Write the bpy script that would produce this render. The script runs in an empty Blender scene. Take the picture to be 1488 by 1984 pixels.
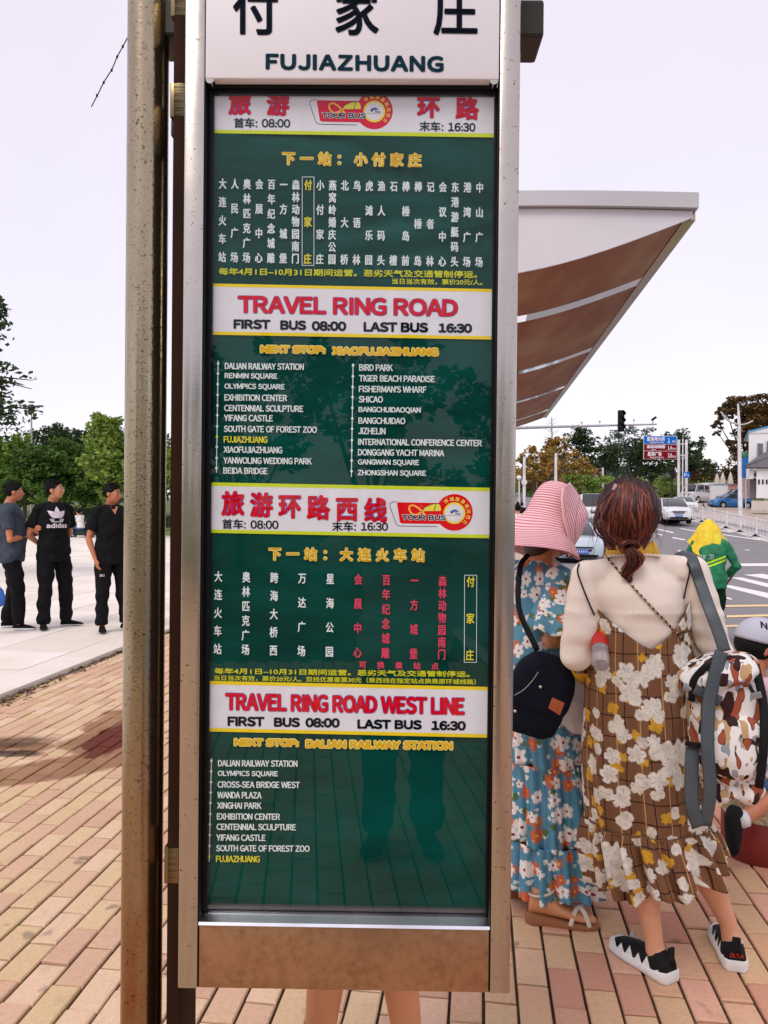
import bpy, bmesh, math, random
from math import sin, cos, pi, radians, sqrt, atan2, exp
from mathutils import Vector, Matrix, noise
random.seed(7)
SC = bpy.context.scene
COL = SC.collection

# ------------------------------------------------------------------ camera
CAMZ = 1.52
F = 1500.0
cam_d = bpy.data.cameras.new('camera')
cam_d.sensor_width = 36.0
cam_d.lens = F/1984*36.0
cam_d.clip_start = 0.03
cam_d.clip_end = 3000
cam = bpy.data.objects.new('camera', cam_d)
COL.objects.link(cam)
CAMROT = Matrix.Rotation(radians(90-0.46), 3, 'X') @ Matrix.Rotation(0.010, 3, 'Z')
cam.matrix_world = Matrix.Translation((0, 0, CAMZ)) @ CAMROT.to_4x4()
cam_d.dof.use_dof = False
SC.camera = cam

# ------------------------------------------------------------------ sky, sun, exposure
world = bpy.data.worlds.new('World')
SC.world = world
world.use_nodes = True
wn, wl = world.node_tree.nodes, world.node_tree.links
wn.clear()
wo = wn.new('ShaderNodeOutputWorld')
bg1 = wn.new('ShaderNodeBackground'); bg2 = wn.new('ShaderNodeBackground')
add = wn.new('ShaderNodeAddShader')
sky = wn.new('ShaderNodeTexSky'); sky.sky_type = 'NISHITA'; sky.sun_disc = False
sky.sun_elevation = radians(52); sky.sun_rotation = radians(215)
wl.new(sky.outputs[0], bg1.inputs[0]); bg1.inputs[1].default_value = 0.05
# high thin overcast over the blue
tc = wn.new('ShaderNodeTexCoord'); nz = wn.new('ShaderNodeTexNoise'); nz.inputs['Scale'].default_value = 1.6
nz.inputs['Detail'].default_value = 4
rp = wn.new('ShaderNodeValToRGB')
rp.color_ramp.elements[0].position = 0.35; rp.color_ramp.elements[0].color = (0.71, 0.635, 0.69, 1)
rp.color_ramp.elements[1].position = 0.68; rp.color_ramp.elements[1].color = (0.785, 0.70, 0.745, 1)
wl.new(tc.outputs['Generated'], nz.inputs['Vector']); wl.new(nz.outputs[0], rp.inputs[0])
wl.new(rp.outputs[0], bg2.inputs[0]); bg2.inputs[1].default_value = 1.0
wl.new(bg1.outputs[0], add.inputs[0]); wl.new(bg2.outputs[0], add.inputs[1]); wl.new(add.outputs[0], wo.inputs[0])

sun_d = bpy.data.lights.new('sun', 'SUN'); sun_d.energy = 1.45; sun_d.angle = radians(26)
sun_d.color = (1.0, 0.95, 0.87)
sun = bpy.data.objects.new('sun', sun_d); COL.objects.link(sun)
# light comes from behind the camera, over the left shoulder
az, el = radians(215), radians(52)
sdir = Vector((sin(az)*cos(el), cos(az)*cos(el), sin(el)))
sun.rotation_euler = sdir.to_track_quat('Z', 'Y').to_euler()
sun.location = (-6, -8, 14)
vs = SC.view_settings
vs.view_transform = 'Standard'; vs.look = 'None'; vs.exposure = 0.12; vs.gamma = 1.0; vs.use_curve_mapping = False
SC.render.engine = 'CYCLES'
SC.cycles.max_bounces = 6; SC.cycles.diffuse_bounces = 3; SC.cycles.glossy_bounces = 3
SC.cycles.transparent_max_bounces = 12; SC.cycles.transmission_bounces = 4
SC.cycles.sample_clamp_indirect = 4.0

# ------------------------------------------------------------------ placing helpers
def ray(px, py):
    return CAMROT @ Vector(((px-744)/F, -(py-992)/F, -1.0))
def W(px, py, Y):
    d = ray(px, py); return Vector((0, 0, CAMZ)) + d*(Y/d.y)
def G(px, py, z=0.0):
    d = ray(px, py); return Vector((0, 0, CAMZ)) + d*((z-CAMZ)/d.z)
def lin(c):
    c = c/255.0
    return c/12.92 if c <= 0.04045 else ((c+0.055)/1.055)**2.4
def S(r, g, b): return (lin(r), lin(g), lin(b))

# ------------------------------------------------------------------ node helpers
class NT:
    def __init__(s, name):
        s.m = bpy.data.materials.new(name); s.m.use_nodes = True
        s.n = s.m.node_tree.nodes; s.l = s.m.node_tree.links
        s.b = s.n['Principled BSDF']; s.out = s.n['Material Output']
    def new(s, t, **k):
        n = s.n.new(t)
        for a, v in k.items(): setattr(n, a, v)
        return n
    def put(s, sock, v):
        if isinstance(v, bpy.types.NodeSocket): s.l.new(v, sock)
        elif v is not None:
            if isinstance(v, (tuple, list)) and len(v) == 3 and sock.type == 'RGBA': v = (*v, 1)
            sock.default_value = v
    def math(s, op, a, b=None, c=None, clamp=False):
        n = s.new('ShaderNodeMath', operation=op, use_clamp=clamp)
        s.put(n.inputs[0], a)
        if b is not None: s.put(n.inputs[1], b)
        if c is not None: s.put(n.inputs[2], c)
        return n.outputs[0]
    def mix(s, f, a, b, mode='MIX'):
        n = s.new('ShaderNodeMix', data_type='RGBA', blend_type=mode)
        s.put(n.inputs[0], f); s.put(n.inputs[6], a); s.put(n.inputs[7], b)
        return n.outputs[2]
    def noise(s, vec, scale=5, detail=3, rough=.55, out=0):
        n = s.new('ShaderNodeTexNoise'); s.put(n.inputs['Vector'], vec)
        n.inputs['Scale'].default_value = scale; n.inputs['Detail'].default_value = detail
        n.inputs['Roughness'].default_value = rough
        return n.outputs[out]
    def ramp(s, f, stops):
        n = s.new('ShaderNodeValToRGB'); s.put(n.inputs[0], f)
        e = n.color_ramp.elements
        while len(e) < len(stops): e.new(0.5)
        for i, (p, c) in enumerate(stops):
            e[i].position = p; e[i].color = (*c, 1) if len(c) == 3 else c
        return n.outputs[0]
    def mapr(s, f, a, b, c=0, d=1):
        n = s.new('ShaderNodeMapRange'); n.clamp = True
        s.put(n.inputs[0], f); n.inputs[1].default_value = a; n.inputs[2].default_value = b
        n.inputs[3].default_value = c; n.inputs[4].default_value = d
        return n.outputs[0]
    def sep(s, v):
        n = s.new('ShaderNodeSeparateXYZ'); s.put(n.inputs[0], v); return n.outputs
    def comb(s, x, y, z=0.0):
        n = s.new('ShaderNodeCombineXYZ'); s.put(n.inputs[0], x); s.put(n.inputs[1], y); s.put(n.inputs[2], z); return n.outputs[0]
    def tc(s, o='Object'): return s.new('ShaderNodeTexCoord').outputs[o]
    def pos(s): return s.new('ShaderNodeNewGeometry').outputs['Position']
    def vmul(s, v, k):
        n = s.new('ShaderNodeVectorMath', operation='MULTIPLY'); s.put(n.inputs[0], v); n.inputs[1].default_value = k; return n.outputs[0]
    def vadd(s, v, k):
        n = s.new('ShaderNodeVectorMath', operation='ADD'); s.put(n.inputs[0], v); s.put(n.inputs[1], k); return n.outputs[0]
    def bump(s, h, strength=.3, dist=.01):
        n = s.new('ShaderNodeBump'); s.put(n.inputs['Height'], h)
        n.inputs['Strength'].default_value = strength; n.inputs['Distance'].default_value = dist
        s.l.new(n.outputs[0], s.b.inputs['Normal'])
    def fin(s, col=None, rough=None, metal=None, spec=None):
        if col is not None: s.put(s.b.inputs['Base Color'], col)
        if rough is not None: s.put(s.b.inputs['Roughness'], rough)
        if metal is not None: s.put(s.b.inputs['Metallic'], metal)
        if spec is not None: s.put(s.b.inputs['Specular IOR Level'], spec)
        return s.m

MC = {}
def mat(name, col, rough=.6, metal=0.0, var=.18, scale=6, bump=0.0, bscale=60, spec=.5, dirt=None):
    if name in MC: return MC[name]
    if max(col) < .035 and spec == .5 and not metal: spec = .15
    t = NT(name)
    o = t.tc('Object')
    n = t.noise(o, scale, 4)
    c = t.mix(t.mapr(n, .3, .7), tuple(max(0, x*(1-var)) for x in col), tuple(min(1, x*(1+var)) for x in col))
    if dirt:
        c = t.mix(t.mapr(t.noise(o, scale*2.3, 6), .55, .75, 0, .6), c, dirt)
    if bump: t.bump(t.noise(o, bscale, 3), bump, .01)
    MC[name] = t.fin(c, rough, metal, spec)
    return MC[name]

# ------------------------------------------------------------------ mesh builder
class MB:
    def __init__(s): s.v = []; s.f = []; s.uv = []; s.mi = []; s.cur = 0
    def add(s, vs, fs, uvs=None):
        b = len(s.v); s.v += [Vector(v) for v in vs]
        for k, f in enumerate(fs):
            s.f.append([b+i for i in f]); s.mi.append(s.cur)
            s.uv.append([uvs[i] for i in f] if uvs else None)
        return s
    def box(s, c, d, R=None):
        c = Vector(c); vs = []
        for x in (-.5, .5):
            for y in (-.5, .5):
                for z in (-.5, .5):
                    p = Vector((x*d[0], y*d[1], z*d[2]))
                    if R is not None: p = R @ p
                    vs.append(c+p)
        return s.add(vs, [(0,1,3,2),(4,6,7,5),(0,4,5,1),(2,3,7,6),(0,2,6,4),(1,5,7,3)])
    def bbox(s, x0, x1, y0, y1, z0, z1):
        return s.box(((x0+x1)/2, (y0+y1)/2, (z0+z1)/2), (abs(x1-x0), abs(y1-y0), abs(z1-z0)))
    def prism(s, pts, off):
        """closed polygon pts (3D) extruded by vector off"""
        n = len(pts); off = Vector(off); pts = [Vector(p) for p in pts]
        vs = pts+[p+off for p in pts]
        fs = [tuple(range(n)), tuple(reversed(range(n, 2*n)))]
        fs = [tuple(reversed(fs[0])), tuple(reversed(fs[1]))]
        fs += [(i, (i+1) % n, n+(i+1) % n, n+i) for i in range(n)]
        return s.add(vs, fs)
    def rings(s, rings, close=True, cap=True, uv=None):
        n = len(rings[0]); vs = [p for r in rings for p in r]; fs = []
        m = n if close else n-1
        for i in range(len(rings)-1):
            for j in range(m):
                a = i*n+j; b = i*n+(j+1) % n
                fs.append((a, b, b+n, a+n))
        if cap and close:
            fs.append(tuple(reversed(range(n)))); fs.append(tuple(range((len(rings)-1)*n, len(rings)*n)))
        s.add(vs, fs)
        return s
    def tube(s, pts, rad, seg=10, cap=True, up=None, flat=1.0):
        pts = [Vector(p) for p in pts]; k = len(pts)
        if not isinstance(rad, (list, tuple)): rad = [rad]*k
        rr = []; prev = Vector(up) if up else None
        for i in range(k):
            t = (pts[min(i+1, k-1)]-pts[max(i-1, 0)])
            if t.length < 1e-9: t = Vector((0, 0, 1))
            t.normalize()
            if prev is None:
                prev = Vector((1, 0, 0)) if abs(t.x) < .8 else Vector((0, 1, 0))
            u = prev-t*prev.dot(t)
            if u.length < 1e-6: u = t.orthogonal()
            u.normalize(); w = t.cross(u); prev = u
            r = rad[i]; ra, rb = (r if isinstance(r, (tuple, list)) else (r, r*flat))
            rr.append([pts[i]+u*(cos(2*pi*j/seg)*ra)+w*(sin(2*pi*j/seg)*rb) for j in range(seg)])
        return s.rings(rr, True, cap)
    def ell(s, c, r, seg=20, rn=12, R=None):
        c = Vector(c); rr = []
        for i in range(rn+1):
            a = -pi/2+pi*i/rn; k = max(cos(a), .02)
            ring = []
            for j in range(seg):
                p = Vector((cos(2*pi*j/seg)*k*r[0], sin(2*pi*j/seg)*k*r[1], sin(a)*r[2]))
                if R is not None: p = R @ p
                ring.append(c+p)
            rr.append(ring)
        return s.rings(rr, True, True)
    def cyl(s, c, r, h, seg=24, r2=None):
        c = Vector(c); r2 = r if r2 is None else r2
        return s.rings([[c+Vector((cos(2*pi*j/seg)*q, sin(2*pi*j/seg)*q, z)) for j in range(seg)] for q, z in ((r, 0), (r2, h))])
    def mesh(s, name):
        me = bpy.data.meshes.new(name)
        me.from_pydata([tuple(v) for v in s.v], [], s.f)
        if any(u for u in s.uv):
            l = me.uv_layers.new(name='UVMap'); k = 0
            for pi_, u in enumerate(s.uv):
                for j in range(len(s.f[pi_])):
                    if u: l.data[k].uv = u[j]
                    k += 1
        if s.cur or any(s.mi):
            for p, i in zip(me.polygons, s.mi): p.material_index = i
        return me
    def build(s, name, m, parent=None, smooth=False, bevel=0, bseg=2, world=True, recalc=True):
        me = s.mesh(name)
        return link(name, me, m, parent, smooth, bevel, bseg, world, recalc)

ROOT = {}
def link(name, me, m, parent=None, smooth=False, bevel=0, bseg=2, world=True, recalc=True):
    """one mesh object; vertices given in world space are moved into the space of their thing"""
    if parent is not None and world:
        r = rootmat(parent)
        if r is not None: me.transform(r.inverted())
    if recalc or bevel:
        bm = bmesh.new(); bm.from_mesh(me)
        if recalc: bmesh.ops.recalc_face_normals(bm, faces=bm.faces)
        if bevel:
            es = [e for e in bm.edges if len(e.link_faces) == 2 and e.calc_face_angle(0) > radians(35)]
            bmesh.ops.bevel(bm, geom=es, offset=bevel, segments=bseg, affect='EDGES', profile=.5, clamp_overlap=True)
        bm.to_mesh(me); bm.free()
    for x in (m if isinstance(m, (list, tuple)) else [m]): me.materials.append(x)
    if smooth: me.shade_smooth()
    if smooth and (bevel or smooth == 'auto'):
        me.set_sharp_from_angle(angle=radians(38))
    o = bpy.data.objects.new(name, me); COL.objects.link(o)
    if parent is not None: o.parent = parent
    return o
def rootmat(o):
    while o is not None:
        if o.name in ROOT: return ROOT[o.name]
        o = o.parent
    return None
def tag(o, label=None, cat=None, group=None, kind=None):
    for k, v in (('label', label), ('category', cat), ('group', group), ('kind', kind)):
        if v: o[k] = v
    return o
def thing(name, label, cat, loc=(0, 0, 0), rz=0.0, group=None, rot=None):
    o = bpy.data.objects.new(name, None); o.empty_display_size = .1; COL.objects.link(o)
    M4 = Matrix.Translation(Vector(loc)) @ (rot.to_4x4() if rot is not None else Matrix.Rotation(rz, 4, 'Z'))
    o.matrix_basis = M4; ROOT[o.name] = M4.copy()
    return tag(o, label, cat, group)
def single(o, label, cat, group=None): return tag(o, label, cat, group)
def copy_tree(o, parent=None, mw=None):
    c = o.copy(); COL.objects.link(c); c.parent = parent
    if parent is None and mw is not None: c.matrix_basis = mw
    for ch in list(o.children): copy_tree(ch, c)
    return c
def sstep(a, b, x):
    t = max(0, min(1, (x-a)/(b-a))); return t*t*(3-2*t)
def lerp(a, b, t): return a+(b-a)*t
def table(tb, x):
    if x <= tb[0][0]: return tb[0][1]
    for (x0, y0), (x1, y1) in zip(tb, tb[1:]):
        if x <= x1:
            t = (x-x0)/(x1-x0)
            if isinstance(y0, (tuple, list)): return tuple(lerp(p, q, t) for p, q in zip(y0, y1))
            return lerp(y0, y1, t)
    return tb[-1][1]
def smooth_path(pts, n=8):
    pts = [Vector(p) for p in pts]; out = []
    P = [pts[0]*2-pts[1]]+pts+[pts[-1]*2-pts[-2]]
    for i in range(1, len(P)-2):
        for k in range(n):
            t = k/n; a, b, c, d = P[i-1:i+3]
            out.append(.5*((2*b)+(c-a)*t+(2*a-5*b+4*c-d)*t*t+(3*b-a-3*c+d)*t**3))
    out.append(pts[-1]); return out

# ------------------------------------------------------------------ lettering
_gc = {}
def raw_outline(s, spacing=1.0):
    k = (s, spacing)
    if k not in _gc:
        c = bpy.data.curves.new('t', 'FONT'); c.body = s; c.resolution_u = 3; c.space_character = spacing
        o = bpy.data.objects.new('t', c); COL.objects.link(o)
        dg = bpy.context.evaluated_depsgraph_get()
        me = bpy.data.meshes.new_from_object(o.evaluated_get(dg))
        _gc[k] = ([v.co.copy() for v in me.vertices], [tuple(p.vertices) for p in me.polygons])
        bpy.data.objects.remove(o); bpy.data.curves.remove(c); bpy.data.meshes.remove(me)
    return _gc[k]
def outline(s, spacing=1.0, sans=False):
    if not sans: return raw_outline(s, spacing)
    # plain sans capitals: the wide forms of the letters, set close together
    k = (s, spacing, 1)
    if k not in _gc:
        V = []; FF = []; x = 0.0
        for ch in s:
            if ch == ' ': x += .30*spacing; continue
            if ch == 'I':
                n0 = len(V); x += .085; V += [Vector((x+p, q, 0)) for p, q in ((0, 0), (.092, 0), (.092, .733), (0, .733))]; FF.append((n0, n0+1, n0+2, n0+3)); x += .092+.085+(spacing-1)*.5; continue
            wide = 33 < ord(ch) < 127 and ch not in "':-"
            vs, fs = raw_outline(chr(ord(ch)+0xFEE0) if wide else ch)
            a = min(v.x for v in vs); b_ = max(v.x for v in vs)
            rnd_ = ch in 'OCGQSDJ0368'
            sb = .030 if rnd_ else .055
            if ch in 'AVYTWX7': sb = .004
            if ch in "':": sb = .05
            x += sb; n0 = len(V)
            V += [Vector((v.x-a+x, v.y, 0)) for v in vs]; FF += [tuple(i+n0 for i in f) for f in fs]
            x += (b_-a)+(sb if ch not in 'LFPJ' else .02)+(spacing-1)*.5
        _gc[k] = (V, FF)
    return _gc[k]
def dirs(r):
    """offsets (and depth steps) that thicken strokes by r"""
    if r <= 0: return [(0, 0, 0)]
    n = 4 if r < .5 else 8
    return [(0, 0, 0)]+[(r*cos(2*pi*i/n+.39), r*sin(2*pi*i/n+.39), .00002*(i % 4+1)) for i in range(n)]
# ------------------------------------------------------------------ ground, pavement, road
A7 = radians(7.0)
DD = Vector((sin(A7), cos(A7), 0)); NN = Vector((cos(A7), -sin(A7), 0))
def ST(s, t, z=0.0): p = DD*s+NN*t; return Vector((p.x, p.y, z))
T_EDGE, T_KERB = -3.64, 1.40
PROF = [(-600, -.15), (0, -.15), (16, -.22), (30, -.48), (37, -.34), (44, .15), (52, .62), (80, 1.75), (100, 3.0), (160, 5.6), (260, 8.5), (700, 12)]
def road_z(y):
    # light smoothing of the profile
    return (table(PROF, y-3)+table(PROF, y)*2+table(PROF, y+3))/4
def left_z(y): return table([(-50, .035), (34, .035), (60, .6), (100, 1.3), (700, 8)], y)
def gz(x, y):
    k = sstep(-1.5, 1.5, x-1.5-y*.12); return lerp(left_z(y), road_z(y), k)

grass = NT('park_grass'); _o = grass.pos()
grass.bump(grass.noise(_o, 14, 5), .6, .06)
grass = grass.fin(grass.ramp(grass.noise(_o, .35, 5), [(.3, (.05, .085, .018)), (.55, (.085, .12, .028)), (.75, (.14, .13, .05))]), .9)
asph = NT('asphalt'); _o = asph.pos()
_c = asph.ramp(asph.noise(_o, .5, 6, .65), [(.3, (.20, .185, .19)), (.7, (.27, .25, .262))])
_c = asph.mix(asph.mapr(asph.noise(_o, 90, 2), .35, .7), _c, (.17, .16, .16)); asph.bump(asph.noise(_o, 160, 3), .3, .004)
asph = asph.fin(_c, .85)
conc = NT('pale_concrete'); _o = conc.pos()
_c = conc.ramp(conc.noise(_o, 1.1, 6, .6), [(.3, (.50, .45, .39)), (.55, (.62, .57, .52)), (.75, (.70, .65, .62))]); conc.bump(conc.noise(_o, 60, 4), .15, .004)
conc = conc.fin(_c, .75)

def sheet_grid(name, xs, ys, zf, m, xf=None):
    b = MB(); vs = []; n = len(xs)
    for y in ys:
        for x in xs:
            xa = xf(x, y) if xf else x
            vs.append((xa, y, zf(xa, y)))
    fs = [(i*n+j, i*n+j+1, (i+1)*n+j+1, (i+1)*n+j) for i in range(len(ys)-1) for j in range(n-1)]
    b.add(vs, fs); o = b.build(name, m, None, smooth=True, recalc=False); tag(o, kind='structure'); return o
YS = [-400, -200, -100, -60, -40, -25, -15, -10, -5, 0, 4, 8, 11, 14, 17, 20, 23, 26, 29, 32, 35, 38, 41, 44, 48, 52, 56, 60, 66, 72, 80, 88, 95, 100, 110, 130, 160, 200, 260, 350, 500, 800]
XS = [-600, -300, -150, -90, -60, -40, -25, -16, -10, -6, -4, -2, 0, 1, 2, 3, 4, 5, 6, 7, 8, 9, 10, 12, 14, 16, 18, 22, 26, 32, 40, 55, 80, 120, 200, 400, 700]
sheet_grid('ground', XS, YS, lambda x, y: gz(x, y)-.13, grass)
KX = lambda y: ST(0, T_KERB).x+(y)*.1228+.0        # kerb line x at depth y
sheet_grid('road', [i/10 for i in range(11)], YS[1:], lambda x, y: road_z(y)-.0, asph,
           xf=lambda u, y: lerp(KX(y)+.1, 24+y*.06+(y > 36)*0, u))
sheet_grid('car_park', [i/6 for i in range(7)], [y for y in YS if 30 <= y <= 130], lambda x, y: road_z(y)+.12, mat('car_park_paving', (.42, .34, .28), .85, scale=.6),
           xf=lambda u, y: lerp(21.8+(y-40)*.065, 90, u))

# --- brick pavement
brick_m = NT('paving_brick'); _p = brick_m.pos()
_oi = brick_m.new('ShaderNodeObjectInfo').outputs['Random']; _ri = brick_m.new('ShaderNodeNewGeometry').outputs['Random Per Island']
_r = brick_m.math('FRACT', brick_m.math('ADD', brick_m.math('MULTIPLY', _oi, 7.13), _ri))
_px = brick_m.sep(_p)
_big = brick_m.math('ADD', brick_m.math('MULTIPLY', brick_m.noise(_p, 1.3, 3), .5), brick_m.math('MULTIPLY', _r, .5))
_cl = brick_m.ramp(_big, [(.22, (.60, .37, .25)), (.40, (.66, .43, .29)), (.52, (.66, .48, .27)), (.72, (.74, .52, .36))])
_cr = brick_m.ramp(_big, [(.22, (.53, .22, .15)), (.45, (.64, .32, .21)), (.6, (.66, .43, .24)), (.75, (.73, .40, .28))])
_c = brick_m.mix(brick_m.mapr(_px[0], .0, 1.0), _cl, _cr)
_fine = brick_m.noise(_p, 55, 4, .6)
_c = brick_m.mix(brick_m.mapr(_fine, .35, .7, 0, .35), _c, brick_m.mix(.5, _c, (.25, .14, .09)))
_c = brick_m.mix(brick_m.mapr(brick_m.noise(_p, 9, 5, .7), .55, .75, 0, .45), _c, (.38, .30, .17))
# small dark oily spots
_c = brick_m.mix(brick_m.mapr(brick_m.noise(_p, 5.3, 2), .68, .72, 0, .55), _c, (.13, .10, .09))
def spot(cx, cy, rx, ry, ang=0.0, warp=.14):
    q = brick_m.vadd(_p, (-cx, -cy, 0)); sx = brick_m.sep(q); ca, sa = cos(ang), sin(ang)
    u = brick_m.math('ADD', brick_m.math('MULTIPLY', sx[0], ca/rx), brick_m.math('MULTIPLY', sx[1], sa/rx))
    v = brick_m.math('ADD', brick_m.math('MULTIPLY', sx[0], -sa/ry), brick_m.math('MULTIPLY', sx[1], ca/ry))
    d = brick_m.math('SQRT', brick_m.math('ADD', brick_m.math('MULTIPLY', u, u), brick_m.math('MULTIPLY', v, v)))
    return brick_m.math('ADD', d, brick_m.math('MULTIPLY', brick_m.math('SUBTRACT', brick_m.noise(_p, 4.5, 4), .5), warp*6))
wet = None
for (px, py, rx, ry, an) in ((60, 1500, .45, .16, .35), (150, 1480, .40, .20, .5), (205, 1440, .28, .32, .9), (10, 1450, .30, .12, .2), (228, 1400, .2, .42, .1)):
    g = G(px, py); k = brick_m.mapr(spot(g.x, g.y, rx, ry, an), .85, 1.05, 1, 0)
    wet = k if wet is None else brick_m.math('MAXIMUM', wet, k)
g = G(224, 1428); red = brick_m.mapr(spot(g.x, g.y, .17, .46, 0, .2), .8, .95, 1, 0)
g = G(5, 1460); blk = brick_m.mapr(spot(g.x, g.y, .25, .07, 0), .7, 1.1, 1, 0)
_c = brick_m.mix(brick_m.math('MULTIPLY', wet, .92), _c, brick_m.mix(1.0, (.46, .34, .26), _c, 'MULTIPLY'))
_c = brick_m.mix(brick_m.math('MULTIPLY', red, .92), _c, (.11, .012, .006))
_c = brick_m.mix(brick_m.math('MULTIPLY', blk, .85), _c, (.02, .012, .008))
g = G(0, 1440); _mud = brick_m.mapr(spot(g.x, g.y, .35, .16, .3), .6, 1.1, 1, 0)
_c = brick_m.mix(brick_m.math('MULTIPLY', _mud, .8), _c, (.07, .035, .015))
brick_m.bump(_fine, .35, .004)
_rg = brick_m.math('SUBTRACT', .88, brick_m.math('MULTIPLY', wet, .12))
_sp2 = brick_m.noise(brick_m.pos(), 230, 2)
_c = brick_m.mix(brick_m.mapr(_sp2, .62, .70, 0, .45), _c, (.12, .07, .04))
brick_m = brick_m.fin(_c, _rg, None, .2)
sand = NT('joint_sand'); _p = sand.pos()
sand.bump(sand.noise(_p, 80, 4), .6, .006)
sand = sand.fin(sand.ramp(sand.noise(_p, 6, 5), [(.35, (.030, .014, .008)), (.55, (.065, .040, .014)), (.7, (.09, .08, .02))]), .95)

BL, BW, JT = .208, .104, .0095
PAV = thing('pavement', 'x', 'x'); del PAV['label']; del PAV['category']; PAV['kind'] = 'structure'
b = MB(); b.add([ST(-6, T_EDGE-.02, -.012), ST(-6, T_KERB, -.012), ST(20, T_KERB, -.012), ST(20, T_EDGE-.02, -.012)], [(0, 1, 2, 3)])
b.build('sand_bed', sand, PAV, recalc=False)
def brick_geo(b, c, hl, hw, R=None, ch=.004, z1=0.0, tilt=(0, 0)):
    vs = []
    for (dl, dw, z) in ((hl, hw, -.03), (hl, hw, -ch), (hl-ch, hw-ch, 0)):
        for (sx, sy) in ((-1, -1), (1, -1), (1, 1), (-1, 1)):
            l, w = sx*dl, sy*dw
            p = c+DD*l+NN*w+Vector((0, 0, z+z1+l*tilt[0]+w*tilt[1])) if R is None else Vector((l, w, z))
            vs.append(p)
    fs = [(8, 9, 10, 11)] + [(k+i, k+(i+1) % 4, k+4+(i+1) % 4, k+4+i) for k in (0, 4) for i in range(4)]
    b.add(vs, fs)
cands = []
nrow = int((T_KERB-T_EDGE)/BW)
for r in range(nrow):
    t = T_EDGE+.03+BW*(r+.5)
    for k in range(int(-4.6/BL), int(15/BL)):
        s = BL*(k+.5+(r % 2)*.5)
        c = ST(s, t)
        pr = None
        if c.y > 1.2:
            v = CAMROT.transposed() @ (c-Vector((0, 0, CAMZ)))
            px, py = 744+F*v.x/-v.z, 992-F*v.y/-v.z
            vis = -60 < px < 1540 and py < 2060
            if 345 < px < 990 and py < 1930: vis = False
            if 240 < px < 345: vis = False
            if vis: pr = BL*BW/(v.z*v.z)*(CAMZ/abs(v.z))
        cands.append((-(pr or 0), s, t, r, k))
cands.sort(key=lambda a: a[0])
bm0 = MB(); brick_geo(bm0, Vector(), BL/2-JT/2, BW/2-JT/2, R=True); BME = bm0.mesh('brick')
_bm = bmesh.new(); _bm.from_mesh(BME); bmesh.ops.recalc_face_normals(_bm, faces=_bm.faces); _bm.to_mesh(BME); _bm.free()
BME.materials.append(brick_m)
rest = MB(); rnd = random.Random(3)
for i, (a, s, t, r, k) in enumerate(cands):
    dz = rnd.gauss(0, .0016); tl = (rnd.gauss(0, .009), rnd.gauss(0, .012))
    if i < 300 and a < 0:
        o = bpy.data.objects.new('brick', BME); COL.objects.link(o); o.parent = PAV
        o.location = ST(s, t, dz); o.rotation_euler = (tl[1], tl[0], pi/2-A7+rnd.gauss(0, .006))
    else:
        brick_geo(rest, ST(s, t), BL/2-JT/2, BW/2-JT/2, z1=dz, tilt=tl)
o = rest.build('far_bricks', brick_m, PAV); o['kind'] = 'stuff'

# kerb
b = MB()
for k in range(-8, 26):
    b.prism([ST(k*.8+.004, T_KERB+.003, -.3), ST(k*.8+.796, T_KERB+.003, -.3), ST(k*.8+.796, T_KERB+.16, -.3), ST(k*.8+.004, T_KERB+.16, -.3)], (0, 0, .305))
o = b.build('kerb', mat('kerb_stone', (.66, .64, .64), .7), None, bevel=.006); tag(o, kind='structure')
b = MB(); b.add([ST(-200, T_KERB+.1, -.17), ST(20.5, T_KERB+.1, -.17), ST(20.5, T_KERB+.6, -.145), ST(-200, T_KERB+.6, -.145)], [(0, 1, 2, 3)])

# --- plaza of pale slabs
PLZ = thing('plaza', 'x', 'x'); del PLZ['label']; del PLZ['category']; PLZ['kind'] = 'structure'
b = MB(); b.prism([ST(-5, T_EDGE-.36, -.2), ST(60, T_EDGE-.36, -.2), ST(60, -60, -.2), ST(-5, -60, -.2)], (0, 0, .225)); b.build('slab_bed', mat('plaza_joint', (.36, .33, .29), .9), PLZ)
slabm = NT('plaza_slab'); _p = slabm.pos(); _oi = slabm.new('ShaderNodeObjectInfo').outputs['Random']; _ri = slabm.new('ShaderNodeNewGeometry').outputs['Random Per Island']
_r = slabm.math('FRACT', slabm.math('ADD', slabm.math('MULTIPLY', _oi, 5.7), _ri))
_c = slabm.mix(_r, (.74, .66, .57), (.84, .77, .71)); _c = slabm.mix(slabm.mapr(slabm.noise(_p, 1.2, 5), .45, .75, 0, .5), _c, (.60, .54, .40)); slabm.bump(slabm.noise(_p, 70, 3), .12, .003)
slabm = slabm.fin(_c, .7)
def slab_geo(b, s0, s1, t0, t1, z0, z1, j=.004):
    b.prism([ST(s0+j, t0+j, z0), ST(s1-j, t0+j, z0), ST(s1-j, t1-j, z0), ST(s0+j, t1-j, z0)], (0, 0, z1-z0))
for k in range(0, 14):      # the long border stones along the edge
    b = MB(); slab_geo(b, 1.0+k*1.2, 2.2+k*1.2, T_EDGE-.35, T_EDGE, -.1, .04); b.build('border_stone', slabm, PLZ, bevel=.004)
far = MB(); nsl = 0
for i in range(-5, 60):
    for j in range(0, 60):
        s0 = i*.8+(j % 2)*.4; t1 = T_EDGE-.36-j*.8; c = ST(s0+.4, t1-.4)
        z = .035+rnd.gauss(0, .0015)
        v = CAMROT.transposed() @ (c-Vector((0, 0, CAMZ))); px = 744+F*v.x/-v.z if v.z < 0 else -999
        if 3 < c.y < 18 and -120 < px < 300 and nsl < 200:
            b = MB(); slab_geo(b, s0, s0+.8, t1-.8, t1, -.1, z); b.build('slab', slabm, PLZ); nsl += 1
        else: slab_geo(far, s0, s0+.8, t1-.8, t1, -.1, z)
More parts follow.
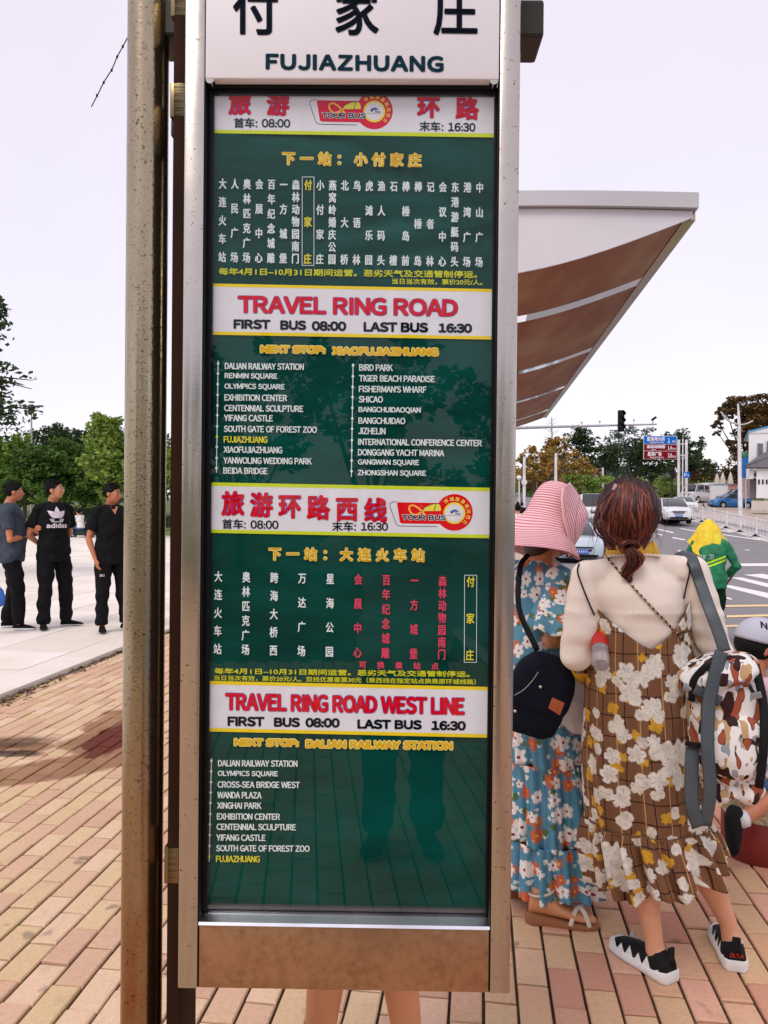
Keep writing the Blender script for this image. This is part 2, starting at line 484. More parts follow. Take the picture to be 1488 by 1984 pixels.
o = far.build('far_slabs', slabm, PLZ); o['kind'] = 'stuff'

# --- painted markings, laid on the road just above the asphalt
def markpt(px, py):
    z = -.15
    for _ in range(25):
        g = G(px, py, z) if ray(px, py).z < -1e-4 else W(px, py, 80)
        z = lerp(z, road_z(g.y), .5)
    g.z = road_z(g.y)+.006
    return g
wpaint = NT('road_paint_white'); _p = wpaint.pos()
wpaint = wpaint.fin(wpaint.mix(wpaint.mapr(wpaint.noise(_p, 25, 5, .7), .5, .72, 0, .45), (.80, .77, .78), (.35, .33, .33)), .6)
ypaint = mat('road_paint_yellow', (.80, .56, .25), .6, scale=20)
def mark(name, quads, m):
    b = MB()
    for q in quads: b.add([markpt(x, y) for x, y in q], [tuple(range(len(q)))])
    o = b.build(name, m, None, recalc=False); tag(o, kind='structure'); return o
zb = [[(1443, 1112), (1478, 1112), (1600, 1135), (1600, 1148)], [(1414, 1119), (1432, 1118), (1600, 1160), (1600, 1178)], [(1398, 1135), (1410, 1134), (1560, 1178), (1520, 1192), (1478, 1162)]]
zb = [[(1441, 1114), (1477, 1112), (1560, 1128), (1560, 1136)], [(1414, 1119), (1436, 1119), (1560, 1147), (1560, 1157)], [(1402, 1137), (1413, 1134), (1560, 1164), (1560, 1178)]]
mark('zebra_crossing', zb+[[(1407, 1160), (1409, 1157), (1419, 1161), (1416, 1163)]], wpaint)
mark('lane_marking', [[(1416, 1092), (1600, 1091), (1600, 1097), (1438, 1097)],
     [(1316, 1024.5), (1320, 1023.6), (1356, 1030), (1353, 1031)], [(1382, 1034), (1384, 1033), (1560, 1057), (1560, 1060)], [(1375, 1025), (1379, 1024.5), (1420, 1030.5), (1417, 1032)],
     [(1413, 1061.5), (1417, 1059.5), (1454, 1064), (1451, 1067)], [(1301, 1042.5), (1304, 1041), (1329, 1045.5), (1326, 1047)], [(1268, 1025), (1271, 1024), (1306, 1031.5), (1303, 1033)],
     [(1268, 1015), (1270, 1014.3), (1287, 1018), (1285, 1019)], [(1272, 1034.5), (1274, 1033.6), (1285, 1036.8), (1283, 1038)], [(1312, 1068), (1316, 1066), (1340, 1072), (1336, 1076)],
     [(1484, 1084), (1486, 1082), (1520, 1086), (1520, 1089)], [(1060, 1123), (1104, 1120), (1110, 1134), (1066, 1140)], [(1035, 1100), (1050, 1099), (1052, 1103), (1037, 1104)]], wpaint)
mark('lane_marking', [[(1404, 1173), (1560, 1171), (1560, 1174.5), (1404, 1176.5)], [(1408, 1193), (1560, 1189), (1560, 1193), (1408, 1197)], [(1402, 1212), (1440, 1211), (1440, 1214.5), (1402, 1215.5)]], ypaint)
sw = MB()
_r0 = []
for i in range(60):
    s = 14.9+i*.8; _r0.append(s)
sv = []
for s in _r0:
    for t in (T_EDGE-.02, T_KERB+.0): p = ST(s, t); sv.append((p.x, p.y, max(-.016, gz(p.x, p.y)-.05)))
sw.add(sv, [(2*i, 2*i+1, 2*i+3, 2*i+2) for i in range(len(_r0)-1)])
o = sw.build('far_pavement', mat('far_pavement', (.52, .36, .29), .85, scale=.8), None, recalc=False); tag(o, kind='structure')
# leaf litter and moss along the plaza edge
b = MB(); r2 = random.Random(5)
for i in range(900):
    s = 3.5+7*r2.random()**1.5; t = T_EDGE+.02+abs(r2.gauss(0, .07))*max(.2, 1.25-(s-4)*.25); c = ST(s, t, .004+r2.random()*.012)
    a = r2.random()*6.28; L = .012+r2.random()*.02
    u = Vector((cos(a), sin(a), r2.gauss(0, .25)))*L; w = Vector((-sin(a), cos(a), r2.gauss(0, .25)))*L*.5
    b.add([c-u, c+w, c+u, c-w], [(0, 1, 2, 3)])
lit = NT('leaf_litter'); lit = lit.fin(lit.ramp(lit.new('ShaderNodeNewGeometry').outputs['Random Per Island'], [(.2, (.035, .015, .008)), (.6, (.12, .06, .02)), (.9, (.22, .17, .04))]), .9)
o = b.build('leaf_litter', lit, None, recalc=False); tag(o, 'brown dead leaves gathered along the edge of the pale plaza', 'leaf litter', kind='stuff')
# ------------------------------------------------------------------ the bus stop sign
SY = 1.5                      # distance of its front face
SGN = thing('bus_stop_sign', 'tall steel framed bus stop timetable panel with white header and green route poster', 'bus stop sign',
            loc=(-.072, SY+.03, 0))
def slope(py): return .009+1.4e-5*(py-980)
def RX(px, py): return px+.0075*(py-980)
def RZ(px, py): return py-(px-672)*slope(py)
# pixels on the sign read as millimetres on its face (it stands 1.5 m off); depth d in metres behind the face
SROT = Matrix.Rotation(-.012, 3, 'Z')
def SP(px, py, d=0.0):
    k = 1+d/SY
    x = (RX(px, py)-744)/1000*k; z = CAMZ-(RZ(px, py)-980)/1000*k
    c = Vector((-.072, SY, 0)); p = SROT @ Vector((x+.072, d, 0))
    return Vector((c.x+p.x, c.y+p.y, z))
steel = NT('brushed_steel'); _o = steel.tc('Object')
_n = steel.noise(steel.vmul(_o, (3, 3, 140)), 3, 3); _sp = steel.noise(_o, 130, 2); _lg = steel.noise(_o, 9, 4)
_rust = steel.math('MULTIPLY', steel.mapr(_sp, .66, .72), steel.mapr(_lg, .4, .6))
steel.bump(_n, .04, .002)
steel = steel.fin(steel.mix(_rust, steel.mix(_lg, (.42, .38, .34), (.53, .485, .43)), (.16, .08, .04)),
                  steel.math('ADD', steel.mapr(_lg, .3, .7, .16, .26), steel.math('MULTIPLY', _rust, .4)), 1.0)
bsteel = NT('weathered_steel'); _o = bsteel.tc('Object'); _lg = bsteel.noise(_o, 14, 6, .65); _sm = bsteel.noise(_o, 60, 4)
_k = bsteel.math('MULTIPLY', bsteel.mapr(_lg, .35, .7), bsteel.mapr(_sm, .3, .7))
bsteel.bump(_sm, .06, .002)
bsteel = bsteel.fin(bsteel.mix(_k, (.42, .26, .15), (.22, .09, .035)), bsteel.mapr(_lg, .3, .7, .24, .45), .85)
black = mat('black_rubber', (.006, .006, .007), .6)
dark = mat('dark_painted_metal', (.018, .014, .013), .5, .3)
greytrim = mat('grey_trim', (.12, .12, .13), .35, .6)
hdr = NT('header_sheet'); _o = hdr.tc('Object')
hdr = hdr.fin(hdr.mix(hdr.mapr(hdr.noise(_o, 3, 3), .3, .7), (.80, .76, .79), (.86, .82, .84)), .28)

def frame_bar(name, px0, px1, py0, py1, d0, d1, m, bev=.002, par=None):
    b = MB()
    pts = [SP(px0, py0, 0), SP(px1, py0, 0), SP(px1, py1, 0), SP(px0, py1, 0)]
    n = SROT @ Vector((0, 1, 0))
    b.prism([p+n*d0 for p in pts], n*(d1-d0))
    return b.build(name, m, par or SGN, smooth=True, bevel=bev)
XL0, XL1, XR0, XR1 = 349.5, 389, 958.5, 998
def yy(px, rect):     # photo y on the sign at column px for a rectified height
    y = rect
    for _ in range(4): y = rect+(px-672)*slope(y)
    return y
def xx(rx, py): return rx-.0075*(py-980)
def SR(rx, ry, d=0.0):
    """rectified sign coordinates -> world"""
    c = Vector((-.072, SY, 0)); k = 1+d/SY
    p = SROT @ Vector(((rx-744)/1000*k+.072, d, 0))
    return Vector((c.x+p.x, c.y+p.y, CAMZ-(ry-980)/1000*k))
NRM = SROT @ Vector((0, 1, 0))
def sbox(name, x0, x1, y0, y1, d0, d1, m, bev=.002, par=None, smooth=True):
    b = MB(); b.prism([SR(x0, y0)+NRM*d0, SR(x1, y0)+NRM*d0, SR(x1, y1)+NRM*d0, SR(x0, y1)+NRM*d0], NRM*(d1-d0))
    return b.build(name, m, par or SGN, smooth=smooth, bevel=bev)
sbox('side_frame', XL0, XL1, -220, 1927, 0, .075, steel, .004)
sbox('side_frame', XR0, XR1, -220, 1927, 0, .075, steel, .004)
sbox('seam_strip', XL1, XL1+1.6, 160, 1925, .003, .05, black, 0)
sbox('seam_strip', XR0-1.6, XR0, 160, 1925, .003, .05, black, 0)
# header
head = sbox('header_panel', XL1+2, XR0-2, -230, 160.5, -.006, .05, hdr, .004)
for x in (400, 947):
    b = MB(); c = SR(x, 161, 0)+NRM*(-.004)
    b.tube([c, c+NRM*.02], .008, 14); b.build('corner_cap', steel, SGN, smooth='auto')
sbox('header_shade_bar', XL1+4, XR0-4, 160.6, 168, .014, .06, black, .001)  # black bar stands for the shadow in the recess under the header
# back box and black surround
sbox('back_box', XL1+1, XR0-1, 168, 1786, .05, .078, dark, .001)
sbox('surround', XL1+1.8, 402, 161, 1785, .02, .0499, black, .001)
sbox('surround', 951.5, XR0-1.8, 161, 1785, .02, .0499, black, .001)
sbox('surround', 402.2, 951.3, 161, 176, .02, .0499, black, .001)  # this top piece carries the header's shadow in its black colour
# bevelled sill and kick panel
b = MB()
for (y0, y1, da, db) in ((1782, 1796, .034, .002), (1796, 1801, .002, -.001)):
    b.add([SR(XL1+1, y0)+NRM*da, SR(XR0-1, y0)+NRM*da, SR(XR0-1, y1)+NRM*db, SR(XL1+1, y1)+NRM*db], [(0, 1, 2, 3)])
b.add([SR(XL1+1, 1801)+NRM*-.001, SR(XR0-1, 1801)+NRM*-.001, SR(XR0-1, 1801)+NRM*.03, SR(XL1+1, 1801)+NRM*.03], [(0, 1, 2, 3)])
b.build('sill_rail', mat('bright_sill', (.8, .8, .82), .18, 1.0), SGN, recalc=False)
sbox('glazing_bead', XL1+2, XR0-2, 1774, 1781, .022, .04, greytrim, .001)
sbox('kick_panel', XL1+1.5, XR0-1.5, 1802, 1926, .002, .06, bsteel, .003)
b = MB(); b.prism([SR(656, 1928)+NRM*.02, SR(690, 1928)+NRM*.02, SR(686, 1931)+NRM*.02, SR(660, 1931)+NRM*.02], NRM*.02)
b.build('drain_tab', dark, SGN)
sbox('top_cap', XL0, XR1, -232, -221, -.004, .08, steel, .002)

# --- poster with slight creases
PD = .031
poster = NT('printed_poster_green')
_o = poster.tc('Object'); _ns = poster.noise(poster.vmul(_o, (2.2, 2, 6)), 1.6, 4, .6)
_p = poster.sep(_o)
poster.bump(_ns, .35, .02)
poster = poster.fin(poster.mix(poster.mapr(_ns, .35, .65), (.0, .034, .026), (.0, .062, .050)), .35, 0, .06)
pm = MB(); NX, NZ = 60, 150; pvs = []; pfs = []
def crease(x, y):     # the sheet sags and folds near its top
    a = exp(-((y-430)/190.0)**2)
    r = .0008*noise.noise(Vector((x*.004, y*.01, 3.1)))
    for cx, cy, sx, w in ((500, 330, -.16, 26), (800, 420, -.14, 20), (700, 300, .5, 26), (880, 470, -.2, 18), (430, 280, -1.1, 22), (640, 235, .35, 22)):
        dd = (y-cy)-sx*(x-cx)
        r += .0016*exp(-(dd/w)**2)*exp(-((x-cx)/260.0)**2)*(1 if cx < 700 else -1)
    return max(-.0095, min(.0022, 5.0*r*(.18+a)))
for i in range(NZ+1):
    for j in range(NX+1):
        x = 404+(948-404)*j/NX; y = 177+(1779-177)*i/NZ
        pvs.append(SR(x, y, PD)-NRM*(crease(x, y)))
for i in range(NZ):
    for j in range(NX): a = i*(NX+1)+j; pfs.append((a, a+1, a+NX+2, a+NX+1))
pm.add(pvs, pfs)
PO = pm.build('route_poster', poster, SGN, smooth=True, recalc=False)

C_ = {}
def ink(name, r, g, b, rough=.5, k=1.0):
    if name not in C_:
        t = NT('print_'+name); c = tuple(lin(v)*k for v in (r, g, b))
        C_[name] = t.fin(t.mix(t.mapr(t.noise(t.tc('Object'), 25, 3), .3, .7), tuple(v*.93 for v in c), c), .7, 0, .1)
    return C_[name]
WHT = ink('white', 238, 230, 238, k=.9); CREAM = ink('text_white', 235, 240, 240, k=.95)
RED = ink('red', 222, 10, 35); BLUEO = ink('blue_edge', 70, 70, 170); NAVY = ink('navy', 3, 14, 30); TEAL = ink('teal_ink', 8, 48, 62)
YEL = ink('yellow', 240, 205, 35); LIME = ink('lime', 205, 215, 40); GOLD = ink('gold', 235, 180, 40); PALE = ink('pale_gold', 250, 235, 150)
PINK = ink('pink', 225, 70, 100); NOTE = ink('note_yellow', 205, 200, 35); STOPY = ink('stop_yellow', 230, 215, 60); SREDL = ink('logo_red', 225, 8, 20)
BLK = ink('black', 4, 4, 6)
LAYER = {'z': 0}
def sheet(name, polys, m, d, par=PO, sub=1):
    """flat print: polygons in photo pixels on the sign, d metres in front of the poster plane"""
    b = MB()
    for pl in polys:
        b.add([SP(x, y, PD)-NRM*(.0026+d) for x, y in pl], [tuple(range(len(pl)))])
    return b.build(name, m, par, recalc=False)
def placeg(b, vs, fs, fx, d, pd, r=0.0):
    for ox, oy, dz in dirs(r):
        pts = []
        for v in vs:
            x, y = fx(v); pts.append(SP(x+ox, y+oy, pd)-NRM*(d+dz))
        b.add(pts, fs)
BASE = .0026
def text_fit(s, xl, xr, yt, yb, m, r=.0, d=.0008, par=None, spacing=1.0, pd=PD, base=BASE, sl=.009, name='lettering', grow=0, sans=True):
    """lettering fitted to its box; r thickens the strokes, grow lets an outline spread past the box"""
    vs, fs = outline(s, spacing, sans)
    x0 = min(v.x for v in vs); x1 = max(v.x for v in vs); y0 = min(v.y for v in vs); y1 = max(v.y for v in vs)
    ri = r-grow; xl += ri; xr -= ri; yt += ri; yb -= ri; xm = (xl+xr)/2
    def fx(v):
        px = xl+(v.x-x0)/(x1-x0)*(xr-xl); return px, yb-(v.y-y0)/(y1-y0)*(yb-yt)+(px-xm)*sl
    b = MB(); placeg(b, vs, fs, fx, base+d, pd, r)
    return b.build(name, m, par or PO, recalc=False)
def chars(seq, m, r=.3, d=.0008, par=None, name='lettering', pd=PD, base=BASE):
    """seq of (char, centre x, centre y, width, height); CJK glyphs in their em box"""
    b = MB()
    for ch, cx, cy, w, h in seq:
        vs, fs = outline(ch)
        def fx(v, cx=cx, cy=cy, w=w, h=h):
            px = cx+(v.x-.5)*(w-1.6*r)*1.05
            return px, cy-(v.y-.38)*(h-1.6*r)*1.05+(px-cx)*.009
        placeg(b, vs, fs, fx, base+d, pd, r)
    return b.build(name, m, par or PO, recalc=False)
def band(y0l, y0r, y1l, y1r, m, d, nm='band', xl=404.5, xr=948.5):
    f = lambda a, b, x: a+(b-a)*(x-398)/(952-398)
    pl = []
    xa, xb = xx(xl, (y0l+y1l)/2), xx(xr, (y0r+y1r)/2)
    n = 10; top = [(lerp(xa, xb, i/n), f(y0l, y0r, lerp(xa, xb, i/n))) for i in range(n+1)]
    bot = [(lerp(xa, xb, i/n), f(y1l, y1r, lerp(xa, xb, i/n))) for i in range(n+1)]
    return sheet(nm, [[top[i], top[i+1], bot[i+1], bot[i]] for i in range(n)], m, d)
band(177.5, 179, 257.5, 262, WHT, 0); band(257.5, 262, 264, 269.5, LIME, .0001, 'stripe')
band(552.5, 561.5, 558.5, 567.5, YEL, .0001, 'stripe'); band(558, 567, 645, 653, WHT, 0); band(644.5, 652.5, 651, 659, YEL, .0001, 'stripe')
band(935.5, 945.5, 942.5, 952.5, LIME, .0001, 'stripe'); band(942, 952, 1027, 1037, WHT, 0); band(1026.5, 1036.5, 1033, 1043.5, LIME, .0001, 'stripe')
band(1319.5, 1332, 1326.5, 1339, YEL, .0001, 'stripe'); band(1326, 1338.5, 1411, 1424.5, WHT, 0); band(1410.5, 1424, 1417.5, 1431, YEL, .0001, 'stripe')

def two(fn, *a, outer, inner, go, gi, grow=0, **k):
    ri = gi*42; fn(*a, outer, r=ri+grow, d=.0005, grow=grow, **k); fn(*a, inner, r=ri, d=.0010, **k)
def chars2(seq, mo, mi_, oo, oi): chars(seq, mo, r=oo, d=.0005); chars(seq, mi_, r=oi, d=.0010)
# header
chars([('付', 494, 26, 90, 100), ('家', 688.5, 26, 88, 100), ('庄', 879.5, 25, 88, 98)], NAVY, r=2.2, d=.0004, par=head, pd=-.006, base=.0006)
text_fit('FUJIAZHUANG', 513, 857, 111, 143, TEAL, r=2.2, d=.0004, par=head, spacing=1.16, pd=-.006, base=.0006)
# first timetable
chars2([('旅', 463.5, 208, 45, 44), ('游', 537, 209, 45, 44), ('环', 827.5, 212, 46, 44), ('路', 901.5, 214, 46, 46)], BLUEO, RED, 2.6, 1.5)
chars([('首', 462, 244.5, 21, 20), ('车', 482.5, 244.5, 21, 20), ('末', 820, 249, 21, 20), ('车', 840.5, 249.5, 21, 20)], TEAL, r=.45)
text_fit(':', 494, 497.5, 241, 253, TEAL, r=.3); text_fit(':', 852.5, 856, 246, 258, TEAL, r=.3)
text_fit('08:00', 506, 561, 236.5, 253, TEAL, r=.55); text_fit('16:30', 865, 917.5, 242, 258.5, NAVY, r=.55)
def gold_line(s, x0, pitch, w, h, cy, mid):
    seq = [(c, x0+i*pitch-(5 if c == '：' else 0)*0, cy+(x0+i*pitch-mid)*.009, w, h) for i, c in enumerate(s)]
    chars2(seq, PALE, GOLD, 2.2, .9)
gold_line('下一站：小付家庄', 558, 34.75, 28, 28.5, 313, 680)
COLS1 = ['大连火车站', '人民广场', '奥林匹克广场', '会展中心', '百年纪念城雕', '一方城堡', '森林动物园南门', '付家庄', '小付家庄', '燕窝岭婚庆公园', '北大桥',
         '鸟语林', '虎滩乐园', '渔人码头', '石槽', '棒棰岛前', '棒棰岛', '记者林', '会议中心', '东港游艇码头', '港湾广场', '中山广场']
for i, s in enumerate(COLS1):
    cx = 430.5+23.6*i; ya = 361.2+i*.25; yb = 502+i*.37; n = len(s)
    chars([(c, cx-(k/(n-1))*.9, lerp(ya, yb, k/(n-1)), 15.2, 20.5) for k, c in enumerate(s)], STOPY if i == 7 else CREAM, r=.55)
def box_line(x0, x1, y0, y1, t=1.0):
    sheet('outline_box', [[(x0, y0), (x1, y0), (x1, y0+t), (x0, y0+t)], [(x0, y1-t), (x1, y1-t), (x1, y1), (x0, y1)],
                          [(x0, y0+t), (x0+t, y0+t), (x0+t, y1-t), (x0, y1-t)], [(x1-t, y0+t), (x1, y0+t), (x1, y1-t), (x1-t, y1-t)]], CREAM, .0008)
box_line(583.8, 607.6, 347, 518)
text_fit('每年4月1日–10月31日期间运营。恶劣天气及交通管制停运。', 423, 922, 524.5, 538.5, NOTE, r=.45, sans=False)
text_fit('当日当次有效，票价20元/人。', 758, 932, 542.5, 554, NOTE, r=.3, sans=False)
two(text_fit, 'TRAVEL RING ROAD', 460, 885, 578.5, 612.5, outer=BLUEO, inner=RED, go=.052, gi=.042, grow=1.0, sl=.014)
text_fit('FIRST', 451.6, 523.7, 621.5, 640.5, NAVY, r=1.45); text_fit('BUS', 542, 592.7, 623, 642, NAVY, r=1.45)
text_fit('08:00', 603, 670, 624.5, 643.5, NAVY, r=1.45); text_fit('LAST BUS', 703, 828, 626, 645.5, NAVY, r=1.45); text_fit('16:30', 847.5, 912.5, 628, 646.5, NAVY, r=1.45)
two(text_fit, 'NEXT STOP:', 503.5, 630, 671.5, 687, outer=PALE, inner=GOLD, go=.075, gi=.04, grow=1.2)
two(text_fit, 'XIAOFUJIAZHUANG', 642, 848, 674.5, 690.5, outer=PALE, inner=GOLD, go=.075, gi=.04, grow=1.2)
def stops(rows, x0, dx, dots_x, y0, y1, hl):
    n = len(rows)
    for k, (s, cy, xr) in enumerate(rows):
        xl = x0+dx*k/(n-1); mid = (xl+xr)/2
        text_fit(s, xl, xr, cy-6.3+(mid-xl)*.009*0, cy+6.5, STOPY if s == hl else CREAM, r=.5, d=.0006)
    X = lambda y: dots_x[0]+(dots_x[1]-dots_x[0])*(y-y0)/(y1-y0)
    pol = [[(X(y0)-.8, y0), (X(y0)+.8, y0), (X(y1)+.8, y1), (X(y1)-.8, y1)]]
    sheet('route_line', pol, CREAM, .0004)
    for k, (s, cy, xr) in enumerate(rows):
        y = cy-4.2-(1.0 if dots_x[0] < 600 else 0); x = X(y)
        sheet('stop_dot', [[(x+2.6*cos(a*pi/5), y+2.6*sin(a*pi/5)) for a in range(10)]], STOPY if s == hl else CREAM, .0007)
yl = [711.9, 731.3, 751.6, 772.3, 792.9, 811.6, 833, 853, 872.8, 893.9, 913.3]
stops(list(zip(['DALIAN RAILWAY STATION', 'RENMIN SQUARE', 'OLYMPICS SQUARE', 'EXHIBITION CENTER', 'CENTENNIAL SCULPTURE', 'YIFANG CASTLE',
      'SOUTH GATE OF FOREST ZOO', 'FUJIAZHUANG', 'XIAOFUJIAZHUANG', 'YANWOLING WEDDING PARK', 'BEIDA BRIDGE'], yl,
      [588, 536.5, 550.5, 555.6, 587, 528.3, 613.5, 517.8, 546.5, 603.6, 518])), 434.8, -2.8, (422, 418.8), 701, 917, 'FUJIAZHUANG')
yr = [713.8, 734.9, 755.5, 775, 796, 816.3, 836.2, 858, 877.9, 897.4, 918]
stops(list(zip(['BIRD PARK', 'TIGER BEACH PARADISE', "FISHERMAN'S WHARF", 'SHICAO', 'BANGCHUIDAOQIAN', 'BANGCHUIDAO', 'JIZHELIN',
      'INTERNATIONAL CONFERENCE CENTER', 'DONGGANG YACHT MARINA', 'GANGWAN SQUARE', 'ZHONGSHAN SQUARE'], yr,
      [760, 841, 825, 741, 814, 784.4, 746.2, 931.7, 859.6, 811, 824.5])), 694.8, -2.4, (683.2, 680.3), 706, 925, '')
# second timetable
chars2([(c, 451+i*55.2, 976.5+i*2.55, 46, 50) for i, c in enumerate('旅游环路西线')], BLUEO, RED, 2.7, 1.6)
chars([('首', 440, 1016, 21, 20), ('车', 461, 1016.3, 21, 20), ('末', 653.5, 1020.3, 21, 20), ('车', 674.5, 1020.6, 21, 20)], NAVY, r=.45)
text_fit(':', 472.5, 476, 1013, 1025, NAVY, r=.3); text_fit(':', 686, 689.5, 1017, 1029, NAVY, r=.3)
text_fit('08:00', 485, 539.5, 1009, 1025.5, NAVY, r=.55); text_fit('16:30', 699, 751.5, 1013, 1029, NAVY, r=.55)
gold_line('下一站：大连火车站', 532.5, 34.65, 27.5, 28, 1075, 672)
COLS2 = ['大连火车站', '奥林匹克广场', '跨海大桥西', '万达广场', '星海公园', '会展中心', '百年纪念城雕', '一方城堡', '森林动物园南门', '付家庄']
for i, s in enumerate(COLS2):
    cx = 422.7+54.3*i; ya = 1117.5+i*1.12; yb = 1257.7+i*1.35; n = len(s)
    chars([(c, cx-(k/(n-1))*1.4, lerp(ya, yb, k/(n-1)), 16, 21.5) for k, c in enumerate(s)], STOPY if i == 9 else (PINK if i > 4 else CREAM), r=.45)
box_line(899, 923.5, 1114.5, 1284.5)
chars([(c, 703+i*35, 1288.6+i*.7, 14.5, 14.5) for i, c in enumerate('可换乘站点')], PINK, r=.4)
text_fit('每年4月1日–10月31日期间运营。恶劣天气及交通管制停运。', 415, 910, 1297.5, 1309.5, NOTE, r=.45, sl=.014, sans=False)
text_fit('当日当次有效，票价20元/人。双线优惠套票30元（乘西线在指定站点换乘原环城线路）', 414.5, 922, 1312.3, 1323.3, NOTE, r=.3, sl=.017, sans=False)
two(text_fit, 'TRAVEL RING ROAD WEST LINE', 436.5, 900.5, 1347.5, 1382, outer=BLUEO, inner=RED, go=.054, gi=.044, grow=1.0, sl=.022)
text_fit('FIRST', 440.7, 512.8, 1388.5, 1408, NAVY, r=1.45, sl=.015); text_fit('BUS', 531, 581.7, 1390.5, 1409.5, NAVY, r=1.45, sl=.015)
text_fit('08:00', 592, 659, 1391.5, 1410.5, NAVY, r=1.45, sl=.015); text_fit('LAST BUS', 692.8, 818, 1395, 1414, NAVY, r=1.45, sl=.015); text_fit('16:30', 836, 903, 1397.5, 1416.5, NAVY, r=1.45, sl=.015)
two(text_fit, 'NEXT STOP:', 453.5, 579.5, 1431.5, 1447, outer=PALE, inner=GOLD, go=.075, gi=.04, grow=1.2, sl=.013)
two(text_fit, 'DALIAN RAILWAY STATION', 592.5, 878, 1435.5, 1452.5, outer=PALE, inner=GOLD, go=.075, gi=.04, grow=1.2, sl=.016)
y3 = [1479.7, 1500.3, 1521, 1541.2, 1561.5, 1582.9, 1603.2, 1623.9, 1644.9, 1665.2]
stops(list(zip(['DALIAN RAILWAY STATION', 'OLYMPICS SQUARE', 'CROSS-SEA BRIDGE WEST', 'WANDA PLAZA', 'XINGHAI PARK', 'EXHIBITION CENTER',
      'CENTENNIAL SCULPTURE', 'YIFANG CASTLE', 'SOUTH GATE OF FOREST ZOO', 'FUJIAZHUANG'], y3,
      [577, 539, 581.7, 507.3, 507, 543, 574, 515, 600.8, 504])), 422.3, -3.9, (409.6, 405.2), 1470, 1671, 'FUJIAZHUANG')

def logo(cx, cy, red):
    L = []
    def arc(x, y, r, a0, a1, n): return [(cx+x+r*cos(radians(lerp(a0, a1, i/n))), cy+y-r*sin(radians(lerp(a0, a1, i/n)))) for i in range(n+1)]
    par = sheet('tour_logo', [arc(0, 0, 35.5, 0, 354, 40)], red, .0003)
    def sub(nm, pl, m, d): sheet(nm, pl, m, d, par=par)
    sub('logo_plate', [[(cx-111, cy-18.5), (cx-108, cy-19.5), (cx-18, cy-18), (cx-18, cy+22.5), (cx-101, cy+21.5), (cx-105, cy+19)]], red, .00035)
    path = [(-33, 27.5), (-105, 26.5), (-110, 25), (-113, 21), (-124.5, -12), (-124, -17), (-119, -20.3), (-111, -20.5)]
    q = []
    for (x0, y0), (x1, y1) in zip(path, path[1:]):
        l = sqrt((x1-x0)**2+(y1-y0)**2); nx, ny = -(y1-y0)/l*.5, (x1-x0)/l*.5
        q.append([(cx+x0+nx, cy+y0+ny), (cx+x1+nx, cy+y1+ny), (cx+x1-nx, cy+y1-ny), (cx+x0-nx, cy+y0-ny)])
    sub('logo_rule', q, NAVY, .0004)
    loop = [(-56, 5.5), (-62, -1), (-68, -7), (-76, -12.5), (-83, -13.5), (-87, -10), (-86, -3), (-81, 3), (-74, 4.5), (-66, 1), (-60, -3), (-52, -6)]
    lp = [(p.x, p.y) for p in smooth_path([(x, y, 0) for x, y in loop], 4)]; q = []
    for (x0, y0), (x1, y1) in zip(lp, lp[1:]):
        l = sqrt((x1-x0)**2+(y1-y0)**2)+1e-6; nx, ny = -(y1-y0)/l*1.7, (x1-x0)/l*1.7
        q.append([(cx+x0+nx, cy+y0+ny), (cx+x1+nx, cy+y1+ny), (cx+x1-nx, cy+y1-ny), (cx+x0-nx, cy+y0-ny)])
    sub('logo_ribbon', q, ink('ribbon', 250, 185, 80), .0005)
    sub('logo_bus', [[(cx+x, cy+y) for x, y in ((-60, -4), (-56, -10), (-46, -14.5), (-34, -17), (-27.5, -14), (-25.5, -5.5), (-27, -3), (-57, -2.5))]], ink('bus_yellow', 235, 220, 80), .0007)
    sub('logo_bus_line', [[(cx-40, cy-3), (cx-38.8, cy-3), (cx-34.5, cy-16.8), (cx-35.7, cy-16.8)], [(cx-60, cy-4), (cx-56, cy-10.8), (cx-46, cy-15.6), (cx-34, cy-18.2), (cx-34, cy-17.2), (cx-46, cy-14.6), (cx-56, cy-9.8)]], NAVY, .0009)
    for nm, r, m, d in (('logo_ring', 21, ink('ring_yellow', 240, 215, 60), .0005), ('logo_disc', 17.3, WHT, .0007)):
        sub(nm, [arc(0, 1.5, r, 0, 351, 36)], m, d)
    sub('logo_emblem', [[(cx+x, cy+y) for x, y in pl] for pl in (((-8, -1.5), (-4, -4.5), (2, -6), (6, -4.5), (3, -3), (-1, -1), (-3, 2), (-7, 2)), ((1, -2), (9, -3.5), (7, -.8), (2, .5)))], ink('emblem_blue', 60, 90, 150), .0009)
    sub('logo_rule_small', [[(cx-14, cy+5.2), (cx+14, cy+5.8), (cx+14, cy+6.4), (cx-14, cy+5.8)], [(cx+1.5, cy+1.5), (cx+12, cy+1.7), (cx+12, cy+4), (cx+1.5, cy+3.8)]], ink('grey_rule', 90, 100, 120), .0009)
    text_fit('TOUR BUS', cx-102, cx-15.5, cy+4, cy+16, WHT, r=1.5, d=.0010, par=par)
    text_fit('TOUR BUS', cx-101, cx-16.5, cy+5, cy+15, NAVY, r=.5, d=.0013, par=par)
    b = MB()
    for i, ch in enumerate('环城旅游观光巴士'):
        a = radians(124-i*23.4); r = 27.8; vs, fs = outline(ch); ca, sa = cos(a-pi/2), sin(a-pi/2)
        def fx(v, a=a, ca=ca, sa=sa):
            u, w = (v.x-.5)*8.2, (v.y-.38)*8.2
            return cx+r*cos(a)+u*ca-w*sa, cy+1.5-r*sin(a)-(u*sa+w*ca)
        placeg(b, vs, fs, fx, BASE+.0009, PD, .3)
    b.build('lettering', ink('ring_text', 250, 205, 90), par, recalc=False)
logo(723, 219.5, ink('logo_magenta', 215, 18, 60)); logo(879.4, 993.3, SREDL)

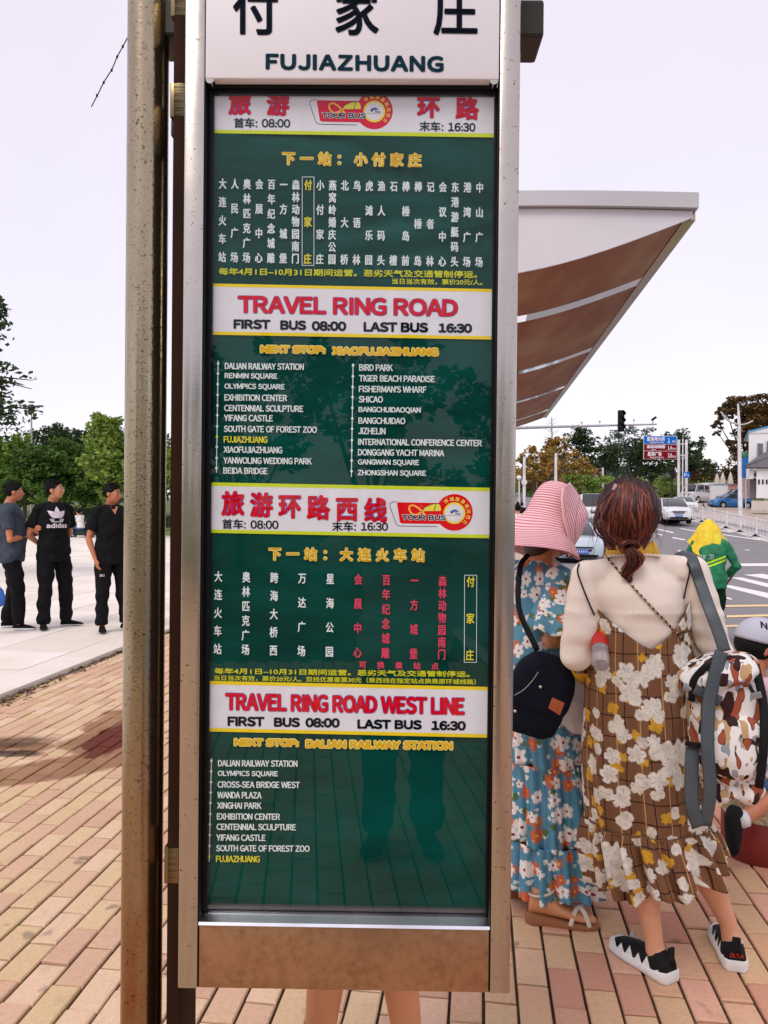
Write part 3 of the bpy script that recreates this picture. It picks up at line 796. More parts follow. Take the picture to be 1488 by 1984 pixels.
# glass in front of the poster
gl = NT('sign_glass'); gl.n.remove(gl.b)
_g = gl.new('ShaderNodeBsdfGlossy'); _g.inputs['Roughness'].default_value = .0; _g.inputs['Color'].default_value = (1, 1, 1, 1)
_t = gl.new('ShaderNodeBsdfTransparent'); _t.inputs['Color'].default_value = (.93, .97, .96, 1)
_fr = gl.new('ShaderNodeFresnel'); _fr.inputs['IOR'].default_value = 1.55
_mx = gl.new('ShaderNodeMixShader'); _bk = gl.new('ShaderNodeNewGeometry').outputs['Backfacing']
gl.l.new(gl.math('MULTIPLY', gl.math('MULTIPLY', _fr.outputs[0], .46), gl.math('SUBTRACT', 1.0, _bk)), _mx.inputs[0]); gl.l.new(_t.outputs[0], _mx.inputs[1]); gl.l.new(_g.outputs[0], _mx.inputs[2])
_dd = gl.new('ShaderNodeBsdfDiffuse'); _dd.inputs['Color'].default_value = (.7, .68, .62, 1)
_m2 = gl.new('ShaderNodeMixShader'); _sc = gl.noise(gl.vmul(gl.tc('Object'), (30, 1, 9)), 4, 6, .7)
gl.l.new(gl.mapr(_sc, .70, .80, 0.0, .3), _m2.inputs[0]); gl.l.new(_mx.outputs[0], _m2.inputs[1]); gl.l.new(_dd.outputs[0], _m2.inputs[2])
gl.l.new(_m2.outputs[0], gl.out.inputs[0])
b = MB(); b.add([SR(x, y)+NRM*.0205 for x, y in ((391, 169), (957, 169), (957, 1780), (391, 1780))], [(3, 2, 1, 0)])
b.build('glass_pane', gl.m, SGN, recalc=False)

# --- round post with its brackets and side rails, one assembly with the sign frame
rp_ = NT('rusty_post'); _o = rp_.tc('Object'); _z = rp_.sep(rp_.pos())[2]
_sp = rp_.noise(_o, 190, 2); _s2 = rp_.noise(_o, 90, 3); _lg = rp_.noise(rp_.vmul(_o, (1, 1, .25)), 22, 5)
_dots = rp_.math('MAXIMUM', rp_.mapr(_sp, .62, .68), rp_.math('MULTIPLY', rp_.mapr(_s2, .64, .7), .8))
_low = rp_.mapr(_z, .55, 1.15, 1, 0)
_bas = rp_.mix(_lg, (.44, .375, .27), (.27, .205, .12))
_low2 = rp_.math('MULTIPLY', _low, rp_.mapr(_lg, .3, .65, .45, 1))
_bas = rp_.mix(_low2, _bas, (.28, .125, .045))
rp_.bump(_sp, .15, .003)
rp_ = rp_.fin(rp_.mix(rp_.math('MULTIPLY', _dots, rp_.mapr(_lg, .35, .6, .35, 1)), _bas, (.05, .03, .015)), rp_.mapr(_lg, .3, .7, .14, .30), .95)
pc = W(281, 985, 1.60)
b = MB(); b.tube([(pc.x, pc.y, -.05), (pc.x, pc.y, 3.2)], .0415, 40); b.build('round_post', rp_, SGN, smooth='auto')
b = MB(); b.tube([(pc.x, pc.y, .001), (pc.x, pc.y, .02)], .085, 32); b.build('base_flange', rp_, SGN, smooth='auto', bevel=.003)
def sideplate(nm, x0, x1, y0, y1, d0, d1, m, bev=.001): return sbox(nm, x0, x1, y0, y1, d0, d1, m, bev)
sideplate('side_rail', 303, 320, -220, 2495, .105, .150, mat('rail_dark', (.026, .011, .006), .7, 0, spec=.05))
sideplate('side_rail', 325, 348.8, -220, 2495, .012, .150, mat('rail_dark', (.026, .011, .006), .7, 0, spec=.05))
sideplate('edge_strip', 322, 323.6, -200, 2490, .085, .1, mat('edge_pale', (.5, .48, .42), .3, 1.0), 0)
for (y0, y1) in ((-60, 30), (158, 226), (1655, 1728)):
    sideplate('bracket', 318, 348.5, y0, y1, .012, .11, mat('bracket_steel', (.24, .18, .10), .3, 1.0), .002)
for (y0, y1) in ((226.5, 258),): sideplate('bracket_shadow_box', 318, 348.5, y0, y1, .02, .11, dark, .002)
b = MB(); b.box(SR(650, -12)+NRM*.13, (.815, .10, .075), SROT); b.build('cross_beam', mat('beam_dark', (.035, .028, .02), .5, .5, dirt=(.3, .22, .1)), SGN, bevel=.006)
b = MB()
for x in (349.5+14, 998-14):
    b.prism([SR(x-10, 1927.5)+NRM*.03, SR(x+10, 1927.5)+NRM*.03, SR(x+10, 1935)+NRM*.03, SR(x-10, 1935)+NRM*.03], NRM*.03)
b.build('foot_pad', dark, SGN)
# ------------------------------------------------------------------ bus shelter canopy
SH = thing('bus_shelter', 'grey edged bus shelter roof with brown slatted soffit reaching over the pavement', 'bus shelter', loc=ST(8, .2))
fascia = mat('fascia_grey', (.52, .50, .52), .45, .15, var=.06, scale=3)
gable = mat('gable_white', (.66, .63, .66), .5, var=.05, scale=3)
soff = NT('soffit_panel'); _p = soff.tc('Object'); _n1 = soff.noise(soff.vmul(_p, (3, .8, 1)), 1.5, 4)
soff.bump(soff.noise(soff.vmul(_p, (1, .15, 1)), 40, 2), .1, .004)
soff = soff.fin(soff.ramp(_n1, [(.3, (.22, .055, .022)), (.5, (.28, .115, .045)), (.7, (.34, .20, .10))]), .5, 0, .2)
rim = mat('rim_metal', (.50, .40, .30), .25, .9, scale=2)
mirror = mat('bright_strip', (.93, .92, .90), .06, 1.0, var=.06, scale=30)
cr = W(1354, 402, 3.68)          # near right corner of the roof
s0 = cr.dot(DD); t1 = cr.dot(NN); zr = 2.92
W_ = 2.25                          # roof width
def soz(u):  # soffit height over the width, u=0 at the kerb side
    return zr-.27*sin(pi*min(1, max(0, u/W_)))**1.0
def SHP(s, u, z): p = ST(s, t1-u); p.z = z; return p
SEND = s0+8.35
n = 22; us = [W_*i/n for i in range(n+1)]
def rooftop(u): return zr+.10+.045*sin(pi*u/W_)
def strip(name, sa, sb, zf0, zf1, m, u0=0.0, u1=None, par=SH, bevel=0):
    u1 = u1 or W_; b = MB(); k = [u0+(u1-u0)*i/n for i in range(n+1)]
    rr = []
    for s in (sa, sb):
        rr.append([SHP(s, u, zf0(u)) for u in k]+[SHP(s, u, zf1(u)) for u in reversed(k)])
    b.rings(rr, True, True); return b.build(name, m, par, smooth=False, bevel=bevel)
strip('end_fascia', s0, s0+.05, lambda u: rooftop(u)-.072, lambda u: rooftop(u), fascia)
strip('gable_plate', s0+.03, s0+.045, lambda u: min(soz(u), rooftop(u)-.08), lambda u: rooftop(u)-.076, gable, .02)
strip('roof_deck', s0+.052, SEND, lambda u: rooftop(u)-.05, lambda u: rooftop(u)-.012, fascia)
strip('end_fascia', SEND, SEND+.05, lambda u: rooftop(u)-.072, lambda u: rooftop(u), fascia)
bounds = [0.052, 1.02, 3.05, 5.15, 7.25, 8.32]
for a, bb in zip(bounds, bounds[1:]):
    strip('soffit_panel', s0+a+.09*(a>.1), s0+bb-.09*(bb<8.3), lambda u: soz(u), lambda u: soz(u)+.02, soff, .07, W_-.07)
for a in bounds[1:-1]:
    strip('soffit_strip', s0+a-.085, s0+a+.085, lambda u: soz(u)-.001, lambda u: soz(u)+.03, mirror, .07, W_-.07)
for u0 in (0, W_-.06):
    b = MB(); rr = []
    for s in (s0+.052, SEND):
        rr.append([SHP(s, u0, zr-.015), SHP(s, u0+.06, zr-.02), SHP(s, u0+.06, rooftop(u0+.03)-.055), SHP(s, u0, rooftop(u0+.03)-.055)])
    b.rings(rr, True, True); b.build('eave_rim', rim, SH, bevel=.004)
for s in (s0+2.1, s0+6.4):
    b = MB(); p = SHP(s, W_*.52, 0); b.tube([(p.x, p.y, 0), (p.x, p.y, soz(W_*.52)+.01)], .06, 20); b.build('column', rim, SH, smooth='auto')

# ------------------------------------------------------------------ foliage
def leafmat(name, cols, trans=.25, rough=.55):
    if name in MC: return MC[name]
    t = NT(name); r = t.new('ShaderNodeNewGeometry').outputs['Random Per Island']
    c = t.ramp(r, [((i+.5)/len(cols), x) for i, x in enumerate(cols)])
    c = t.mix(t.mapr(t.noise(t.pos(), .8, 3), .35, .65, 0, .6), c, tuple(v*1.35 for v in cols[-1]))
    t.fin(c, rough, 0, .3)
    tr = t.new('ShaderNodeBsdfTranslucent'); t.put(tr.inputs[0], c); mx = t.new('ShaderNodeMixShader'); mx.inputs[0].default_value = trans
    t.l.new(t.b.outputs[0], mx.inputs[1]); t.l.new(tr.outputs[0], mx.inputs[2]); t.l.new(mx.outputs[0], t.out.inputs[0])
    MC[name] = t.m; return t.m
DARKG = leafmat('leaf_dark', [(.012, .028, .008), (.02, .045, .012), (.035, .07, .018)])
MIDG = leafmat('leaf_mid', [(.025, .06, .010), (.045, .105, .015), (.09, .17, .025)])
BRIG = leafmat('leaf_bright', [(.07, .13, .02), (.13, .22, .03), (.22, .31, .05)])
YELG = leafmat('leaf_yellow', [(.16, .14, .02), (.30, .24, .04), (.40, .20, .04)])
ORAN = leafmat('leaf_orange', [(.24, .10, .02), (.38, .17, .03), (.30, .24, .05)])
RUST = leafmat('leaf_rust', [(.03, .03, .01), (.07, .06, .016), (.15, .075, .02)])
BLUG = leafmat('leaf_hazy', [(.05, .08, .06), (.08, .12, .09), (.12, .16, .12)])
REDH = leafmat('leaf_redhedge', [(.06, .012, .01), (.12, .02, .015), (.05, .05, .015)])
bark = mat('bark', (.06, .042, .03), .9, bump=.5, bscale=30)
barkg = mat('bark_grey', (.20, .18, .16), .9)
def leaves(b, c, r, n, size, rnd, shell=.45):
    for _ in range(n):
        while True:
            p = Vector((rnd.uniform(-1, 1), rnd.uniform(-1, 1), rnd.uniform(-1, 1)))
            if p.length < 1: break
        if p.length < shell and rnd.random() < .6: p = p.normalized()*rnd.uniform(shell, 1)
        q = Vector(c)+Vector((p.x*r[0], p.y*r[1], p.z*r[2]))
        s = size*rnd.uniform(.5, 1.3)
        u = Vector((rnd.gauss(0, 1), rnd.gauss(0, 1), rnd.gauss(0, .55))).normalized()
        w = u.cross(Vector((rnd.gauss(0, 1), rnd.gauss(0, 1), rnd.gauss(0, 1)))).normalized()*s*.55; u = u*s
        b.add([q-u, q-u*.2+w, q+u, q-u*.1-w], [(0, 1, 2, 3)])
def tree(name, label, base, H, clumps, lm, size, dens, group=None, trunk_h=None, tr=.12, seed=1, bk=bark, cat='tree'):
    """clumps: (dx, dz, rx, rz) relative to the base; dens = leaves per clump per m2"""
    rnd = random.Random(seed); t = thing(name, label, cat, base, 0, group); base = Vector(base)
    wd = MB(); cr_ = MB(); th = trunk_h or H*.4
    pts = [base+Vector((0, 0, -.3)), base+Vector((rnd.gauss(0, .04)*H*.3, 0, th*.5)), base+Vector((rnd.gauss(0, .05)*H*.3, 0, th))]
    wd.tube(smooth_path(pts, 4), [tr*lerp(1.1, .7, i/8) for i in range(9)], 8)
    for (dx, dz, rx, rz) in clumps:
        c = base+Vector((dx, rnd.uniform(-.5, .5)*rx, dz))
        mid = (pts[-1]+c)/2+Vector((0, 0, -.1*rz))
        pp = smooth_path([pts[-1]-Vector((0, 0, th*.1)), mid, c+Vector((0, 0, rz*.3))], 3)
        wd.tube(pp, [tr*.5*lerp(1, .15, i/(len(pp)-1)) for i in range(len(pp))], 5)
        for _ in range(5):
            e = c+Vector((rnd.uniform(-1, 1)*rx, rnd.uniform(-1, 1)*rx, rnd.uniform(-.6, 1)*rz))*.85
            wd.tube([c, (c+e)/2+Vector((0, 0, .05)), e], [tr*.16, tr*.1, tr*.04], 4)
        m = max(5, int(7*rx/max(.2, size*4)))
        for _ in range(m):
            a = rnd.uniform(0, 6.28); k = rnd.random()**.5; h = rnd.uniform(-1, 1)
            kk = k*sqrt(max(0, 1-h*h*.8))
            sc = c+Vector((cos(a)*kk*rx*.8, sin(a)*kk*rx*.8, h*rz*.75)); q = rnd.uniform(.25, .5)
            leaves(cr_, sc, (rx*q, rx*q, rz*q*.75), int(dens*rx*rz*rnd.uniform(.5, 1.3)/m*4), size, rnd)
    wd.build('trunk', bk, t, smooth=True, recalc=False); cr_.build('crown', lm, t, recalc=False)
    return t
def PB(px, Y, z=None):
    p = W(px, 985, Y); p.z = gz(p.x, p.y) if z is None else z; return p
# left park
def auto_clumps(rnd, H, R, z0, k):
    out = []
    for _ in range(k):
        h = rnd.random(); rr = R*(1-.55*abs(h-.4)); a = rnd.uniform(-1, 1)
        out.append((a*rr*.75, z0+(H-z0)*(.15+.75*h), rr*rnd.uniform(.35, .5), (H-z0)*rnd.uniform(.18, .26)))
    return out
PK = [(-30, 38, 5.0, 3.0, MIDG, 'flat topped green tree at the left edge of the park behind the grey shirt man'),
      (45, 36, 4.9, 2.6, MIDG, 'spreading layered green tree between the grey shirt man and the tall thin lamp'),
      (88, 44, 6.6, 2.6, DARKG, 'dark evergreen tree under the tall lamp in the park'),
      (128, 37, 5.3, 2.6, MIDG, 'round green tree directly behind the man with the white logo shirt'),
      (160, 47, 7.2, 2.6, DARKG, 'tall dark tree rising behind the middle of the park'),
      (196, 38, 5.6, 2.4, MIDG, 'green tree behind the man in sunglasses'),
      (232, 33, 6.3, 2.0, BRIG, 'bright green airy tree beside the rusty post'),
      (262, 40, 7.0, 2.4, MIDG, 'green tree half hidden by the rusty post'),
      (8, 37.5, 6.2, 1.5, BRIG, 'bright yellow green tree below the near dark tree')]
for i, (px, Y, H, R, lm, lb) in enumerate(PK):
    H = 1.4+(H-1.4)*.74
    rnd = random.Random(i+11); tree('park_tree', lb, PB(px, Y), H, auto_clumps(rnd, H, R*1.15, 1.3, 17), lm, .11, 230, 'trees of the park on the left', trunk_h=1.6, tr=.11, seed=i)
tree('large_tree', 'tall dark leaved tree reaching in at the left edge of the photo', PB(-235, 14.5), 5.8,
     [(0, 4.4, 1.7, 1.2), (1.0, 5.0, 1.2, .8), (1.9, 4.5, .8, .45), (1.9, 3.75, .95, .45), (2.2, 3.2, .8, .34), (1.7, 5.3, .6, .35), (-.6, 5.3, 1.2, .9)], DARKG, .065, 420, tr=.16, trunk_h=2.6, seed=4)
# hedges and lawn strips
def hedge(name, label, pa, pb, h, w, lm, size=.06, dens=260, seed=2, grp=None):
    rnd = random.Random(seed); t = thing(name, label, 'hedge', (pa+pb)/2, 0, grp)
    L = (pb-pa).length; b = MB(); d = (pb-pa).normalized(); nn = Vector((-d.y, d.x, 0))
    core = MB(); cpts = [pa-nn*w*.4, pa+nn*w*.4, pb+nn*w*.4, pb-nn*w*.4]
    core.prism(cpts, (0, 0, h*.85)); core.build('stems', DARKG, t)
    for _ in range(int(L*dens*.5)):
        k = rnd.random()*L; z = rnd.random()*h; y = rnd.uniform(-.5, .5)*w*(1 if z < h*.8 else .8)
        if abs(y) < w*.35 and z < h*.8: z = h*rnd.uniform(.8, 1.05)
        leaves(b, pa+d*k+nn*y+Vector((0, 0, z)), (.05, .05, .05), 1, size, rnd)
    b.build('foliage', lm, t, recalc=False); return t
hedge('hedge', 'low dark clipped hedge along the far edge of the plaza on the left', PB(-60, 35.5), PB(300, 35.5), .55, .8, DARKG, seed=3)
hedge('hedge', 'second clipped hedge on the lawn farther back in the park', PB(60, 44), PB(330, 43), .55, .9, DARKG, size=.09, seed=4)
hedge('hedge', 'rounded light green shrubs on the park lawn', PB(120, 50), PB(200, 50), .9, 1.2, BRIG, size=.1, seed=5)
b = MB(); rnd = random.Random(19)
for i in range(60):
    px = 1005+i*6.4; p = PB(px, rnd.uniform(96, 112)); leaves(b, (p.x, p.y, p.z+rnd.uniform(.3, 1.6)), (2.2, 1.2, 1.3), 150, .26, rnd)
o = b.build('distant_shrubs', BRIG, None, recalc=False); tag(o, 'bright green shrubs massed beyond the road under the dark trees', 'shrubs', kind='stuff')
b = MB(); rnd = random.Random(29)
for i in range(40):
    px = 990+i*10.4; p = PB(px, rnd.uniform(125, 150)); leaves(b, (p.x, p.y, p.z+rnd.uniform(.5, 3.4)), (4, 2, 2), 130, .45, rnd)
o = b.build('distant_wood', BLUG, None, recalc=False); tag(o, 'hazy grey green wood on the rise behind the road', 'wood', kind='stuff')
b = MB(); b.add([ST(34.5, T_EDGE-.3, .05), ST(52, T_EDGE-.3, .45), ST(52, -34, .45), ST(34.5, -34, .05)], [(0, 1, 2, 3)])
lawn = NT('lawn'); lawn = lawn.fin(lawn.ramp(lawn.noise(lawn.pos(), 1.2, 5), [(.3, (.10, .17, .02)), (.7, (.20, .27, .04))]), .9)
o = b.build('lawn', lawn, None, recalc=False); tag(o, kind='structure')
# distant tree backdrop in the left park (one mass)
b = MB(); rnd = random.Random(9)
for i in range(46):
    p = PB(-60+i*9, rnd.uniform(58, 72)); leaves(b, (p.x, p.y, p.z+rnd.uniform(2, 5.5)), (2.4, 1.5, 1.9), 170, .24, rnd)
o = b.build('distant_wood', DARKG, None, recalc=False); tag(o, 'dark mass of distant trees behind the park on the left', 'wood', kind='stuff')

# right side trees
RT = [(1040, 62, 6.2, 2.3, YELG, 'small yellow green tree beside the first white pole', 'tree', 9, 2.0),
      (1012, 70, 5.5, 2.4, ORAN, 'low orange leaved tree at the left of the road', 'tree', 8, 1.5),
      (1076, 66, 7.6, 1.8, ORAN, 'slim golden orange tree right of the bare larch', 'tree', 9, 1.4),
      (1105, 72, 6.0, 3.4, YELG, 'broad olive yellow bushy tree behind the hat', 'tree', 10, .8),
      (1137, 75, 9.2, 3.4, DARKG, 'dark rounded tree just left of the traffic light', 'tree', 11, 4.2),
      (1165, 82, 7.4, 2.6, DARKG, 'small dark tree between the two large dark trees', 'tree', 9, 3.5),
      (1130, 70, 4.0, 3.4, BRIG, 'light green willow like bush low behind the cars', 'bush', 9, .6),
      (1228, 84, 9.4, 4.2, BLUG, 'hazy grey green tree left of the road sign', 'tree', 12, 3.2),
      (1262, 82, 8.4, 3.4, DARKG, 'dark tree behind the blue and brown road sign', 'tree', 12, 3.0),
      (1300, 88, 9.8, 3.2, DARKG, 'tall dark tree rising above the road sign', 'tree', 11, 3.4),
      (1342, 90, 8.6, 3.0, DARKG, 'dark tree to the right of the sign poles', 'tree', 12, 3.2),
      (1362, 94, 6.0, 2.3, RUST, 'dark low tree behind the parked white van', 'tree', 9, 1.4),
      (1300, 92, 3.3, 3.0, BRIG, 'yellow green round bush behind the brown car', 'bush', 8, .5),
      (1352, 100, 3.6, 2.5, BRIG, 'yellow green bush beside the parking sign', 'bush', 8, .5)]
for i, (px, Y, H, R, lm, lb, kd, k, z0) in enumerate(RT):
    H *= .84; z0 *= .9
    rnd = random.Random(i+50); p = PB(px, Y)
    tree('roadside_tree' if kd == 'tree' else 'bush', lb, p, H, auto_clumps(rnd, H, R*1.0, z0, k+2), lm, .16, 62, 'trees and bushes beyond the road', trunk_h=max(.4, z0*.9), tr=.13, seed=i+70, cat=kd)
tree('large_tree', 'large rust and dark green tree behind the double armed lamp on the right', PB(1440, 90), 14,
     [(a_*1.42, b_*1.38-.6, c_*1.42, d_*1.4) for a_, b_, c_, d_ in [(-.2, 3.2, 1.7, 1.7), (.3, 5.0, 1.5, 1.4), (.2, 6.8, 1.5, 1.3), (-.6, 8.6, 1.5, .9), (-1.6, 7.9, 1.0, .7), (-2.2, 7.0, .55, .5), (1.2, 8.7, 1.5, 1.1), (.8, 7.4, 1.6, 1.2), (2.2, 7.0, 1.1, 1.2), (1.6, 5.2, 1.2, 1.4), (-.9, 5.2, .7, .5), (-2.3, 6.2, .35, .35)]],
     RUST, .2, 120, tr=.35, trunk_h=3.5, seed=8)
tree('pointed_tree', 'dark green conifer between the parasols and the white building', PB(1478, 75), 7, [(0, 3.0, 1.4, 1.4), (0, 5, 1.2, 1.2), (-.2, 6.3, .8, .8)], MIDG, .16, 80, seed=12, tr=.2, trunk_h=2)
# bare larch
t = thing('bare_tree', 'leafless pale tree between the yellow and the orange trees', 'tree', PB(1067, 68)); b = MB(); p = PB(1067, 68); rnd = random.Random(3)
b.tube([p, p+Vector((.1, 0, 4)), p+Vector((0, 0, 8.2))], [.14, .1, .03], 6); b.build('trunk', barkg, t, recalc=False); b = MB()
for i in range(60):
    z = 2+i*.1; a = rnd.uniform(0, 6.28); L = 1.5*(1-(z-2)/7)+.2; q = p+Vector((0, 0, z)); e = q+Vector((cos(a)*L, sin(a)*L, rnd.uniform(.1, .5)))
    b.tube([q, (q+e)/2, e], [.022, .016, .008], 4)
b.build('twigs', barkg, t, recalc=False)
hedge('hedge', 'dark red clipped hedge far left of the road', PB(985, 47), PB(1030, 50), .9, 1.6, REDH, size=.12, dens=120, seed=7)
hedge('hedge', 'low clipped hedge running along the far pavement left of the cars', PB(1000, 43), PB(1095, 66), .6, .8, MIDG, size=.12, dens=90, seed=8)
# trees behind the photographer (seen mirrored in the glass and the steel)
for i, (x, y, H) in enumerate(((-7.5, -15, 6.2), (-4.2, -17, 5.6), (-.8, -16, 6.0), (2.6, -18, 5.2), (6, -16, 6.0), (-11, -14, 6))):
    rnd = random.Random(i+90); tree('street_tree', 'green street tree behind the photographer, %s in the mirror image' % ('second from the left', 'third from the left', 'fourth from the left', 'fifth from the left', 'rightmost', 'leftmost')[i], (x, y, 0), H, auto_clumps(rnd, H, 2.4, 1.0, 8), DARKG, .16, 60, 'street trees behind the photographer', trunk_h=1.2, seed=i+30)

# ------------------------------------------------------------------ lamps, signals, signs
white_pole = mat('white_pole', (.72, .70, .72), .45, .1, scale=2); grey_pole = mat('grey_pole', (.42, .41, .43), .45, .3)
def H_at(px, py, Y): return W(px, py, Y)
# traffic light on its long arm
Yt = 45.0; la = W(880, 833, Yt); lb_ = W(1272, 822, Yt)
t = thing('traffic_light', 'black traffic light housing hanging on a long grey mast arm over the road', 'traffic light', (la.x, Yt, 0))
b = MB(); b.tube([(la.x, Yt, gz(la.x, Yt)-.2), (la.x, Yt, la.z+.2)], [.17, .13], 14); b.build('mast', grey_pole, t, smooth='auto')
b = MB(); b.tube([la, (la+lb_)/2+Vector((0, 0, .02)), lb_], [.11, .08, .05], 10); b.build('mast_arm', grey_pole, t, smooth='auto')
hc = W(1202, 816, Yt)-Vector((0, .12, 0)); b = MB(); b.box(hc, (.36, .22, 1.24)); hs = b.build('signal_housing', mat('signal_black', (.008, .008, .009), .5), t, bevel=.04)
for k in (-1, 0, 1):
    c = hc+Vector((.02, -.12, -k*.39)); b = MB()
    rr = [[c+Vector((cos(a)*r, y, sin(a)*r)) for a in [2*pi*j/16 for j in range(16)]] for r, y in ((.15, 0), (.16, -.05), (.14, -.05), (.13, -.01))]
    b.rings(rr, True, True); b.build('lens', mat('dark_lens', (.02, .015, .015), .25), hs)
    b = MB(); rr = [[c+Vector((cos(a)*.16, y, sin(a)*.16)) for a in [-.3+(pi+.6)*j/10 for j in range(11)]] for y in (0, -.24)]
    b.rings(rr, False, False); b.build('visor', MC['signal_black'], hs)
for px in (1127, 1162, 1228):
    c = W(px, 822-(px > 1200)*3+(px < 1140)*2, Yt); b = MB(); b.tube([c-Vector((0, 0, .12)), c+Vector((0, 0, .12))], .015, 6); b.ell(c+Vector((0, 0, .16)), (.06, .06, .07), 8, 6); b.build('small_detector', grey_pole, t)
c = W(1267, 811, Yt); b = MB(); b.box(c, (.30, .16, .12), Matrix.Rotation(-.6, 3, 'Y')); b.tube([c, W(1264, 821, Yt)], .02, 6); b.build('camera_unit', MC['signal_black'], t)

# road sign on its gantry
Yg = 74.0
t = thing('direction_sign', 'blue and brown road direction sign on a white gantry', 'road sign', PB(1316, Yg))
for px, top in ((1315, 852), (1330, 852)):
    p = PB(px, Yg); b = MB(); b.tube([p-Vector((0, 0, .3)), W(px, top, Yg)], .13, 12); b.build('gantry_post', white_pole, t, smooth='auto')
for py in (861, 883): b = MB(); b.tube([W(1262, py, Yg+.15), W(1332, py-1, Yg+.15)], .05, 8); b.build('gantry_arm', white_pole, t)
def board(px0, px1, py0, py1, m, nm='sign_board'):
    a = W(px0, py0, Yg-.1); c = W(px1, py1, Yg-.1); b = MB(); b.bbox(a.x, c.x, Yg-.1, Yg-.02, a.z, c.z); return b.build(nm, m, t, bevel=.01)
frame_w = board(1247.2, 1311.8, 844.2, 890.2, mat('sign_edge', (.75, .72, .75), .5), 'sign_frame')
def wtext(s, px0, px1, py0, py1, Y, m, par, r=0.0, sans=None, name='lettering', dz=0):
    if sans is None: sans = max(ord(c) for c in s) < 128
    vs, fs = outline(s, 1.0, sans); x0 = min(v.x for v in vs); x1 = max(v.x for v in vs); y0 = min(v.y for v in vs); y1 = max(v.y for v in vs)
    b = MB()
    for ox, oy, dd in dirs(r):
        b.add([W(px0+(v.x-x0)/(x1-x0)*(px1-px0)+ox, py1-(v.y-y0)/(y1-y0)*(py1-py0)+oy, Y-dd*20) for v in vs], fs)
    return b.build(name, m, par, recalc=False)
sblue = ink('sign_blue', 10, 110, 205); sbrown = ink('sign_brown', 125, 15, 25)
for y0, y1, m, zh, en, km, kk in ((845, 860.2, sblue, '星海湾大桥', 'Xinghaiwan Bridge', '1', 'km'), (861, 873.2, sbrown, '森林动物园', 'Zoo', '1.4', 'km'), (874, 889.4, sbrown, '星海广场', 'Xinghai Square', '3.4', 'km')):
    a = W(1248, y0, Yg-.14); c = W(1311, y1, Yg-.14); b = MB(); b.bbox(a.x, c.x, Yg-.14, Yg-.102, a.z, c.z); pn = b.build('sign_board', m, t)
    h = y1-y0; nz_ = len(zh)
    wtext(zh, 1255-(nz_ == 5)*1.5, 1255+nz_*6.6, y0+1.4, y0+h*.62, Yg-.16, WHT, pn, r=.35)
    wtext(en, 1262-(len(en) > 5)*3, 1270+(len(en) > 5)*16, y0+h*.68, y0+h*.93, Yg-.16, WHT, pn, r=.12)
    wtext(km, 1294, 1298+(len(km) > 1)*3.5, y0+h*.28, y0+h*.82, Yg-.16, WHT, pn, r=.3); wtext(kk, 1303, 1309, y0+h*.48, y0+h*.82, Yg-.16, WHT, pn, r=.15)
t = thing('parking_sign', 'small blue parking sign on a white post right of the gantry', 'parking sign', PB(1322, Yg-1))
p = PB(1322.5, Yg-1); b = MB(); b.tube([p-Vector((0, 0, .3)), W(1323, 850, Yg-1)], .06, 10); b.build('post', white_pole, t, smooth='auto')
a = W(1323.5, 914, Yg-1.1); c = W(1336, 926, Yg-1.1); b = MB(); b.bbox(a.x, c.x, Yg-1.14, Yg-1.08, a.z, c.z); pn = b.build('sign_plate', sblue, t)
wtext('P', 1326, 1330.5, 916.5, 924, Yg-1.15, WHT, pn, r=.3); wtext('→', 1330.5, 1335, 919, 923.5, Yg-1.15, WHT, pn, r=.1, sans=False)

# double armed street lamp
Yl = 58.0; t = thing('street_lamp', 'tall white street lamp with two curved arms in front of the rust coloured tree', 'street lamp', PB(1433, Yl))
p = PB(1435, Yl); b = MB(); b.tube([p-Vector((0, 0, .3)), W(1432, 820, Yl), W(1430, 782, Yl)], [.17, .11, .05], 14); b.build('pole', white_pole, t, smooth='auto')
for pts, r in (([(1431, 823), (1416, 818), (1404, 808), (1397, 798)], .13), ([(1431, 823), (1446, 821), (1459, 815)], .10)):
    pp = smooth_path([W(x, y, Yl-.1*i) for i, (x, y) in enumerate(pts)], 4); k = len(pp)
    b = MB(); b.tube(pp, [(r*(.45+.75*sin(pi*min(1, .25+.75*i/(k-1)))), r*.4) for i in range(k)], 10, up=(0, 1, 0)); b.build('lamp_arm', white_pole, t, smooth=True)
# left park mast light
Ym = 42.0; t = thing('park_mast', 'thin tall mast light with a ring of dark floodlights in the park', 'mast light', PB(61, Ym))
b = MB(); b.tube([PB(61, Ym)-Vector((0, 0, .3)), W(61, 790, Ym)], [.07, .045], 8); b.build('mast', grey_pole, t)
b = MB(); c = W(61, 789, Ym); b.ell(c, (.22, .22, .16), 12, 8); b.cyl(c+Vector((0, 0, .25)), .16, .06, 12)
for a in range(6): q = c+Vector((cos(a*1.047)*.4, sin(a*1.047)*.4, .06)); b.tube([c, q], .02, 5); b.box(q, (.13, .1, .1), Matrix.Rotation(a*1.047, 3, 'Z'))
b.build('floodlight_head', mat('lamp_dark', (.05, .045, .05), .5), t)
b = MB(); b.tube([W(61, 786, Ym), W(80, 787, Ym)], .02, 5); b.box(W(81, 787, Ym), (.14, .1, .09)); b.build('side_camera', MC['lamp_dark'], t)
for px, top, Y, lb in ((1016, 885, 52, 'white flag pole with a round sign, nearer the steel frame'), (1077, 878, 56, 'plain white pole rising behind the pink hat'), (1168, 906, 74, 'short white pole behind the silver cars')):
    t = thing('white_pole', lb, 'pole', PB(px, Y)); b = MB(); b.tube([PB(px, Y)-Vector((0, 0, .2)), W(px, top, Y)], [.12, .09], 10); b.build('pole', white_pole, t, smooth='auto')
    if px == 1016:
        b = MB(); c = W(1016, 934, Y-.15); b.tube([c, c+Vector((0, .05, 0))], .19, 20); b.build('round_plate', white_pole, t)
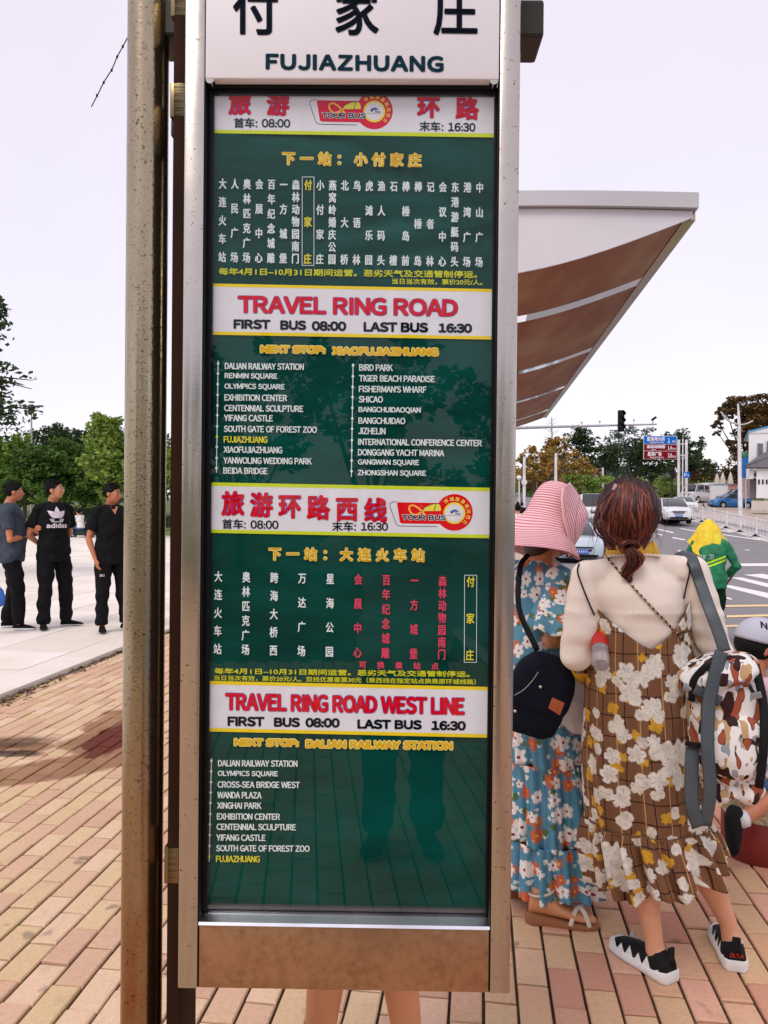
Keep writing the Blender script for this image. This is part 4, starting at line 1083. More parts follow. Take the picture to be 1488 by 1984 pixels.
for px, Y, top in ((1006, 60, 928),):
    t = thing('globe_lamp', 'low globe lamp at the far left of the road trees', 'lamp', PB(px, Y)); b = MB(); b.tube([PB(px, Y), W(px, top, Y)], .05, 8); b.build('pole', white_pole, t)
    b = MB(); b.ell(W(px, top-2, Y), (.2, .2, .2), 12, 8); b.build('globe', white_pole, t, smooth=True)
# hanging twig / festoon wire beside the post
t = thing('festoon_wire', 'thin black knotted wire hanging diagonally against the sky beside the post', 'wire', W(208, 147, 6))
pp = smooth_path([W(177, 207, 6), W(189, 184, 6), W(202, 158, 6), (W(217, 134, 6)), W(227, 110, 6), W(239, 88, 6), W(262, 40, 6.0), W(281, -40, 6)], 3)
b = MB(); b.tube(pp, .0046, 6); b.build('wire', MC['signal_black'], t)
for x, y in ((188, 185), (201, 160), (216.5, 136), (227, 110), (238, 90)): b = MB(); b.ell(W(x, y, 6), (.009, .009, .013), 8, 6); b.build('knot', MC['signal_black'], t)

# ------------------------------------------------------------------ road fence
def fpt(px, py, Y): p = W(px, py, Y); p.z = road_z(p.y); return p
fa = PB(1500, 39.5); fb = PB(1262, 66); fa.z = road_z(fa.y); fb.z = road_z(fb.y)
FN = thing('road_fence', 'long white railing along the far side of the road with black feet', 'fence', fa)
fw = mat('fence_white', (.74, .70, .72), .5, scale=3); L = (fb-fa).length; d = (fb-fa)/L; NB = 11; seg = L/NB
def fz(k): p = fa+(fb-fa)*k; p.z = road_z(p.y); return p
pick = 0
for i in range(NB+1):
    p = fz(i/NB); b = MB(); b.box(p+Vector((0, 0, .56)), (.09, .09, 1.12), Matrix.Rotation(atan2(d.y, d.x), 3, 'Z')); b.build('fence_post', fw, FN)
    b = MB(); b.rings([[p+Vector((cos(a)*r, sin(a)*r*.7, z)) for a in [2*pi*j/10 for j in range(10)]] for r, z in ((.3, 0.0), (.26, .06), (.12, .16), (.10, .2))]); b.build('fence_foot', MC['signal_black'], FN)
    if i == NB: break
    q = fz((i+1)/NB)
    for z in (.16, 1.0): b = MB(); b.tube([p+Vector((0, 0, z)), q+Vector((0, 0, z))], .028, 6); b.build('fence_rail', fw, FN)
    for k in range(1, 12):
        c = p.lerp(q, k/12); b = MB(); b.box(c+Vector((0, 0, .58)), (.024, .024, .86)); b.build('fence_bar', fw, FN)
# kerb stones under the fence
b = MB(); n2 = Vector((-d.y, d.x, 0))
for i in range(44):
    p = fz(i/44); q = fz((i+.62)/44); b.prism([p-n2*-.32, q-n2*-.32, q-n2*.2, p-n2*.2], (0, 0, .07))
o = b.build('fence_kerb', mat('pale_kerb', (.70, .64, .60), .8), None); tag(o, kind='structure')

# ------------------------------------------------------------------ far right: walls, parasols, building
wallw = mat('white_render', (.80, .78, .80), .7, var=.06, scale=1); btrim = mat('blue_trim', (.08, .35, .62), .6)
Yw = 84.0
def wbox(px0, px1, py0, py1, Y0, Y1):
    a = W(px0, py0, Y0); c = W(px1, py1, Y0); b = MB()
    k = min(1.0, (Y1-Y0))
    sh = (a.x+c.x)/2/Y0*(Y1-Y0)   # walls recede along the line of sight, so their sides stay hidden
    b.prism([(a.x, Y0, c.z), (c.x, Y0, c.z), (c.x, Y0, a.z), (a.x, Y0, a.z)], (sh if Y1-Y0 > 1 else 0, Y1-Y0, 0)); return b
t = thing('white_wall', 'low white wall with a blue coping behind the blue car', 'wall', PB(1410, Yw))
wbox(1377, 1437, 940, 985, Yw, Yw+.3).build('wall', wallw, t); wbox(1376, 1438, 938, 940, Yw-.05, Yw+.35).build('coping', btrim, t)
for i, (px, top, bot) in enumerate(((1389, 917, 941), (1400, 915, 941), (1415, 914, 940))):
    Y = Yw+1.5+i*.8; t = thing('closed_parasol', 'folded beige parasol above the white wall, %s of three' % ('leftmost', 'middle', 'rightmost')[i], 'parasol', PB(px, Y), 0, 'folded parasols above the white wall')
    a = W(px, bot, Y); h = W(px, top, Y).z-a.z; b = MB()
    b.rings([[Vector((a.x+cos(q*2*pi/14)*r*(1+.22*(q % 2)), a.y+sin(q*2*pi/14)*r*(1+.22*(q % 2)), a.z+h*z)) for q in range(14)] for r, z in ((.30, 0), (.27, .2), (.20, .55), (.10, .85), (.015, 1))]); b.build('canopy', mat('parasol_beige', (.60, .52, .44), .8), t, smooth=True)
    b = MB(); b.tube([PB(px, Y), a+Vector((0, 0, .05))], .03, 6); b.build('pole', white_pole, t)
t = thing('patterned_railing', 'short red and white lattice railing on the wall top', 'railing', PB(1421, Yw))
p0 = W(1411.5, 939, Yw-.1); p1 = W(1430, 948, Yw-.1)
for k in range(8):
    x = lerp(p0.x, p1.x, k/7); b = MB(); b.box((x, Yw-.12, (p0.z+p1.z)/2), (.05, .03, p0.z-p1.z)); b.build('bar', mat('rail_red', (.45, .04, .05), .6), t)
for z in (p0.z, p1.z): b = MB(); b.box(((p0.x+p1.x)/2, Yw-.12, z), (p1.x-p0.x+.06, .05, .05)); b.build('rail', MC['rail_red'], t)
# white building
BD = thing('white_building', 'white two storey house with blue roof edge and sloping porch roof', 'building', PB(1480, 70))
Yb = 70.0
wbox(1451, 1560, 838, 912, Yb, Yb+9).build('upper_wall', wallw, BD)
b = MB(); b.prism([W(1451, 838.5, Yb-.08), W(1451, 836, Yb-.08), W(1560, 808, Yb-.08), W(1560, 838.5, Yb-.08)], (3.9, 9, 0)); b.build('upper_wall', wallw, BD)
b = MB(); b.prism([W(1449.5, 838, Yb-.14), W(1449.5, 835, Yb-.14), W(1561, 807, Yb-.14), W(1561, 810, Yb-.14)], (3.9, 9.2, 0)); b.build('roof_edge', btrim, BD)
glassd = mat('window_dark', (.12, .13, .15), .15, 0)
for px0, px1, py0, py1 in ((1467, 1479, 858, 882), (1485, 1500, 854, 878)):
    w = wbox(px0, px1, py0, py1, Yb-.14, Yb-.05).build('window', mat('window_frame', (.6, .6, .62), .5), BD, bevel=.01)
    wbox(px0+1.2, px1-1.2, py0+1.2, py1-1.2, Yb-.17, Yb-.141).build('pane', glassd, w)
b = MB(); b.prism([W(1443, 905, Yb-2.6), W(1445, 901, Yb-2.6), W(1476, 878, Yb-.3), W(1560, 858, Yb-.3), W(1560, 905, Yb-2.6)], (0, .1, -.12)); b.build('porch_roof', mat('roof_grey', (.12, .11, .12), .7), BD)
wbox(1466, 1560, 905, 966, Yb-2.2, Yb-1).build('lower_wall', wallw, BD)
wbox(1453, 1465.5, 930, 966, Yb-1.3, Yb).build('doorway', mat('doorway_grey', (.16, .15, .15), .8), BD)
wbox(1452, 1460, 908, 928, Yb-2.0, Yb-1.4).build('porch_pillar', wallw, BD)
for k in range(5): wbox(1469.5+k*7.5, 1472.2+k*7.5, 929, 938, Yb-2.26, Yb-2.2).build('wall_slot', MC['signal_black'], BD)
t = thing('blue_banner', 'bright blue awning board between the big tree and the white house', 'sign', PB(1446, 72)); wbox(1438, 1452, 887, 926, 72, 72.3).build('panel', mat('banner_blue', (.02, .16, .50), .5), t)
b = MB(); p = W(1445, 926, 72.1); b.tube([PB(1445, 72.1), p], .05, 6); b.build('leg', white_pole, t)
t = thing('stone_planter', 'low stone ledge topped with grass at the right beside the white house', 'planter', PB(1475, 62)); wbox(1456, 1560, 970, 990, 62, 63.5).build('ledge', conc, t)
wbox(1456.5, 1560, 967.5, 970, 62.1, 63.4).build('turf', lawn, t)
t = thing('green_gazebo_roof', 'small domed green shelter roof left of the white house', 'shelter', PB(1444, 76)); c = W(1445, 884, 76); b = MB(); b.ell(c, (.55, .5, .45), 14, 8); b.tube([PB(1445, 76), c], .05, 6); b.build('dome', mat('gazebo_green', (.03, .16, .08), .6), t, smooth=True)
t = thing('pink_fence', 'pale pink fence panels right of the lamp pole', 'fence', PB(1445, 74))
for k in range(6): wbox(1437+k*2.6, 1439.2+k*2.6, 926, 966, 73.5, 73.6).build('panel', mat('fence_pink', (.66, .50, .50), .7), t)
for i, (px, py, Y) in enumerate(((1344.5, 977, 73), (1362.5, 978, 72))):
    p = PB(px, Y); t = thing('traffic_cone', 'orange traffic cone near the fence, %s of two' % ('left', 'right')[i], 'traffic cone', p, 0, 'cones beside the car park')
    b = MB(); b.cyl(p+Vector((0, 0, .05)), .17, .62, 12, .03); b.build('cone', mat('cone_orange', (.6, .13, .03), .6) if i == 0 else mat('cone_dark', (.08, .02, .015), .6), t); b = MB(); b.box(p+Vector((0, 0, .02)), (.4, .4, .05)); b.build('base', MC['signal_black'], t)

# ------------------------------------------------------------------ vehicles
tyre = mat('tyre', (.012, .012, .012), .8); rimm = mat('wheel_rim', (.5, .5, .52), .3, .8); cglass = mat('car_glass', (.03, .035, .04), .06, spec=.8, var=.05)
plate_m = ink('plate_blue', 20, 95, 200); lampm = mat('headlamp', (.55, .58, .62), .12, .4); trim = mat('car_trim_black', (.01, .01, .011), .5)
redlamp = mat('tail_lamp', (.30, .01, .012), .2)
def carpaint(nm, col):
    if nm in MC: return MC[nm]
    t = NT(nm); t.b.inputs['Coat Weight'].default_value = .8; t.b.inputs['Coat Roughness'].default_value = .05
    MC[nm] = t.fin(t.mix(t.mapr(t.noise(t.tc('Object'), 2, 4), .3, .7), tuple(v*.9 for v in col), col), .4, .15); return MC[nm]
def car(label, px, Y, rz, col, kind='sedan', L=4.5, Wd=1.78, Hh=1.45, lights='front', cat='car', grp=None, z=None):
    p = PB(px, Y) if z is None else W(px, 985, Y)
    if z is not None: p.z = z
    p.z = max(p.z, road_z(p.y)+(.0 if z is None else 0))
    sl = (road_z(Y+2)-road_z(Y-2))/4
    R = Matrix.Rotation(rz, 3, 'Z') @ Matrix.Rotation(-sl*cos(rz), 3, 'X') if kind != 'flat' else Matrix.Rotation(rz, 3, 'Z')
    t = thing({'sedan': 'parked_sedan', 'hatch': 'hatchback', 'mpv': 'minivan', 'suv': 'sport_utility_car', 'van': 'van'}[kind], label, cat, p, rot=R, group=grp)
    P = lambda v: R @ Vector(v)+p     # local: front faces -Y
    hl = L/2
    pr = {'sedan': [(-1, .30, .62, None), (-.97, .22, .72, None), (-.80, .2, .86, None), (-.42, .2, .96, .97), (-.14, .2, .98, 1.40), (.15, .2, .98, 1.45), (.45, .2, .98, 1.36), (.70, .2, .98, 1.0), (.95, .22, .96, None), (1, .32, .8, None)],
          'hatch': [(-1, .30, .60, None), (-.96, .22, .74, None), (-.80, .2, .90, None), (-.52, .2, .98, 1.0), (-.18, .2, 1.0, 1.46), (.2, .2, 1.02, 1.52), (.62, .2, 1.04, 1.44), (.92, .22, 1.05, 1.08), (.985, .3, .9, None), (1, .34, .7, None)],
          'mpv': [(-1, .32, .72, None), (-.97, .24, .88, None), (-.85, .22, 1.02, None), (-.66, .22, 1.10, 1.12), (-.32, .22, 1.12, 1.68), (.2, .22, 1.12, 1.75), (.7, .22, 1.12, 1.72), (.93, .24, 1.12, 1.30), (.99, .3, 1.05, None), (1, .4, .8, None)],
          'suv': [(-1, .36, .75, None), (-.97, .28, .92, None), (-.8, .26, 1.05, None), (-.5, .26, 1.10, 1.12), (-.2, .26, 1.12, 1.62), (.2, .26, 1.12, 1.70), (.7, .26, 1.12, 1.64), (.94, .28, 1.1, 1.2), (.99, .35, 1.0, None), (1, .4, .8, None)],
          'van': [(-1, .36, .9, None), (-.98, .28, 1.08, None), (-.9, .26, 1.2, None), (-.82, .26, 1.25, 1.28), (-.6, .26, 1.3, 2.1), (.2, .26, 1.3, 2.2), (.9, .26, 1.3, 2.18), (.97, .26, 1.3, 1.9), (.995, .3, 1.2, None), (1, .4, 1.0, None)]}[kind]
    sc = Hh/max(q[3] or 0 for q in pr); w2 = Wd/2
    paint = carpaint('paint_%d_%d_%d' % tuple(int(v*100) for v in col), col)
    b = MB(); rr = []
    for f, zb, zt, _ in pr:
        k = 1-.10*max(0, abs(f)-.78)/.22*1.6; w = w2*k; zb *= sc; zt *= sc
        rr.append([P((x, f*hl, z)) for x, z in ((-w*.92, zb), (-w, zb+.14), (-w, zb+(zt-zb)*.6), (-w*.97, zt-.05), (-w*.90, zt), (0, zt+.025), (w*.90, zt), (w*.97, zt-.05), (w, zb+(zt-zb)*.6), (w, zb+.14), (w*.92, zb))])
    b.rings(rr, True, True); body = b.build('body', paint, t, smooth='auto')
    gh = [q for q in pr if q[3]]
    b = MB(); rr = []; rt = MB(); r2_ = []
    for f, zb, zt, zr_ in gh:
        zt *= sc; zr_ *= sc; k = (zr_-zt)/(max(q[3]-q[2] for q in gh)*sc); wb = w2*.90; wt = w2*(.90-.17*k)
        rr.append([P((x, f*hl, z)) for x, z in ((-wb, zt-.03), (-wt, zr_-.02), (-wt*.8, zr_+.01), (0, zr_+.03), (wt*.8, zr_+.01), (wt, zr_-.02), (wb, zt-.03))])
        if k > .7: r2_.append([P((x, f*hl, z)) for x, z in ((-wt*1.01, zr_-.05), (-wt*.99, zr_), (-wt*.8, zr_+.03), (0, zr_+.05), (wt*.8, zr_+.03), (wt*.99, zr_), (wt*1.01, zr_-.05))])
    b.rings(rr, True, True); b.build('glasshouse', cglass, t, smooth='auto')
    if len(r2_) > 1: rt.rings(r2_, True, True); rt.build('roof', paint, t, smooth='auto')
    # pillars
    b = MB()
    fp = [q for q in gh]
    for sx in (-1, 1):
        for (qa, qb) in ((fp[0], fp[1]), (fp[-2], fp[-1])):
            pts = [P((sx*(w2*.90-.17*w2*((q[3]-q[2])*sc/(max(g[3]-g[2] for g in gh)*sc)))*1.005, q[0]*hl, q[3]*sc-.01)) for q in (qa, qb)]; b.tube(pts, .04, 6)
        for f in ([.12] if kind in ('sedan', 'hatch') else [-.02, .42]):
            zt = table([(q[0], q[2]) for q in pr], f)*sc; zr_ = table([(q[0], q[3]) for q in gh], f)*sc; b.tube([P((sx*w2*.905, f*hl, zt-.02)), P((sx*w2*.745, f*hl, zr_))], .035, 6)
    b.build('pillars', paint, t)['kind'] = 'stuff'
    for sx in (-1, 1):
        for f in (-.62, .60):
            wh = MB(); r = .32 if kind in ('sedan', 'hatch') else .35; c = P((sx*(w2-.09), f*hl, r)); ax = R @ Vector((1, 0, 0))
            wh.tube([c-ax*.11, c-ax*.105, c+ax*.105, c+ax*.11], [r*.93, r, r, r*.93], 20); w_ = wh.build('wheel', tyre, t, smooth='auto')
            wh = MB(); wh.tube([c+ax*sx*.085, c+ax*sx*.118], [r*.66, r*.6], 10); wh.build('rim', rimm, w_)
            wh = MB(); wh.tube([P((sx*(w2-.17), f*hl, r+.02)), P((sx*(w2+.004), f*hl, r+.02))], r*1.14, 20); wh.build('wheel_arch', trim, t, smooth='auto')
    fz_ = lambda f: table([(q[0], q[2]) for q in pr], f)*sc
    g = -hl if lights == 'front' else hl; sg = -1 if lights == 'front' else 1
    for sx in (-1, 1):
        b = MB(); zt = fz_(sg*.97)
        b.prism([P((sx*w2*.46, g*.99, zt-.10)), P((sx*w2*.84, g*.955, zt-.02)), P((sx*w2*.86, g*.955, zt-.15)), P((sx*w2*.50, g*.995, zt-.20))], R @ Vector((0, sg*.03, 0))); b.build('headlight' if sg < 0 else 'tail_light', lampm if sg < 0 else redlamp, t, bevel=.005)
        b = MB(); mz = fz_(-.4)+.04; b.ell(P((sx*(w2+.08), -hl*.40, mz)), (.11, .07, .07), 10, 6, R); b.build('mirror', paint, t, smooth=True)
        if sg < 0:
            b = MB(); b.prism([P((sx*w2*.52, g*1.0, .34)), P((sx*w2*.86, g*.965, .38)), P((sx*w2*.80, g*.97, .30)), P((sx*w2*.56, g*1.0, .27))], R @ Vector((0, -.03, 0))); b.build('fog_recess', trim, t)
    if sg < 0:
        b = MB(); zt = fz_(-.97); b.prism([P((-w2*.44, g*1.003, zt-.10)), P((w2*.44, g*1.003, zt-.10)), P((w2*.36, g*1.006, zt-.25)), P((-w2*.36, g*1.006, zt-.25))], R @ Vector((0, -.015, 0))); b.build('grille', trim, t)
        b = MB(); b.box(P((0, g*1.015, zt-.17)), (w2*.75, .02, .025), R); b.build('grille_bar', lampm, t)
        b = MB(); b.prism([P((-w2*.5, g*1.003, .36)), P((w2*.5, g*1.003, .36)), P((w2*.58, g*1.0, .24)), P((-w2*.58, g*1.0, .24))], R @ Vector((0, -.015, 0))); b.build('lower_intake', trim, t)
    b = MB(); b.box(P((0, g*1.012, .46 if sg < 0 else .75)), (.44, .03, .14), R); pl = b.build('number_plate', plate_m, t)
    b = MB()
    for k in range(6): b.box(P((-.16+k*.064, g*1.012+sg*.018, .46 if sg < 0 else .75)), (.028, .004, .08), R)
    b.build('plate_marks', WHT, pl)['kind'] = 'stuff'
    b = MB(); b.box(P((0, 0, .22)), (Wd*.9, L*.86, .1), R); b.build('underbody', trim, t)
    return t
SILV = (.50, .56, .60); WHC = (.74, .74, .76)
car('silver blue sedan nearest in the queue, half hidden by the pink hat', 1106, 29, -.06, (.50, .58, .64), 'sedan', 4.5, 1.72, grp='vehicles coming along the road')
car('second silver sedan just behind the first, left of the red hair', 1143, 34.5, -.08, (.52, .57, .62), 'sedan', 4.5, 1.74, grp='vehicles coming along the road')
car('white van far behind the silver sedans between the hat and the red hair', 1144, 47, -.1, WHC, 'van', 5.0, 1.9, 2.0, grp='vehicles coming along the road', cat='van')
car('white minivan with its front to the camera right of the red hair', 1298, 50.5, -.12, WHC, 'mpv', 4.6, 1.80, 1.66, grp='vehicles coming along the road', cat='minivan')
car('white sedan waiting behind the white minivan', 1323, 66, -.15, WHC, 'sedan', 4.5, 1.75, 1.35, grp='vehicles coming along the road')
car('brown car seen from behind climbing the road above the minivan', 1291, 98, .0, (.14, .075, .075), 'suv', 4.5, 1.8, 1.7, 'rear', grp='vehicles going up the road')
car('pale car ahead of the brown car on the slope', 1268, 100, .0, (.4, .42, .5), 'sedan', 4.5, 1.75, 1.4, 'rear', grp='vehicles going up the road')
car('bright blue hatchback parked side on beyond the fence', 1416, 76, -pi/2+.1, (.01, .15, .42), 'hatch', 4.1, 1.7, 1.48, grp='cars in the car park', z=None)
car('white van parked by the pole group beyond the fence', 1352, 86, -.9, WHC, 'van', 4.9, 1.8, 2.1, grp='cars in the car park', cat='van')
car('black car mostly hidden behind the blue hatchback', 1430, 81, -pi/2, (.01, .01, .012), 'suv', 4.2, 1.7, 1.85, grp='cars in the car park')
t = thing('delivery_truck_box', 'plain white box body standing right of the parked white van', 'truck', PB(1368, 88)); p = PB(1368, 88)
b = MB(); b.box(p+Vector((0, 0, 1.35)), (1.6, 3.2, 1.7)); b.build('box_body', wallw, t, bevel=.04); b = MB(); b.box(p+Vector((0, 0, .42)), (1.5, 3, .2)); b.build('chassis', trim, t)
for sx in (-.6, .6): b = MB(); b.tube([p+Vector((sx-.1, -1, .3)), p+Vector((sx+.1, -1, .3))], .3, 14); b.build('wheel', tyre, t)
# stall table at the left of the road
t = thing('market_table', 'small table with a mint green cloth at the far pavement edge', 'table', PB(1014, 27)); p = PB(1014, 27)
b = MB(); b.box(p+Vector((0, 0, .78)), (1.0, .6, .04)); b.build('table_top', white_pole, t)
b = MB(); b.box(p+Vector((0, 0, .70)), (1.06, .66, .12)); b.build('cloth_edge', mat('mint', (.16, .42, .36), .7), t)
for sx in (-1, 1):
    for sy in (-1, 1): b = MB(); b.box(p+Vector((sx*.45, sy*.25, .32)), (.04, .04, .64)); b.build('leg', grey_pole, t)
# red stone drum the boy sits on
dp = Vector((1.68, 3.42, 0)); t = thing('stone_drum', 'round dark red drum with a rough sandy rim on the pavement under the boy', 'bollard', dp)
b = MB(); b.rings([[dp+Vector((cos(2*pi*j/40)*r, sin(2*pi*j/40)*r, z)) for j in range(40)] for r, z in ((.155, 0), (.160, .01), (.160, .17), (.157, .178))]); b.build('drum', mat('drum_red', (.18, .015, .012), .5, scale=12, dirt=(.05, .01, .01)), t, smooth='auto')
b = MB(); b.rings([[dp+Vector((cos(2*pi*j/40)*r, sin(2*pi*j/40)*r, z)) for j in range(40)] for r, z in ((.156, .179), (.158, .20), (.155, .265), (.145, .275))]); b.build('sandy_rim', mat('gravel_rim', (.50, .42, .24), .9, var=.5, scale=70, bump=.6, bscale=120, dirt=(.12, .07, .03)), t, smooth='auto')
# ------------------------------------------------------------------ people
skin = mat('skin', (.64, .31, .18), .5, var=.07, scale=9, bump=.04, bscale=150)
skin_w = mat('skin_warm', (.58, .25, .12), .5, var=.08, scale=9)
skin_t = mat('skin_tan', (.50, .18, .085), .5, var=.08, scale=9)
hairb = NT('black_hair'); _o = hairb.tc('Object'); hairb.bump(hairb.noise(hairb.vmul(_o, (3, 3, .5)), 120, 2), .5, .003)
hairb = hairb.fin((.004, .003, .003), .7, 0, .2)
eyew = mat('eye_white', (.7, .68, .66), .2); eyeb = mat('eye_dark', (.01, .008, .008), .15); lipm = mat('lips', (.42, .12, .10), .5)
blackc = NT('black_cloth'); _o = blackc.tc('Object'); blackc.bump(blackc.noise(_o, 9, 3), .5, .03)
blackc = blackc.fin(blackc.mix(blackc.noise(_o, 12, 3), (.004, .004, .005), (.009, .009, .010)), .9, 0, .15)

def fuse(mb, voxel, smooth=4):
    """raw lofts -> one continuous surface"""
    me = mb.mesh('tmp'); o = bpy.data.objects.new('tmp', me); COL.objects.link(o)
    bm = bmesh.new(); bm.from_mesh(me); bmesh.ops.recalc_face_normals(bm, faces=bm.faces); bm.to_mesh(me); bm.free()
    r = o.modifiers.new('r', 'REMESH'); r.mode = 'VOXEL'; r.voxel_size = voxel; r.adaptivity = 0
    if smooth: s = o.modifiers.new('s', 'SMOOTH'); s.iterations = smooth; s.factor = .5
    dg = bpy.context.evaluated_depsgraph_get(); out = bpy.data.meshes.new_from_object(o.evaluated_get(dg))
    bpy.data.objects.remove(o); bpy.data.meshes.remove(me)
    return out
def vnoise(me, amp, sc, seed=0.0, f=None):
    """cloth folds: push vertices along normals by a soft noise"""
    ns = [v.normal.copy() for v in me.vertices]
    for v, n in zip(me.vertices, ns):
        a = amp*(f(v.co) if f else 1)
        if a: v.co += n*a*(.42+noise.noise(Vector((v.co.x*sc[0]+seed, v.co.y*sc[1], v.co.z*sc[2]))))
class Fig:
    """joints in the person's own frame: +Y the way they face, +X their right hand side... scaled by height"""
    def __init__(s, loc, yaw, H, wide=1.0, **ov):
        s.loc = Vector(loc); s.R = Matrix.Rotation(yaw, 3, 'Z'); s.H = H; s.w = wide
        J = dict(head=(0, .012, .937), neck=(0, -.012, .862), chest=(0, -.005, .745), waist=(0, .004, .625), pelvis=(0, 0, .535),
                 shR=(.104, -.01, .793), shL=(-.104, -.01, .793), elR=(.135, -.02, .628), elL=(-.135, -.02, .628), wrR=(.142, .03, .49), wrL=(-.142, .03, .49),
                 hiR=(.052, 0, .515), hiL=(-.052, 0, .515), knR=(.058, .008, .285), knL=(-.058, .008, .285), anR=(.062, -.012, .048), anL=(-.062, -.012, .048),
                 toR=(.085, .085, .018), toL=(-.085, .085, .018))
        for k, v in J.items(): J[k] = Vector(v)*H
        for k, v in ov.items():
            J[k] = Vector(v) if k[0] != '_' else v
        s.J = J; s.hy = ov.get('_hy', 0.0); s.hp = ov.get('_hp', 0.0)
    def P(s, v): return s.R @ Vector(v)+s.loc
    def j(s, k): return s.P(s.J[k])
def limb(b, F_, a, m, c, ra, rm, rc, seg=12, bul=1.0):
    A, M_, C = F_.j(a), F_.j(m), F_.j(c)
    pts = [A, A.lerp(M_, .35), A.lerp(M_, .8), M_, M_.lerp(C, .25), M_.lerp(C, .7), C]
    b.tube(pts, [ra, ra*.97, lerp(ra, rm, .8), rm, lerp(rm, rc, .12)*1.06*bul, lerp(rm, rc, .75), rc], seg)
    for p, r in ((A, ra), (M_, rm), (C, rc)): b.ell(p, (r, r, r), 12, 8)
def torso(b, F_, g=0.0, belly=0.0, top=.83, bot=.50, bust=0.0, hipw=1.0):
    H = F_.H; w = F_.w; rr = []
    P_, W2, Ch, Nk = F_.J['pelvis'], F_.J['waist'], F_.J['chest'], F_.J['neck']
    tb = [(.47, (.080*hipw, .060)), (.53, (.092*hipw, .066)), (.58, (.086*hipw, .062)), (.635, (.078, .058+belly)), (.70, (.087, .062+belly*.6)), (.755, (.096, .066+bust)), (.795, (.094, .058)), (.82, (.066, .044)), (.845, (.040, .036)), (.87, (.034, .034))]
    ctr = [(.5, P_), (.535, P_), (.625, W2), (.745, Ch), (.862, Nk), (.9, Nk)]
    n = 15
    if top > .8:
        for s_ in 'RL':
            S0 = F_.j('sh'+s_); N0 = F_.j('neck')-Vector((0, 0, .035*H)); b.tube([N0, N0.lerp(S0, .5)+Vector((0, 0, .004)), S0], [.040*H/1.7+g, .044*H/1.7+g, .046*H/1.7+g], 14)
    for i in range(n+1):
        z = lerp(bot, top, i/n); a, c = table(tb, z)
        cx = Vector(table([(q, tuple(v)) for q, v in ctr], z)); zz = cx.z+ (z-[0][0])*0
        p = Vector((cx.x, cx.y, z*H if abs(Ch.y) < .1 and abs(P_.z-.535*H) < .02 else cx.z))
        a = (a*w)*H+g; c = c*w*H+g
        rr.append([F_.P(p+Vector((cos(t)*a*(1-.06*abs(sin(2*t))), sin(t)*c, 0))) for t in [2*pi*k/24 for k in range(24)]])
    b.rings(rr, True, True)
def hand(b, F_, wr, el, side, curl=.5, s=1.0, dirv=None):
    W0, E0 = F_.j(wr), F_.j(el); d = (Vector(dirv) if dirv else (W0-E0)).normalized(); k = F_.H/1.75*s
    up = F_.R @ Vector((side, 0, 0)); sd = d.cross(up)
    if sd.length < .1: sd = d.orthogonal()
    sd.normalize(); nrm = sd.cross(d).normalized()   # sd runs across the palm
    b.tube([W0-d*.02*k, W0+d*.02*k, W0+d*.055*k, W0+d*.09*k], [(.019*k, .026*k), (.017*k, .034*k), (.015*k, .042*k), (.012*k, .040*k)], 12, up=nrm)
    for i, (o, L) in enumerate(((-.030, .070), (-.010, .079), (.010, .074), (.029, .058))):
        p0 = W0+d*.075*k+sd*o*k; c = -nrm*side if side else -nrm; q = [p0]; dd = d.copy()
        for st in (.40, .33, .27):
            q.append(q[-1]+dd*L*k*st); dd = (dd+c*curl*.8).normalized()
        b.tube(q, [.0085*k, .0082*k, .0075*k, .0062*k], 8); b.ell(q[-1], (.0062*k,)*3, 8, 6)
    p0 = W0+d*.025*k-sd*.022*k; q = [p0, p0+(d*.5-sd*.8)*.033*k, p0+(d*.5-sd*.8)*.033*k+(d*.9-sd*.25)*.03*k, p0+(d*.5-sd*.8)*.033*k+(d*.9-sd*.25)*.05*k]
    b.tube(q, [.012*k, .0105*k, .009*k, .007*k], 8)
def head_parts(b, F_, face=True):
    k = F_.H/1.75; c = F_.j('head'); HR = F_.R @ Matrix.Rotation(F_.hy, 3, 'Z') @ Matrix.Rotation(F_.hp, 3, 'X'); F_.HR = HR; F_.hc = c
    q = lambda x, y, z: c+HR @ (Vector((x, y, z))*k)
    F_.q = q
    b.ell(q(0, -.012, .022), (.076*k, .095*k, .088*k), 22, 14, HR); b.ell(q(0, .022, -.035), (.060*k, .064*k, .078*k), 20, 12, HR)
    b.ell(q(0, .045, -.085), (.030*k, .030*k, .022*k), 12, 8, HR); b.ell(q(0, .030, -.005), (.066*k, .060*k, .055*k), 16, 10, HR)
    b.tube([q(0, .078, .012), q(0, .094, -.010), q(0, .106, -.030), q(0, .090, -.040)], [.008*k, .0095*k, .014*k, .010*k], 10)
    for sx in (-1, 1):
        b.ell(q(sx*.077, -.008, -.012), (.010*k, .020*k, .032*k), 12, 8, HR); b.ell(q(sx*.030, .074, .020), (.022*k, .012*k, .008*k), 10, 6, HR); b.ell(q(sx*.036, .066, -.03), (.022*k, .018*k, .022*k), 10, 6, HR)
    b.ell(q(0, .083, -.058), (.024*k, .010*k, .010*k), 10, 6, HR)
    b.tube([F_.j('neck')-Vector((0, 0, .04*k)), F_.j('neck')+Vector((0, 0, .0)), c+HR @ Vector((0, -.012*k, -.055*k))], [.066*k*F_.w, .056*k, .055*k], 16)
